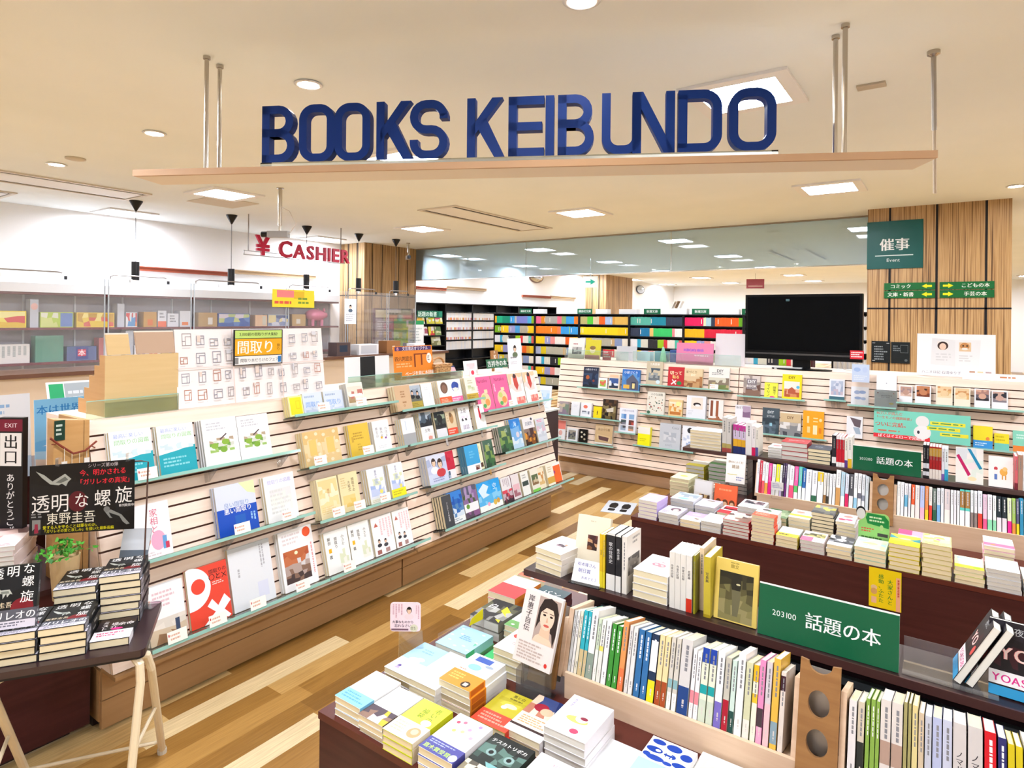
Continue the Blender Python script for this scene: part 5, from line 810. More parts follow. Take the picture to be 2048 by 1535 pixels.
# acrylic card stands on the flat table
t = thing('price_stand', 'pink rounded portrait card on a clear arm at the aisle edge', 'card stand', (-1.535, 1.555, TZ + .06), math.radians(35))
mb = MB(); fr = lambda u, v, d: (u, -d, v); r = .012
P = arc(.105 - r, .1 - r, r, r, 0, 90, 5) + arc(-.0 + r, .1 - r, r, r, 90, 180, 5) + arc(r, r, r, r, 180, 270, 5) + arc(.105 - r, r, r, r, 270, 360, 5)
mb.prism([(u - .05, v + .06) for u, v in P], 0, .0015, fr, paint('f3dde4', .4)); art(mb, [('face', .62, .72, .13, '1a1418', 'f0d8dc'), ('lv', .06, .45, .42, .94, 4, 'e0b8c4'), ('lv', .82, .4, .96, .9, 2, 'e0b8c4'), ('t', '大事なものから', .42, .33, .1, '4a3a50'), ('t', '忘れなさい', .42, .2, .11, '4a3a50'), ('r', .04, .04, .6, .1, '7a5a6a'), ('e', .78, .12, .13, .13, 'd8d4b8'), ('l', .68, .06, .88, .18, 2, '8a8a74')], lambda u, v, d: (u - .05, -.0015 - d, v + .06), .105, .1); mb.build('card', t)
mb = MB(); mb.prism([(-.02, -.055), (.07, -.055), (.06, .062), (-.02, .062)], -.004, -.002, fr, M_GLASS); mb.prism([(-.02, -.055), (.07, -.055), (.07, -.052), (-.02, -.052)], -.05, -.002, fr, M_GLASS); mb.build('clear_arm', t)
t = thing('price_stand', 'clear slanted card holder with yellow slip behind the pale blue hardback', 'card stand', (-1.478, 1.79, TZ + .002), math.radians(60))
mb = MB(); mb.prism([(-.09, .0), (.09, .03), (.09, .1), (-.09, .05)], 0, .002, fr, M_SCREEN); mb.build('clear_sheet', t)
mb = MB(); mb.prism([(.03, .055), (.085, .07), (.085, .11), (.04, .08)], .002, .003, fr, paint('f0dc20', .4)); mb.build('yellow_slip', t)
# autobiography shown upright at the end of the spine row
t = thing('book_easel', 'clear easel holding the portrait book at the end of the nearest spine row', 'book stand', (-1.08, 1.665, TZ), math.radians(8))
mb = MB(); mb.box((-.06, -.05, 0), (.06, .05, .003), M_GLASS); mb.box((-.05, -.02, .003), (.05, .03, .09), M_SCREEN); mb.prism([(.03, .003), (.034, .003), (.05, .2), (.046, .2)], -.05, .05, lambda u, v, d: (d, u, v), M_GLASS); mb.build('easel', t)
book('hardcover_book', 'portrait cover autobiography standing at the left end of the nearest spine row', upright(-1.085, 1.672, .5, math.radians(8), math.radians(12)) @ Matrix.Rotation(math.radians(7), 4, 'Y'), .132, .222, .018, 'eee6e2',
     [('r', .4, .34, .97, .96, 'b8a49a'), ('p', [(.42, .5), (.44, .8), (.52, .93), (.7, .97), (.86, .93), (.95, .8), (.97, .5), (.93, .34), (.86, .5), (.5, .62)], '2c2220'), ('p', [(.4, .34), (.46, .42), (.58, .47), (.78, .46), (.9, .38), (.92, .34)], 'f2d0b6'), ('p', [(.57, .58), (.8, .58), (.82, .42), (.54, .44)], 'edc3a6'), ('e', .68, .7, .185, .175, 'f4d3ba'), ('p', [(.49, .74), (.53, .88), (.68, .92), (.85, .87), (.88, .72), (.8, .82), (.62, .83)], '2c2220'), ('e', .6, .725, .042, .014, '2a1c1c'), ('e', .78, .725, .042, .014, '2a1c1c'), ('p', [(.54, .765), (.66, .77), (.66, .76), (.54, .755)], '4a3430'), ('p', [(.72, .77), (.84, .765), (.84, .755), (.72, .76)], '4a3430'), ('p', [(.675, .7), (.69, .7), (.715, .64), (.66, .635)], 'e2b394'), ('e', .69, .59, .075, .018, 'cc5c50'), ('v', '岸惠子自伝', .2, .68, .17, '4a4448'), ('l', .08, .05, .8, .3, 6, 'c8b8b0'), ('e', .86, .08, .04, .03, 'd83a34')], pages='w')
# ------------------------------------------------------------------ things on the nearest upper shelf
SZ = .6405; WS = 'on the nearest dark shelf'
book_s = dict(name='paperback')
stack(-1.245, 2.015, SZ, .125, .165, .02, 4, 'cream novels with a tiny photo', 'at the shelf end', rz=-.15, base='fbf4ee', front=[('m', .38, .4, .68, .6, 3, 3, ['8a6a78', '4a3a40', 'c89a78', 'd8c8d8'], 20), ('l', .45, .75, .65, .8, 1, 'd8c8c0')])
t = thing('book_easel', 'small black easel under the upright cream book on the nearest shelf', 'book stand', (-1.12, 2.14, SZ), .1); mb = MB(); mb.box((-.06, -.05, 0), (.06, .04, .012), paint('3a1c20', .4)); mb.box((-.06, -.055, .0), (.06, -.045, .03), paint('3a1c20', .4)); mb.build('base_bar', t); mb = MB(); mb.prism([(-.01, .012), (-.004, .012), (.035, .14), (.029, .14)], -.04, .04, lambda u, v, d: (d, u, v), M_GLASS); mb.build('clear_back', t)
book('paperback', 'cream book with one small dark photo, propped upright at the left of the nearest shelf', upright(-1.115, 2.117, SZ + .013, .1, math.radians(15)), .132, .192, .02, 'f6ecd4', [('m', .36, .36, .66, .64, 4, 4, ['8a5a3a', '3a2420', 'd0a078', '4a2a2a', '6a3a34'], 21), ('l', .4, .88, .65, .92, 1, 'd8ccb0')], pages='w')
t = thing('price_stand', 'white handwritten card on a clear holder at the shelf front', 'card stand', (-1.085, 2.03, SZ), .1)
mb = MB(); mb.prism([(-.055, .004), (.055, .004), (.055, .085), (-.055, .085)], 0, .0015, lambda u, v, d: (u, v * .45 - d - .02, v * .85), paint('f8f8f6', .5)); art(mb, [('t', '松本隆さん', .45, .8, .13, '5a5aa8'), ('t', '朝日賞', .4, .52, .15, '5a5aa8'), ('t', 'おめでとう', .6, .22, .11, '5a5aa8')], lambda u, v, d: (u - .055, (v + .004) * .45 - d - .0216, (v + .004) * .85), .11, .081); mb.build('card', t)
mb = MB(); mb.prism([(-.06, 0), (.06, 0), (.06, .003), (-.06, .003)], -.06, .04, lambda u, v, d: (u, -d, v), M_GLASS); mb.build('clear_foot', t)
def shelf_spine(x, t_, h, w, base, segs, lab, y=2.02, z=SZ, rz=0, front=(), pages='w', lean=0, name='paperback', txt=None):
    ops = [('r', 0, a, 1, b, c) for a, b, c in segs]
    if txt: ops.append(('v', txt, .5, .66, min(.5, .38 * h / (len(txt) * t_)), '3a3a40' if base[0] in 'edcbf' else 'e8e8e8', .006))
    else: ops.append(('lv', .3, .35, .75, .9, 1, '8a8a8a'))
    mw = Matrix.Translation((x + t_, y + w / 2, z)) @ Matrix.Rotation(rz, 4, 'Z') @ frame((0, 0, 0), (0, -1, 0), (1, 0, 0), (0, 0, 1))
    book(name, lab, mw, w, h, t_, base, front, ops, None, 1, pages, group=None)
shelf_spine(-1.031, .012, .19, .1, 'e8c020', [(0, .3, 'f0dc30')], 'thin yellow spine left of the black-spined pair on the nearest shelf', txt='日本語')
shelf_spine(-1.018, .008, .19, .1, 'ecc828', [(0, .3, 'f0dc30')], 'slimmer yellow spine touching the white-footed black spines on the nearest shelf')
shelf_spine(-1.004, .033, .2, .115, '28282c', [(0, .28, 'f2f0ea'), (.97, 1, 'f2f0ea')], 'left of two tall black spines with white foot on the nearest shelf', txt='歌の世界史')
shelf_spine(-.968, .02, .2, .115, '28282c', [(0, .28, 'f2f0ea'), (.97, 1, 'f2f0ea')], 'right of two tall black spines with white foot on the nearest shelf', txt='歌の世界')
mwt = Matrix.Translation((-.91, 2.03, SZ)) @ Matrix.Rotation(math.radians(-20), 4, 'Z')
book('paperback', 'white book with a grey city photo cover standing beside the black spines', Matrix.Translation((-.944 + .018, 2.02 + .06, SZ)) @ frame((0, 0, 0), (0, -1, 0), (1, 0, 0), (0, 0, 1)) @ Matrix.Rotation(math.pi, 4, 'Z') @ Matrix.Translation((0, .018, 0)), .12, .2, .018, 'f2ece2', [('m', .1, .3, .9, .62, 6, 5, ['6a6460', 'a8a098', '8a847c', '54504e'], 22), ('l', .4, .8, .9, .95, 2, 'a8a4a0')], [('lv', .3, .3, .7, .9, 1, '8a8a8a')], side=-1, pages='w')
stack(-.842, 2.022, SZ, .125, .17, .023, 4, 'white novels with a pink fruit print', 'mid-shelf', base='fdfaf7', front=[('e', .4, .5, .12, .09, 'f08a9a'), ('e', .56, .48, .12, .09, 'f2949e'), ('e', .4, .5, .05, .035, 'fdfaf7'), ('e', .58, .48, .04, .03, 'fdfaf7'), ('e', .52, .66, .06, .02, 'f2a0a8')])
for i, (x, tt, seg, d) in enumerate([(-.771, .018, [], 'first'), (-.752, .018, [], 'second'), (-.733, .018, [], 'third')]):
    shelf_spine(x, tt, .185, .12, 'ece8e0', seg, f'{d} of three matching pale grey spines beside the fruit-print stack', txt='作家の記録')
shelf_spine(-.714, .019, .185, .12, 'efebe4', [(0, .24, 'd8341e')], 'pale spine with a red foot beside the olive book', txt='恋愛論')
shelf_spine(-.69, .006, .19, .12, '9a9420', [(.0, .02, '9a9420')], 'thin olive magazine standing next to the red-footed spine')
shelf_spine(-.683, .014, .205, .13, 'f0d8b4', [], 'cream and peach thin book rising behind the olive magazine', y=2.06)
shelf_spine(-.656, .022, .195, .125, 'cdb838', [(.0, .05, 'a8921c')], 'mustard yellow spine left of the yellow photo magazine', txt='写真集', front=[('m', .3, .2, .9, .7, 3, 4, ['3a3620', '6a6030'], 23)])
book('magazine', 'yellow magazine with a monochrome walking figure photo, facing out on the nearest shelf', upright(-.562, 2.045, SZ, -.02, math.radians(9)), .132, .188, .012, 'e8cc68', [('m', .1, .02, .9, .8, 6, 7, ['8a8250', '9a9060', '7a7448', '5a5432', '3a3622', '2c2a1c'], 24), ('e', .5, .62, .12, .16, '2a281e'), ('p', [(.4, .52), (.62, .52), (.6, .32), (.56, .1), (.44, .1), (.42, .32)], '6f6a4c'), ('e', .55, .62, .05, .015, 'd8d0a0'), ('t', '旅立', .45, .9, .1, '8a7a30'), ('l', .35, .94, .65, .97, 1, 'a8944a')], pages='w')
# green category signs
def green_sign(x0, x1, y, z0, z1, num, ttl, lab, tilt=.18):
    w, h = x1 - x0, (z1 - z0) / math.cos(tilt); t = thing('category_sign', lab, 'sign', ((x0 + x1) / 2, y, z0)); fr = lambda u, v, d: (u - w / 2, v * math.sin(tilt) - d * math.cos(tilt), v * math.cos(tilt) + d * math.sin(tilt))
    mb = MB(); mb.prism([(0, 0), (w, 0), (w, h), (0, h)], -.004, 0, fr, paint('f2f4f0', .4)); mb.prism([(0, 0), (w, 0), (w, h - .004), (0, h - .004)], 0, .001, fr, paint('0c5f3c', .35))
    art(mb, [('t', num, .2, .48, .062, 'f2f6f2', .004), ('t', ttl, .62, .48, .133, 'f8faf8', .01)], lambda u, v, d: fr(u, v, .001 + d), w, h); mb.build('sign_plate', t)
    mb = MB(); mb.prism([(.02, 0), (w - .02, 0), (w - .02, .003), (.02, .003)], -.07, -.004, lambda u, v, d: (u - w / 2, -d, v), M_GLASS); mb.build('clear_foot', t)
green_sign(-.487, -.117, 2.014, SZ + .0005, .79, '203100', '話題の本', 'green sign numbered 203100 with white characters on the nearest shelf')
t = thing('book_holder', 'empty clear book holder right of the nearest green sign', 'book stand', (-.02, 2.05, SZ)); mb = MB(); mb.box((-.09, .05, 0), (.09, .053, .07), M_SCREEN); mb.box((-.09, -.03, 0), (.12, .05, .003), M_SCREEN); mb.box((-.09, -.033, 0), (.12, -.03, .012), M_SCREEN); mb.build('holder', t)
YO = [('m', 0, .3, 1, 1, 6, 6, ['141018', '3a1420', '1a141c', '24202a'], 26), ('t', 'YO', .42, .58, .34, 'ff9a9a', .03), ('t', 'YO', .42, .58, .33, 'ffe0d8', .012), ('e', .85, .5, .1, .08, 'e0504a'), ('t', '夜に', .55, .88, .16, 'c8ccd0', .0), ('r', 0, .15, 1, .33, 'f6f4f6'), ('t', 'YOASOBI', .5, .24, .2, 'e0288c', .014), ('r', 0, 0, 1, .13, '2f9ad0')]
TL = math.radians(40)
for i in range(2):
    mw = Matrix.Translation((.02 + i * .026, 2.03, SZ + .009)) @ Matrix.Rotation(math.radians(27), 4, 'Y') @ frame((0, .06, 0), (0, -1, 0), (1, 0, 0), (0, 0, 1))
    book('paperback', f'{"left" if i == 0 else "right"} of two tilted black and pink novels leaning at the shelf\'s right', mw, .125, .185, .018, '1a1418', YO, [('r', 0, 0, 1, 1, 'c8b898'), ('lv', .3, .2, .7, .9, 1, '8a3a3a')], None, -1, 'w')
book('paperback', 'black novel with glowing pink letters facing out at the right picture edge', upright(.145, 2.06, SZ, -.05, math.radians(10)), .13, .185, .02, '141018', YO, pages='w')

# ------------------------------------------------------------------ stacks on the second table
WM = 'on the second table'
FP = lambda cs, sd, *more: [('m', .03, .03, .97, .97, 5, 5, cs, sd)] + list(more)
def SM(x0, x1, n, t, desc, base, front=(), band=None, y=3.552, d=.17, pages='c', rz=0, z=Z, where=WM, **k):
    return stack((x0 + x1) / 2, y, z, x1 - x0 - .004, d, t, n, desc, where, rz, base=base, front=list(front), band=band, pages=pages, **k)
PAL = lambda *c: list(c)
SM(-1.558, -1.436, 5, .021, 'lilac novels', 'd2bcf2', [('r', 0, 0, .6, .25, 'f4f0fa'), ('t', '文', .3, .12, .14, '7a6ad0'), ('l', .2, .6, .8, .8, 2, 'e4d8f8')], pages='w')
SM(-1.43, -1.306, 3, .018, 'grey novels, dark-haired portrait', 'd8d4dc', [('e', .6, .62, .25, .2, '6a4a5a'), ('e', .62, .56, .14, .14, 'e8ccc0'), ('l', .1, .1, .5, .4, 3, 'b8b4c0')], pages='g')
SM(-1.3, -1.18, 2, .02, 'white novels, violet top', 'f6f2f2', [('r', 0, .5, 1, 1, 'c2aee8'), ('l', .3, .65, .8, .85, 2, 'ddd0f2'), ('e', .7, .3, .12, .05, '8a6a4a')])
SM(-1.174, -1.058, 3, .018, 'white and sky blue booklets', 'f4f6fa', [('r', .1, .55, .95, .95, 'cfe0f2'), ('l', .1, .1, .9, .4, 3, 'a8b8d8')], pages='g')
SM(-1.05, -.905, 5, .017, 'red comics with a crowd drawing', 'd23a40', FP(PAL('e8dcd0', '8a6a5a', 'd8c0b0', '5a4038', 'f0e8e0'), 201), pages='g', spine=[('r', 0, 0, 1, 1, 'b82a30')])
SM(-.898, -.778, 8, .0165, 'novels, vermilion wrap', 'f2f0ec', [('r', .15, .5, .85, .95, 'e8e4dc'), ('e', .4, .8, .2, .1, '5a4a4a'), ('e', .55, .72, .1, .06, '4a8a5a')], band=(.45, 'f2603c', [('l', .1, .3, .9, .8, 3, 'ffb8a0')], [('r', 0, 0, 1, 1, 'f05a34')]))
SM(-.77, -.66, 3, .019, 'white novels, bright yellow foot', 'f2f0ec', [('m', .1, .5, .9, .9, 4, 3, ['f2f0ec', 'c8c8c0', 'e0dcd0'], 203)], band=(.34, 'f4dc28', [('l', .1, .2, .6, .8, 1, '4a4420')], []))
SM(-.652, -.536, 3, .019, 'novels, pink corner, tree picture', 'f6e8ec', [('m', .05, .45, .95, .95, 5, 4, ['8a8a5a', 'c8c080', '5a5a48', 'e4dcc0'], 204), ('r', 0, 0, .5, .4, 'f26a8c'), ('l', .55, .1, .95, .35, 2, 'e8a0b0')], pages='g')
SM(-.528, -.412, 3, .02, 'novels, blurred black-white photo', 'e9e9e9', [('m', 0, .3, 1, 1, 5, 4, ['3a3c40', '8a8c90', 'd8d8da', '5a5c60'], 205), ('e', .5, .6, .2, .1, 'f0f0f0')])
SM(-.404, -.264, 4, .019, 'pale mint picture novels', 'd4f0dc', [('m', .05, .05, .95, .95, 5, 5, ['cfeedd', 'f0f4c0', 'b8e4e8', 'd8f0c8', 'f4f0d0'], 206), ('e', .45, .5, .25, .1, 'e0d8a0')])
SM(-.254, -.124, 6, .02, 'yellow-banded teal flag novels', 'f2e040', [('p', [(0, .9), (0, .55), (.3, .62)], '3a9aa0'), ('p', [(1, .8), (1, .45), (.65, .55)], '3a9aa0'), ('e', .5, .62, .2, .08, 'f6f0a8')], band=(.34, 'fae81c', [('l', .1, .2, .9, .7, 2, 'd0b010')], []))
SM(-.118, -.0, 7, .021, 'yellow-cream floral novels', 'f2e490', [('m', .05, .3, .95, .95, 5, 4, ['f6ecb0', 'e8d870', 'f8f4d0'], 208), ('e', .55, .55, .08, .05, 'c050b0'), ('e', .35, .6, .12, .07, 'c8b880')], band=(.25, 'f4e8a0', [('l', .1, .2, .9, .7, 2, 'd0c060')], []))
SM(.006, .12, 4, .018, 'white and lime-edged novels', 'f8f8dc', [('r', 0, .0, 1, .25, 'e8f038'), ('e', .75, .15, .14, .08, 'a8d820'), ('m', .1, .5, .9, .9, 4, 3, ['d0e8f4', 'f8f8ee', 'b8dcec'], 209)])
SM(.126, .25, 5, .018, 'white novels, faint blue wash', 'f7f9fd', [('m', .1, .3, .9, .8, 4, 4, ['f7f9fd', 'dfe8f4', 'eef2f8'], 210)], pages='g')
SM(.256, .38, 4, .018, 'pale lilac-white novels', 'eef0fa', [('m', .1, .3, .9, .8, 4, 4, ['eef0fa', 'd8def0'], 211)])
# second row, further back on the second table
B2 = 'in its back row'
def SB2(x0, x1, n, t, desc, base, front=(), band=None, pages='c', **k): return SM(x0, x1, n, t, desc, base, front, band, 3.765, .17, pages, where='at the second table\'s back row', **k)
SB2(-1.44, -1.29, 4, .022, 'grey pictorial hardbacks', 'e4e8f0', FP(PAL('c8d0dc', 'e8ecf2', '9aa8b4', 'b8c8e0'), 220, ('e', .5, .2, .25, .1, '8ac0e8')), pages='g')
SB2(-1.286, -1.16, 3, .024, 'grey-white novels, pale face', 'dcdce4', FP(PAL('d0d0da', 'e8e6ea', 'c0bcc8'), 221, ('e', .5, .65, .18, .12, 'eedcd0'), ('e', .5, .78, .2, .07, '8a7a70')), pages='g')
SB2(-1.154, -1.036, 3, .018, 'white-red slogan novels', 'f4f0f0', [('r', 0, 0, 1, .4, 'e03a44'), ('m', .1, .5, .9, .9, 3, 2, ['6a1420', 'c83a48'], 222)])
SB2(-1.03, -.89, 5, .022, 'white novels, dark street photo', 'f1f0f2', [('m', .1, .5, .9, .9, 5, 3, ['3a3840', '8a7a80', 'c8b8b4', '5a4a50'], 223)], pages='g')
SB2(-.884, -.76, 4, .021, 'green-grey novels', '8aa07a', FP(PAL('6a8a5a', 'a8b890', '8aa07a', '4a6a44'), 224))
SB2(-.754, -.64, 5, .02, 'white-yellow striped novels', 'f2f0e2', [('r', 0, .2, 1, .42, 'f0d820'), ('e', .4, .7, .2, .12, 'e09a88')])
SB2(-.634, -.52, 8, .018, 'black-yellow painterly novels', '4a4a44', FP(PAL('2a2a2a', '5a5a50', 'c8b840', '8a8a7a'), 226, ('e', .6, .6, .2, .08, 'e8d850')))
SB2(-.514, -.42, 7, .017, 'white novels, red blossom print', 'f7f1f2', [('e', .3, .3, .2, .1, 'ee3a60'), ('e', .65, .35, .2, .1, 'f06080'), ('e', .55, .7, .25, .12, 'c8988c')])
SB2(-.235, -.11, 5, .018, 'pink glossy booklets', 'f6b4cc', [('r', 0, .5, .5, 1, 'f05a8c'), ('e', .6, .4, .14, .08, 'fbe8f0')])
SB2(.12, .24, 7, .018, 'rose magazine-size novels', 'f4c0d0', [('r', 0, .4, 1, 1, 'f4f0f4'), ('r', .0, .1, 1, .35, 'f07aa0'), ('e', .3, .2, .1, .05, 'f4a040')])
# stacks on the table's left flank, beside the end of the spine row
SF = lambda x, y, w, d, t, n, desc, base, front=(), pages='c', band=None: stack(x, y, Z, w, d, t, n, desc, 'on the second table\'s flank', base=base, front=list(front), pages=pages, band=band)
SF(-1.51, 4.12, .13, .18, .024, 5, 'cream-yellow novels', 'f4f0c4', [('e', .5, .5, .2, .1, 'e8d860')])
SF(-1.5, 4.4, .13, .18, .026, 6, 'yellow-edged hardbacks', 'f2e22a', [('r', .0, .4, 1, 1, 'f6f2e2')], 'g')
SF(-1.35, 4.42, .12, .18, .026, 7, 'green-edged hardbacks', '58b848', [('r', .0, .3, 1, 1, 'e8f0dc')], 'g')
SF(-1.21, 4.44, .12, .18, .026, 9, 'black-spined hardbacks', '23343a', [('r', .6, .5, .9, .9, 'd8d8d4')], 'g')
SF(-1.35, 4.12, .125, .18, .022, 4, 'novels, brown-white jacket', 'e4dcd0', FP(PAL('c8b8a4', 'efe8de', '8a6a50'), 230))
def propped(x, y, z, w, h, t, base, front, lab, rz=0, lean=.2, name='paperback', **k): return book(name, lab, upright(x, y, z, rz, lean), w, h, t, base, front, pages='w', **k)
propped(-1.15, 4.155, .545, .12, .185, .018, 'fbf9f4', [('t', '静かにふくむ', .5, .72, .13, '9a7a44', .012), ('t', '雑談', .5, .56, .2, '9a7a44', .012), ('r', .1, .28, .6, .3, 'e0d860'), ('l', .55, .08, .95, .24, 2, '9aa0c8')], 'white talk book with ochre title propped beside the orange face book', .05)
t = thing('book_easel', 'clear block easel under the white talk book on the second table', 'book stand', (-1.15, 4.16, TZ)); mb = MB(); mb.box((-.06, -.03, 0), (.06, .05, .145), M_SCREEN); mb.build('block', t)
propped(-1.18, 4.04, TZ, .14, .15, .018, 'f2693a', [('e', x, .25, .13, .15, '6a3a1a') for x in (.2, .5, .8)] + [('e', x, .2, .09, .1, 'e8b890') for x in (.2, .5, .8)] + [('l', .2, .7, .8, .85, 1, 'f8a070')], 'orange book with three brown-haired faces propped on the second table', .02, .25)
propped(-1.32, 4.03, TZ, .12, .16, .018, 'e6e2de', [('m', .3, .1, .9, .45, 4, 3, ['8a6a44', 'c8a878', '5a4030'], 232), ('r', .05, .5, .95, .95, 'f0eeee')], 'pale wrapped novel with a brown picture propped left of the orange book', -.1, .2)
t = thing('price_stand', 'small white handwritten card clipped before the pink spines of the second row', 'card stand', (-.88, 4.085, .56)); mb = MB(); mb.box((-.035, 0, .0), (.035, .001, .05), paint('f8f6f4', .5)); art(mb, [('l', .1, .2, .9, .85, 3, 'a8a8d0')], lambda u, v, d: (u - .035, -d, v), .07, .05); mb.build('card', t); mb = MB(); mb.box((-.03, -.012, -.05), (.03, .012, 0), M_SCREEN); mb.build('clip', t)
t = thing('pop_card', 'green cut-out display card behind the pale mint novels', 'display card', (-.333, 3.735, TZ + .076)); mb = MB(); fr = lambda u, v, d: (u, -d, v)
mb.prism([(-.07, -.075), (.07, -.075), (.07, .1)] + arc(.045, .11, .025, .025, 0, 90, 5) + [(-.035, .13), (-.045, .1), (-.07, .08)], 0, .002, fr, paint('9ad87c', .4)); mb.prism(ell(-.058, .13, .022, .03), 0, .002, fr, paint('1c2024', .4)); mb.prism(ell(-.058, .122, .02, .028), .002, .0025, fr, paint('e8e8e8', .4))
art(mb, [('p', [(.3, .72), (.98, .66), (.98, .85), (.85, .96), (.3, .98), (.24, .86)], '1f8a44'), ('l', .36, .76, .9, .92, 2, 'd8f0c8'), ('l', .1, .5, .6, .62, 2, 'e05a4a'), ('r', .62, .44, .95, .52, '4a4a48'), ('e', .75, .66, .06, .07, 'b8d890'), ('l', .1, .32, .9, .42, 1, '4a7a3c')], lambda u, v, d: (u - .07, -.002 - d, v - .075), .14, .21); mb.build('card', t)
mb = MB(); mb.box((-.334 - .068, 3.5405, .205), (-.334 + .068, 3.5425, .3955), paint('f4d814', .4))
mb.v = [(a + .0, b, c) for a, b, c in mb.v]
art(mb, [('v', '感動、ふたた', .38, .5, .17, '3a8a2c', .014), ('v', '大家さんと', .66, .44, .18, '3a8a2c', .014), ('r', .84, .0, .97, .85, 'f2b48c'), ('lv', .86, .05, .96, .8, 1, 'c85a44'), ('e', .16, .5, .1, .06, 'e8c89a'), ('e', .16, .4, .1, .08, 'd8a86a'), ('r', .08, .1, .24, .26, 'f2c0a0')], lambda u, v, d: (-.402 + u, 3.5405 - d, .205 + v), .136, .1905)
o = mb.build('hanging_poster'); tag(o, 'yellow vertical strip poster with green characters on the second table front', 'poster')
o.location = (.068, 0, 0)

# ------------------------------------------------------------------ the second upper shelf
S2 = .7005; W2 = 'on the second dark shelf'
stack(-1.41, 4.34, S2, .215, .15, .02, 6, 'white hardbacks lying sideways', W2, base='f2f0f0', pages='c', front=[('m', .2, .3, .8, .7, 3, 3, ['f2c8d0', 'f2f0f0'], 240)])
def row2(x, items, where):
    for i, (t_, h, base, segs, d) in enumerate(items): shelf_spine(x, t_ - .001, h, .125, base, segs, f'{d} {where}', y=4.335, z=S2); x += t_
    return x
row2(-1.291, [(.03, .235, 'd8d4cc', [(0, .12, 'a84a44'), (.12, .25, 'b8a860')], 'first of two tall pale spines with reddish foot'), (.032, .23, 'd6d2cc', [(0, .12, 'a84a44'), (.12, .25, 'b8a860')], 'second of two tall pale spines with reddish foot')], W2)
row2(-1.217, [(.027, .195, 'c83a98', [(0, .25, '23346e'), (.25, .5, 'e8b028'), (.5, .8, 'd8c8e4')], 'left magenta-topped yellow and navy spine'), (.027, .193, 'c83a98', [(0, .25, '23346e'), (.25, .5, 'e8b028'), (.5, .8, 'd8c8e4')], 'middle magenta-topped yellow and navy spine'), (.027, .19, 'c83a98', [(0, .25, '23346e'), (.25, .5, 'e8b028'), (.5, .8, 'd8c8e4')], 'right magenta-topped yellow and navy spine'), (.04, .215, 'f0eeee', [], 'broad white spine beside the magenta-topped spines'), (.024, .195, 'efeaea', [(0, .28, 'd81a5a')], 'white spine with a magenta foot'), (.018, .19, 'ece8dc', [(0, .3, '5a5a9a')], 'cream spine with a slate blue foot')], W2)
stack(-.955, 4.35, S2, .085, .15, .016, 4, 'small white booklets', W2, base='f4eeee', front=[('e', .5, .5, .3, .15, 'e89a9a')], pages='g')
stack(-.835, 4.34, S2, .155, .17, .028, 4, 'thick grey hardbacks, crimson top', W2, base='b0202c', name='hardcover_book', pages='g', front=[('l', .2, .4, .8, .6, 2, 'e8c8c8')])
stack(-.69, 4.34, S2, .13, .165, .022, 4, 'cream hardbacks, navy cover', W2, base='1f2f40', name='hardcover_book', front=[('l', .25, .4, .75, .6, 2, 'a8b8c8'), ('e', .5, .7, .1, .05, '5a7080')])
row2(-.616, [(.024, .19, '26222a', [(.1, .3, 'e8e8e8')], 'charcoal spine left of the three red and white spines'), (.0155, .188, 'c8182c', [(0, .15, 'f4f0f0'), (.9, 1, 'f4f0f0')], 'first red spine of three'), (.0155, .188, 'c8182c', [(0, .15, 'f4f0f0'), (.9, 1, 'f4f0f0')], 'second red spine of three'), (.0155, .188, 'c8182c', [(0, .15, 'f4f0f0'), (.9, 1, 'f4f0f0')], 'third red spine of three'), (.017, .18, 'efe9dc', [(0, .25, '5a3a8a')], 'cream spine with violet foot'), (.022, .19, 'f2f0e8', [(0, .3, 'e8b820')], 'white spine with yellow foot beside the green sign')], W2)
green_sign(-.5, -.151, 4.325, S2, .848, '203200', '話題の本', 'green sign numbered 203200 with white characters on the second shelf', .03)
row2(-.143, [(.0155, .19, '15161e', [(.3, .45, 'd8d8e0'), (.08, .2, 'd8d8e0')], 'left of two black spines by the green sign'), (.0155, .19, '15161e', [(.3, .45, 'd8d8e0'), (.08, .2, 'd8d8e0')], 'right of two black spines by the green sign')] + [(.0145, .185, 'a81e22', [(0, .3, 'e8dcd4'), (.7, .95, 'c89a3c')], f'{o_} of four matching red and gold spines') for o_ in ('first', 'second', 'third', 'fourth')] + [(.014, .18, 'e8e4ee', [(0, .2, '7a5ab0')], 'white spine with a purple foot'), (.018, .18, 'e4eef2', [(0, .35, '2aa0c8')], 'pale spine with a bright blue foot')], W2)
propped(.074, 4.345, S2, .125, .195, .014, 'ecebe4', [('m', .02, .02, .98, .98, 5, 6, ['ecebe4', 'dfe6dc', 'f0e8e4', 'd8dce0'], 245), ('p', [(.02, .76), (.12, .8), (.55, .26), (.45, .2)], 'c01a60'), ('p', [(.42, .98), (.54, .98), (.97, .45), (.86, .42)], '1a86b0'), ('e', .6, .14, .16, .06, 'f2dcb0'), ('e', .6, .5, .15, .1, 'f0dce0')], 'pale book with slanting magenta and blue strips facing out on the second shelf', 0, .12)
propped(.212, 4.35, S2, .105, .165, .016, 'fbf4f2', [('e', .3, .6, .08, .06, 'c8404a'), ('e', .3, .48, .09, .08, 'f4f0f0'), ('r', .24, .24, .36, .42, '5a7ac0'), ('e', .62, .5, .16, .12, 'f0b050'), ('e', .68, .6, .1, .07, 'f4c880'), ('r', .55, .26, .6, .4, 'e09a3c'), ('r', .68, .26, .73, .4, 'e09a3c')], 'white picture book with a child and an orange animal on the second shelf', 0, .12)
row2(.272, [(.014, .18, 'e06a74', [(0, .2, '7a2030')], 'rose spine at the right picture edge'), (.02, .19, 'b8907a', [], 'brown-grey spine at the right picture edge'), (.02, .19, 'e8e8e8', [], 'white spine at the right picture edge')], W2)

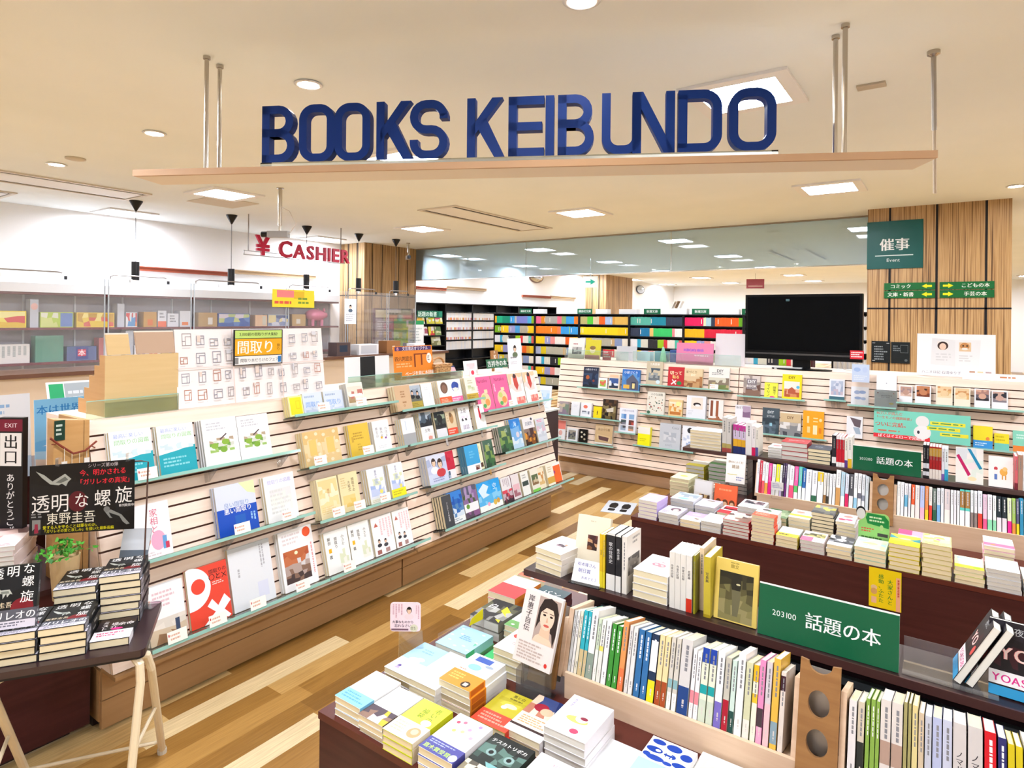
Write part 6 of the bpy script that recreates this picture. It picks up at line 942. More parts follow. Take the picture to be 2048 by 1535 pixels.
# ------------------------------------------------------------------ on top of the far slatted rack
BT = 1.1765
t = thing('television', 'large black flat television on a stand on top of the far rack', 'television', (-1.075, 5.85, BT)); k = paint('07090d', .3, .15)
mb = MB(); w0, w1, z0, z1 = -.463, .463, 1.262 - BT, 1.826 - BT
mb.box((w0, -.03, z0), (w1, .05, z1), k); cs_ = mb.build('casing', t)
mb = MB(); mb.box((w0 + .022, -.0325, z0 + .075), (w1 - .022, -.0302, z1 - .022), paint('030508', .25, .08)); mb.build('screen', cs_)
mb = MB(); mb.box((w0 + .005, -.034, z0 + .04), (w1 - .005, -.0305, z0 + .055), paint('5a5c60', .15, .5, .8)); mb.build('trim_strip', cs_)
mb = MB(); mb.box((-.07, -.0, .012), (.07, .03, z0 + .05), k); mb.build('neck', t); mb = MB(); mb.lathe([(.2, .0005), (.2, .01), (.06, .016)], (0, 0, 0), k, 32); mb.v = [(a * 1.2, b * .55, c) for a, b, c in mb.v]; mb.build('foot', t)
mb = MB(); mb.box((w0 + .34, -.0335, z1 - .06), (w0 + .37, -.0328, z1 - .04), paint('4a6a70', .4)); mb.build('sticker', cs_)
mb = MB(); mb.tube([(.25, .06, z0 + .1), (.32, .05, .02), (.42, .02, .008), (.5, -.04, .006)], .004, paint('d8d8d4', .5)); mb.build('power_cord', t)
def leaf(name, lab, x0, x1, z0, z1, y, base, ops, cat='card', t=.012, lean=.12):
    mw = upright((x0 + x1) / 2, y, z0, 0, lean); w, h = x1 - x0, (z1 - z0) / math.cos(lean); mb = MB(); mb.box((-w / 2, -t, 0), (w / 2, 0, h), paint(base, .45)); art(mb, ops, lambda u, v, d: (-w / 2 + u, -t - d, v), w, h)
    o = mb.build(name); o.matrix_world = mw; return tag(o, lab, cat)
leaf('poster_board', 'pink card with violet writing left of the white panel by the television', -2.19, -1.835, BT, 1.375, 5.86, 'f28cb4', [('l', .2, .55, .9, .75, 1, 'b86ac8'), ('t', 'あなたの本', .5, .66, .1, 'a86ad0'), ('l', .5, .35, .9, .45, 1, 'fbdce8')])
leaf('poster_board', 'blank pale panel touching the left side of the television', -1.83, -1.56, BT, 1.47, 5.9, 'efe8ec', [])
propped(-3.275, 5.83, BT, .18, .215, .02, 'f1eeea', [('m', .25, .2, .85, .55, 5, 3, ['4a4a4c', '8a8684', 'b8b4b0'], 250), ('l', .3, .65, .7, .75, 1, 'b86a6a')], 'white photo book propped at the far rack\'s left corner', .1)
propped(-3.09, 5.85, BT, .17, .2, .02, 'dcd01e', [('e', .5, .45, .18, .16, 'f0d8a8'), ('e', .5, .58, .2, .1, '8a6a3a'), ('r', 0, 0, 1, .2, 'b8706a')], 'yellow comic-faced book beside the white photo book on the rack top', .05)
leaf('notice_card', 'small red notice card with white lettering left of the grey sheet', -2.95, -2.855, BT, 1.285, 5.8, 'd82838', [('l', .1, .2, .9, .85, 3, 'ffe8e8')], t=.002)
leaf('poster_board', 'grey leaning sheet behind the red notice on the rack top', -2.84, -2.62, BT, 1.32, 5.9, 'd2d4d8', [('l', .2, .4, .8, .6, 2, 'b0b4bc')])
leaf('notice_card', 'red notice card with white lettering at the television\'s lower right', -.7, -.6, 1.29, 1.36, 5.80, 'e02a38', [('l', .08, .15, .92, .88, 3, 'fff0f0')], t=.002, lean=0)
bpy.data.objects['notice_card.001'].location.y = 5.812
for i, (x, w, h, b, d) in enumerate([(-2.4, .12, .1, '5a9aa8', 'teal box on the rack top behind the beige tool book'), (-2.25, .1, .12, '3a5a9a', 'navy box on the rack top behind the red handicraft book'), (-2.58, .14, .09, 'b8d8e4', 'pale blue box on the rack top behind the beige tool book'), (-2.12, .03, .16, '8ad0a8', 'mint standing tube on the rack top')]):
    if i < 3: solid('small_box', d, 'box', (x - w / 2, 5.98, BT), (x + w / 2, 6.08, BT + h), paint(b, .5))
    else: mb = MB(); mb.lathe([(.03, 0), (.034, .02), (.02, .1), (.008, .15)], (0, 0, 0), paint(b, .4)); o = mb.build('display_cone', smooth=True); o.location = (-2.35, 5.93, BT); tag(o, 'small mint green cone figure on the rack top', 'ornament')
for x0, x1, y, z, d in [(-2.6, -1.56, 5.77, .1, 'clear guard sheet along the rack top left of the television'), (-3.38, -2.65, 5.77, .09, 'clear guard sheet along the rack top at the far left corner')]:
    mb = MB(); mb.box((-(x1 - x0) / 2, 0, 0), ((x1 - x0) / 2, .004, z), M_SHELFGLASS); mb.box((-(x1 - x0) / 2, 0, z), ((x1 - x0) / 2, .004, z + .003), M_EDGE); o = mb.build('glass_guard'); o.location = ((x0 + x1) / 2, y, BT); tag(o, d, 'guard')
stack(-1.17, 5.78, BT, .22, .06, .006, 3, 'white papers', 'under the television', base='e8eef4', pages='w', name='paper_sheet')
leaf('photo_poster', 'large white poster of an open book with a face and a cat photo', -.243, .254, BT, 1.505, 5.95, 'fbfbfb', [('p', [(.18, .27), (.5, .24), (.5, .86), (.2, .9)], 'ececec'), ('p', [(.5, .24), (.8, .22), (.82, .87), (.5, .86)], 'f2f2f2'), ('r', .27, .62, .41, .82, 'f6efe6'), ('e', .34, .72, .07, .1, '3a2420'), ('e', .34, .7, .045, .08, 'f2d0b8'), ('r', .55, .6, .7, .81, 'e8c8a0'), ('e', .62, .72, .06, .08, 'c88a50'), ('e', .6, .73, .012, .02, '3a2a1a'), ('e', .65, .73, .012, .02, '3a2a1a'), ('e', .62, .66, .04, .03, 'f4ece0'), ('l', .25, .35, .45, .55, 3, 'dcdcdc'), ('l', .55, .35, .75, .52, 3, 'dcdcdc'), ('t', 'ハニオ日記 石田ゆり子', .32, .09, .05, '9a9aa8'), ('m', .68, .05, .75, .15, 2, 2, ['8a4a34', 'c89a80'], 255), ('m', .78, .05, .85, .15, 2, 2, ['e8b870', 'f0d8b0'], 256), ('m', .88, .05, .95, .15, 2, 2, ['2a2a30', 'b8a0a0'], 257)], 'poster', .014, .1)
leaf('price_strip', 'long white strip label lying on the rack top before the cat poster', .05, .42, BT, BT + .05, 5.76, 'fbfaf6', [('l', .6, .3, .9, .7, 1, 'd88a5a')], t=.003)
t = thing('leaflet_stand', 'clear two-tier leaflet stand with pale blue cards left of the pillar', 'stand', (-.6, 5.622, .936)); mb = MB(); mb.box((-.065, -.01, 0), (.065, -.006, .33), M_SCREEN); mb.build('clear_back', t); mb = MB(); mb.box((-.06, -.016, .185), (.06, -.0105, .325), paint('cddcf4', .5)); art(mb, [('e', .3, .7, .2, .12, 'a8c0ea'), ('e', .75, .7, .15, .15, 'c4d4f2'), ('l', .1, .1, .9, .4, 3, 'e8f0fa')], lambda u, v, d: (u - .06, -.016 - d, .185 + v), .12, .14); mb.build('card', t)
t = thing('leaflet_stand', 'clear leaflet holder with a grey certificate card beside the cat books', 'stand', (-.43, 5.622, .936)); mb = MB(); mb.box((-.075, 0, 0), (.075, .004, .13), paint('dfe1ea', .4)); art(mb, [('l', .3, .55, .8, .75, 2, 'a8a8b4'), ('e', .15, .85, .03, .03, '8a3a34'), ('e', .85, .85, .03, .03, 'd88a9a'), ('e', .75, .25, .1, .06, 'e8d070')], lambda u, v, d: (u - .075, -d, v), .15, .13); mb.build('card', t); mb = MB(); mb.box((-.078, -.006, 0), (.078, -.003, .135), M_GLASS); mb.build('clear_front', t)
# turquoise banner leaning on the slats
mw = on_rack('B', -.203, .497, .062); w, h = .607, .212; mb = MB(); mb.box((-w / 2, -.004, 0), (w / 2, 0, h), paint('7fd8c0', .4))
art(mb, [('t', '80万人が読んだ', .17, .87, .04, 'd8503c', .006), ('t', '「一生モノの課題図書」', .22, .72, .038, 'd8503c', .006), ('t', 'ついに完結。', .2, .48, .062, 'e03a30', .014), ('r', 0, 0, .6, .14, 'e8323c'), ('t', 'ぼくはイエローで完結編', .3, .07, .045, 'ffffff', .01), ('e', .52, .68, .07, .2, 'f0ece8'), ('e', .52, .3, .09, .24, 'f4f2f0'), ('e', .48, .3, .014, .06, '3a3a44'), ('r', .6, .6, .95, .72, 'f2e83c'), ('r', .57, .42, .9, .54, 'f2e83c'), ('r', .7, .24, .98, .36, 'f2e83c'), ('l', .62, .62, .93, .7, 1, '4a9a5a'), ('l', .59, .44, .88, .52, 1, '4a9a5a'), ('l', .72, .26, .96, .34, 1, '4a9a5a'), ('l', .05, .2, .4, .3, 1, 'd87a5a')], lambda u, v, d: (u - w / 2, -.004 - d, v), w, h)
o = mb.build('banner_card'); o.matrix_world = mw; tag(o, 'wide turquoise banner card with red lettering leaning on the far slats', 'poster')

# ------------------------------------------------------------------ signs on the right pillar
PY = 8.997
def plate(name, lab, x0, x1, z0, z1, base, ops, y=PY, th=.012, cat='sign'):
    w, h = x1 - x0, z1 - z0; mb = MB(); mb.box((-w / 2, -th, 0), (w / 2, 0, h), paint(base, .4)); art(mb, ops, lambda u, v, d: (u - w / 2, -th - d, v), w, h)
    o = mb.build(name); o.location = ((x0 + x1) / 2, y, z0); return tag(o, lab, cat)
plate('wall_sign', 'large square teal event sign high on the right wooden pillar', -.905, -.315, 2.25, 2.835, '0c5a56', [('t', '催事', .5, .5, .27, 'f4f8f8', .018), ('r', .15, .265, .83, .285, 'dfeeee'), ('t', 'Event', .48, .18, .1, 'e8f2f2', .004)])
AL = [(.95, .5), (.87, .5)]
def dirsign(lab, x0, x1, z0, z1, tx, left):
    a = [(.74, .5), (.84, .18), (.84, .36), (.94, .36), (.94, .64), (.84, .64), (.84, .82)] if left else [(.26, .5), (.16, .18), (.16, .36), (.06, .36), (.06, .64), (.16, .64), (.16, .82)]
    plate('direction_sign', lab, x0, x1, z0, z1, '0e6a34', [('t', tx, .33 if left else .66, .5, .105 if len(tx) < 7 else .1, 'f8faf4', .014), ('p', a, 'e8e81c')], th=.01)
dirsign('green direction sign for comics with a yellow left arrow, upper row', -.715, -.192, 1.985, 2.072, 'コミック', True)
dirsign('green direction sign for pocket books with a yellow left arrow, lower row', -.715, -.192, 1.885, 1.975, '文庫・新書', True)
dirsign('green direction sign for children\'s books with a yellow right arrow, upper row', -.148, .366, 1.985, 2.072, 'こどもの本', False)
dirsign('green direction sign for craft books with a yellow right arrow, lower row', -.148, .366, 1.885, 1.975, '手芸の本', False)
plate('notice_plate', 'left of two black chalk-lettered notice plates low on the right pillar', -.845, -.645, 1.09, 1.355, '181f22', [('l', .15, .1, .85, .8, 6, '8a9498'), ('r', .05, .9, .2, .92, 'c8ccd0'), ('r', .8, .9, .95, .92, 'c8ccd0'), ('r', .05, .08, .2, .1, 'c8ccd0')], cat='notice')
plate('notice_plate', 'right of two black chalk-lettered notice plates low on the right pillar', -.635, -.44, 1.09, 1.35, '181f22', [('l', .1, .55, .5, .85, 3, '7a8488'), ('r', .5, .5, .9, .51, '8a9498'), ('r', .5, .85, .9, .86, '8a9498'), ('r', .5, .5, .51, .86, '8a9498'), ('r', .89, .5, .9, .86, '8a9498'), ('e', .8, .15, .08, .06, '5a6468')], cat='notice')

# ------------------------------------------------------------------ on top of the left slatted racks
LT = 1.1705
t = thing('cardboard_display', 'stepped kraft cardboard display box seen from behind on the rack top', 'box', (-2.88, 1.305, LT))
prof = [(0, 0), (0, .255), (-.05, .255), (-.05, .21), (-.1, .21), (-.1, .165), (-.15, .165), (-.15, .11), (-.2, .11), (-.2, .06), (-.26, .06), (-.26, 0)]
for y in (-.15, .146): mb = MB(); mb.prism(prof, y, y + .004, lambda u, v, d: (u, d, v), M_KRAFT); mb.build('side_panel', t)
mb = MB(); mb.box((0, -.15, 0), (.004, .15, .255), M_KRAFT2); mb.build('back_panel', t)
for i in range(4): mb = MB(); mb.box((-.05 * i - .048, -.146, .25 - .048 * i - .004), (-.05 * i - .001, .146, .25 - .048 * i), M_KRAFT); mb.build('step', t)
for y0, y1, z1, m, d in [(1.17, 1.258, 1.512, M_KRAFT2, 'narrow kraft board standing behind the stepped cardboard box'), (1.285, 1.447, 1.52, paint('c4a68c', .5), 'wider framed board with pale top edge behind the cardboard box')]:
    mb = MB(); mb.prism([(0, 0), (.012, 0), (-.012, z1 - LT - .256), (-.024, z1 - LT - .256)], -(y1 - y0) / 2, (y1 - y0) / 2, lambda u, v, d_: (u, d_, v), m); mb.prism([(-.012, z1 - LT - .256), (-.026, z1 - LT - .256), (-.026, z1 - LT - .25), (-.012, z1 - LT - .25)], -(y1 - y0) / 2, (y1 - y0) / 2, lambda u, v, d_: (u, d_, v), paint('efe8da', .5))
    o = mb.build('display_board'); o.location = (-2.9, (y0 + y1) / 2, LT + .256); tag(o, d, 'board')
def board(name, lab, y0, y1, z0, z1, x, base, ops, lean=.12, th=.006, cat='poster'):
    w, h = y1 - y0, (z1 - z0) / math.cos(lean); mw = upright(x, (y0 + y1) / 2, z0, math.pi / 2, lean); mb = MB(); mb.box((-w / 2, -th, 0), (w / 2, 0, h), paint(base, .45)); art(mb, ops, lambda u, v, d: (u - w / 2, -th - d, v), w, h)
    o = mb.build(name); o.matrix_world = mw; return tag(o, lab, cat)
G = []
for i in range(11):
    for j in range(4):
        x, y = .02 + i * .088 + RND.uniform(0, .02), .07 + j * .235 + RND.uniform(0, .03); ww, hh = RND.uniform(.035, .055), RND.uniform(.09, .16)
        if .31 < x < .69 and y > .42: continue
        q = RND.choice(['a0a0aa', '9494a0', 'a49c9c', '8e8a94']) if RND.random() > .12 else 'b87a60'; e, f = .0035, .009; mx, my = x + ww * RND.uniform(.3, .7), y + hh * RND.uniform(.3, .7)
        G += [('r', x, y, x + ww, y + f, q), ('r', x, y + hh - f, x + ww, y + hh, q), ('r', x, y, x + e, y + hh, q), ('r', x + ww - e, y, x + ww, y + hh, q), ('r', mx, y, mx + e, y + hh * .7, q), ('r', x, my, mx, my + f, q), ('r', mx, y + hh * .7, x + ww, y + hh * .7 + f, q)]
        if RND.random() < .4: G.append(('r', x + e, my, mx, y + hh, RND.choice(['e4dcd8', 'e0e0e6', 'ead8cc'])))
        G.append(('l', x, y - .04, x + ww, y - .015, 1, 'e2dcdc'))
G += [('r', 0, .495, 1, .505, 'f0d8d0'), ('r', .33, 0, .336, 1, 'f0d8d0'), ('r', .66, 0, .666, 1, 'f0d8d0')]
board('plan_poster', 'wide pale poster of rows of tiny grey floor plans on the rack top', 1.45, 2.262, LT, 1.53, -2.87, 'fbf4f2', G)
board('title_card', 'black-framed yellow and green fair title card on the floor plan poster', 1.717, 1.987, 1.352, 1.527, -2.872, '17181a', [('r', .02, .76, .98, .98, 'c4e478'), ('r', .02, .27, .98, .74, 'f4b018'), ('r', .02, .02, .98, .25, 'f6f6f4'), ('t', '2,000超の間取りが大集結!', .5, .87, .068, '23301c', .012), ('t', '間取り', .44, .5, .26, 'fffdf4', .012), ('v', '祭り', .91, .48, .07, '6a4a10', .01), ('t', '間取り本だらけのフェア', .52, .13, .072, '2a2a2a', .004), ('r', .02, .04, .09, .22, '8a8a8a'), ('r', .9, .04, .97, .22, '2a78c0')], .0)
def guard(y0, y1, x, h, lab):
    mb = MB(); c = (y0 + y1) / 2; mb.box((0, y0 - c, 0), (.006, y1 - c, h), clear('guard_glass', 'eef8ee', .05, .03, .8, 'e8f8ea') if 'guard_glass' not in bpy.data.materials else bpy.data.materials['guard_glass']); mb.box((0, y0 - c, h), (.006, y1 - c, h + .003), M_EDGE); o = mb.build('glass_guard'); o.location = (x, c, LT); tag(o, lab, 'guard')
guard(1.08, 1.447, -2.86, .072, 'greenish glass guard before the stepped cardboard box')
guard(2.41, 2.835, -2.85, .075, 'clear glass guard in front of the black and white panel')
guard(2.84, 3.44, -2.85, .05, 'clear glass guard before the orange card on the rack top')
board('folded_panel', 'white panel with a broad black centre stripe on the rack top', 2.43, 2.765, LT, 1.357, -2.9, 'f8f9fb', [('r', .3, 0, .65, 1, '14171a')], .05, .02)
board('pop_card', 'orange display card with a white hanging sign drawing and bubble letters', 2.845, 3.207, LT + .02, 1.407, -2.92, 'f08a22', [('r', .03, .86, .97, .98, '4a2f6a'), ('t', '本', .1, .92, .08, 'f09a9a', .014), ('t', '文芸書店オリジナル', .55, .92, .075, 'f4eef8', .01), ('t', '四六判宣言', .24, .62, .09, '2a1a10', .012), ('r', .5, .35, .54, .75, '8a3a10'), ('r', .5, .72, .85, .76, '8a3a10'), ('r', .68, .4, .72, .72, '8a3a10'), ('e', .9, .6, .07, .16, 'fdf6ec'), ('l', .86, .52, .94, .68, 3, '6a5a50'), ('l', .05, .35, .45, .5, 2, 'f8c080'), ('t', 'ページを前に本回廊', .64, .16, .085, 'fffaf2', .014)], .1)
t = thing('wicker_basket', 'small tan wicker basket beside the orange display card', 'basket', (-2.95, 3.29, LT)); mb = MB(); m = mapped('wicker', lambda nt, b, co: (nt.links.new(ramp(nt, noise(nt, co, 60, 2, (1, 1, 3)), [(.35, '8a5c30'), (.65, 'd0a068')]), b.inputs['Base Color'])))
mb.prism([(-.075, 0), (.075, 0), (.085, .1), (-.085, .1)], -.05, .05, lambda u, v, d: (d, u, v), m); mb.build('basket_body', t); mb = MB(); mb.prism([(-.09, .085), (.09, .085), (.09, .105), (-.09, .105)], -.055, .055, lambda u, v, d: (d, u, v), m); mb.build('rim', t)
mb = MB(); mb.tube([(0, -.06, .1)] + [(0, -.06 * math.cos(math.radians(a)), .1 + .045 * math.sin(math.radians(a))) for a in range(20, 180, 20)] + [(0, .06, .1)], .008, m); mb.build('handle', t)
board('small_sign', 'tilted green sign with white characters above the pink magazines', 3.735, 4.0, 1.215, 1.283, -2.86, '2f6a4a', [('t', '吉祥寺の本', .5, .48, .185, 'f6f8f4', .014)], .2, .004, 'sign')
board('portrait_card', 'tall white card with a cartoon man above two lines of print, rack end', 4.075, 4.262, LT, 1.432, -2.9, 'f7f5f8', [('face', .5, .68, .17, '2a211d', '6a7a5a'), ('l', .15, .36, .85, .46, 1, '8a8a90'), ('l', .15, .2, .85, .3, 2, 'c8c8d0')], .08, .004, 'card')
board('price_block', 'small brown wooden ten sign on the rack top', 3.965, 4.055, 1.255, 1.337, -3.0, 'a5713f', [('t', '10', .5, .4, .5, 'f4ecd8', .014), ('t', '月', .5, .82, .24, 'f4ecd8')], .1, .01, 'sign')
solid('sign_post', 'slim brown post under the wooden ten sign', 'post', (-3.015, 4.0, LT), (-3.0, 4.02, 1.2545), M_PANEL)
board('paper_card', 'white sketch paper behind the green sign on the rack top', 3.58, 3.74, LT, 1.275, -2.95, 'f2f2f4', [('m', .2, .2, .8, .8, 3, 3, ['f2f2f4', 'dcdce2', 'e8d0d4'], 260)], .15, .003, 'card')
board('booklet_card', 'dark blue and red booklet leaning on the rack top', 3.43, 3.56, LT, 1.24, -3.0, '2f3a66', [('p', [(.4, 0), (1, 0), (1, .8), (.6, .9)], 'd8b0b8')], .5, .004, 'card')
board('round_card', 'pink and white card with a red heart beside the sketch paper', 3.53, 3.6, LT, 1.225, -2.86, 'f6e8ea', [('e', .55, .5, .25, .3, 'd83a50')], .2, .003, 'card')

# ------------------------------------------------------------------ maroon tables, exit post and folding table at the left
t = thing('side_table', 'dark maroon low cabinet between the folding table and the left rack', 'cabinet', (-3.1, .56, 0))
mb = MB(); mb.box((-.42, -.5, .04), (.42, .475, .58), M_MAROON); mb.build('body', t); mb = MB(); mb.box((-.425, -.505, .58), (.425, .48, .6), paint('3c2022', .35)); mb.build('top', t); mb = MB(); mb.box((-.36, -.44, 0), (.36, .43, .04), M_DARK); mb.build('plinth', t)
t = thing('kraft_display', 'tall kraft paper panel hung with a twig garland beside the exit post', 'display', (-2.76, 1.005, .6))
mb = MB(); fr = lambda u, v, d: (d, u, v); mb.prism([(-.07, 0), (.03, 0), (.03, .585), (-.07, .6)], -.06, 0, fr, M_KRAFT); mb.build('left_leaf', t); mb = MB(); mb.prism([(.032, 0), (.05, 0), (.05, .585), (.032, .585)], -.25, -.0, fr, M_KRAFT); mb.build('right_leaf', t)
mb = MB(); br = paint('8a3a28', .6); mb.tube([(.012, -.085, .535), (.014, -.05, .5), (.016, -.01, .465), (.016, .03, .47), (.014, .07, .5)], .004, br); mb.tube([(.012, -.06, .51), (.012, -.08, .51)], .002, br); mb.tube([(.014, .05, .485), (.014, .065, .475)], .002, br); mb.build('twig', t)
for i, (y, z, l) in enumerate([(-.04, .49, .05), (-.015, .467, .07), (.01, .466, .05), (.035, .472, .03)]):
    mb = MB(); mb.tube([(.017, y, z), (.017, y, z - l)], .0012, paint('e8dcc8')); mb.box((.015, y - .009, z - l - .022), (.019, y + .009, z - l), paint('f4ede4', .6)); mb.build('paper_tag', t)
mb = MB(); mb.box((.0, -.068, .52), (.004, -.034, .595), paint('173a2c', .4)); art(mb, [('l', .15, .2, .85, .85, 3, 'd8e4d8')], lambda u, v, d: (.004 + d, -.068 + u, .52 + v), .034, .075); mb.build('green_label', t)
t = thing('exit_post', 'slim black exit post sign with white and maroon panels', 'sign', (-2.905, .855, .6), math.radians(35))
mb = MB(); w = .092; mb.box((-w / 2, -.012, .0), (w / 2, .012, .605), paint('14151a', .35)); fr = lambda u, v, d: (u - w / 2, -.012 - d, v)
art(mb, [('r', .03, .915, .97, .99, '7a1832'), ('t', 'EXIT', .5, .953, .24, 'f2e4e8', .006), ('r', .06, .7, .94, .905, 'f2efec'), ('v', '出口', .5, .802, .62, '1a1a1e', .012), ('v', 'ありがとうございます', .5, .38, .36, 'f4f2f0', .006)], fr, w, .605); mb.build('sign_board', t)
mb = MB(); mb.box((-.06, -.05, 0), (.06, .05, .008), paint('14151a', .35)); mb.build('base', t)
t = thing('side_table', 'second maroon cabinet behind the exit post carrying the blue poster', 'cabinet', (-3.79, 1.15, 0)); mb = MB(); mb.box((-.2, -.8, .0), (.25, .8, .82), M_MAROON); mb.build('body', t); mb = MB(); mb.box((-.22, -.82, .82), (.27, .82, .84), paint('3c2022', .35)); mb.build('top', t)
board('reading_poster', 'blue sky poster with a bird and blue handwritten title behind the exit post', 1.13, 1.41, .845, 1.185, -3.55, '8ccdf2', [('m', 0, 0, 1, .6, 5, 4, ['f2d8c0', 'b8dcf0', '8ccdf2', '7ac0ee'], 270), ('t', '本は世界の', .45, .85, .17, '2a86d0', .012), ('t', 'トビラ', .5, .66, .18, '2a86d0', .012), ('p', [(.1, .35), (.5, .42), (.85, .5), (.6, .38), (.4, .34)], 'f4f8fa'), ('p', [(.72, .85), (.95, .9), (.8, .97)], '5a9ac0'), ('p', [(.3, .1), (.7, .3), (.95, .15), (.95, 0), (.3, 0)], 'e8c8b0')], .08)
board('cloud_poster', 'white poster with yellow flower and pale blue print at the left edge', .83, 1.1, .845, 1.225, -3.5, 'f6f8fb', [('l', .1, .75, .8, .9, 2, '9ac0e8'), ('e', .75, .55, .1, .07, 'f4d040'), ('r', 0, 0, 1, .25, 'c8dcf0'), ('l', .1, .35, .6, .5, 2, 'd0d8e4')], .1)
board('green_notice', 'small tilted green and grey framed notice above the blue poster', 1.27, 1.5, 1.06, 1.235, -3.8, 'f2f4f2', [('r', .04, .06, .32, .94, '2fb070'), ('r', .34, .06, .96, .94, 'b4bcc0'), ('l', .4, .4, .9, .75, 2, 'e8ecee'), ('e', .2, .25, .06, .1, 'f4faf6')], .35, .01, 'notice')
solid('notice_prop', 'dark wooden prop under the tilted green notice', 'stand', (-3.86, 1.3, .8405), (-3.83, 1.45, 1.059), M_MAROON)
stack(-2.72, .71, .6005, .19, .25, .016, 11, 'glossy magazines', 'left of the black poster', math.radians(58), name='magazine', base='f2e0dc', front=[('m', .02, .2, .98, .98, 5, 4, ['f4e4e0', 'c89a90', 'e8c8c0', '8a6a68'], 272), ('l', .1, .05, .9, .16, 2, 'e0a8b0')], pages='g')
stack(-2.86, .86, .6005, .12, .15, .02, 4, 'pink-topped booklets', 'beside the kraft panel', math.radians(80), base='f6e4ee', front=[('r', .1, .2, .9, .5, 'f080b8'), ('l', .1, .6, .9, .9, 2, 'c8b8d0')], pages='w')
for i, (x, y, zz, n, t_, b, d) in enumerate([(-3.6, .75, .8405, 5, .02, 'f4f4f0', 'white booklets'), (-3.6, .55, .8405, 7, .02, 'e8f0f8', 'pale blue-white booklets')]): stack(x, y, zz, .14, .19, t_, n, d, 'on the rear maroon cabinet', math.radians(80), base=b, pages='w')

CX, CY, CT = -2.034, .936, .565  # folding table and its stacks scaled about the camera, result baked here
E1, E2 = (-.547, -.837), (-.837, .547); RZ = math.atan2(.837, .547)
def LC(a, b): return (CX + a * E1[0] + b * E2[0], CY + a * E1[1] + b * E2[1])
t = thing('folding_table', 'small folding table with dark top and cream tube legs at the left', 'table', (*LC(.2, .18), 0), RZ)
mb = MB(); P = arc(.2 - .02, .18 - .02, .02, .02, 0, 90, 5) + arc(-.22 + .02, .18 - .02, .02, .02, 90, 180, 5) + arc(-.2, -.16, .02, .02, 180, 270, 5) + arc(.18, -.16, .02, .02, 270, 360, 5)
mb.prism(P, CT - .02, CT, lambda u, v, d: (u, v, d), paint('3a272a', .3, .5)); mb.build('table_top', t, 'dark brown top')
mb = MB(); mb.prism(P, CT - .028, CT - .0205, lambda u, v, d: (u * .985, v * .98, d), paint('18161c', .4)); mb.build('edge_trim', t)
CR = paint('e8d6b4', .35, .5)
for sx in (1, -1):
    x = sx * .166
    mb = MB(); mb.tube([(x, -.15, CT - .03), (x + sx * .018, -.166, CT - .05), (x + sx * .022, -.175, CT - .1), (x - sx * .005, -.27, .012)], .0125, CR, 10); lg = mb.build('leg', t)
    mb = MB(); mb.tube([(x, -.14, CT - .03), (x + sx * .03, -.12, CT - .045), (x + sx * .04, -.1, CT - .1), (x + sx * .035, .2, .012)], .0125, CR, 10); mb.build('leg', t)
    mb = MB(); mb.tube([(x + sx * .008, -.215, .27), (x + sx * .037, .02, .27)], .006, CR, 8); mb.build('brace', t)
    for px, py in ((x - sx * .005, -.27), (x + sx * .035, .2)): mb = MB(); mb.lathe([(.016, 0), (.016, .014), (.014, .02)], (px, py, 0), paint('cfc4ae', .5), 10); mb.build('foot_cap', t)
mb = MB(); mb.tube([(-.168, -.245, .11), (.162, -.245, .11)], .006, CR, 8); mb.tube([(-.195, .17, .06), (.195, .17, .06)], .006, CR, 8); mb.build('cross_bar', t)
mb = MB(); mb.box((-.14, -.12, CT - .045), (.14, .14, CT - .0285), paint('20181c', .5)); mb.build('under_frame', t)
NOV = [('m', 0, 0, 1, 1, 4, 5, ['0c0e12', '12151a', '0a0c10'], 280), ('e', .72, .32, .22, .15, '7a1420'), ('t', '透', .2, .88, .26, 'f4f4f2', .006), ('t', '明', .5, .9, .26, 'f4f4f2', .006), ('t', 'な', .8, .92, .24, 'f4f4f2', .006), ('t', '螺', .8, .72, .25, 'f4f4f2', .004), ('t', '旋', .8, .48, .27, 'f4f4f2', .004), ('p', [(.06, .74), (.16, .7), (.3, .62), (.46, .62), (.52, .54), (.47, .55), (.42, .5), (.4, .56), (.34, .48), (.33, .56), (.22, .58), (.1, .68)], 'b8bcb4'), ('p', [(.3, .6), (.44, .6), (.46, .56), (.3, .56)], '7a8078'), ('t', '東野圭吾', .27, .38, .13, 'e8d8b8', .004)]
NB_ = (.3, '5a5c66', [('t', 'ガリレオの', .5, .68, .2, 'f8f8fa', .012), ('r', 0, 0, 1, .42, 'd8d4e0'), ('l', .1, .1, .9, .36, 2, '6a6a7a')], [('l', .2, .1, .8, .9, 3, 'c8c8d0')])
def fold(a, b, z, n, desc, w=.118, d=.172, t_=.0225, **k):
    x, y = LC(a, b); return stack(x, y, z, w, d, t_, n, desc, 'on the folding table', RZ, name='hardcover_book', base='0c0e12', **k)
k = dict(front=NOV, band=NB_, spine=[('r', 0, 0, 1, 1, '101218'), ('v', '透明な螺旋', .5, .62, .3, 'e8e8e8', .004)])
ZF = CT + .0005
z_l = fold(.346, .03, ZF, 4, 'black novels under the upright copy', **k)
fold(.222, .03, ZF, 4, 'black novels at the table front', **k)
fold(.232, .205, ZF, 6, 'black novels behind the front stack', **k)
fold(.106, .205, ZF, 7, 'black novels at the right rear', **k)
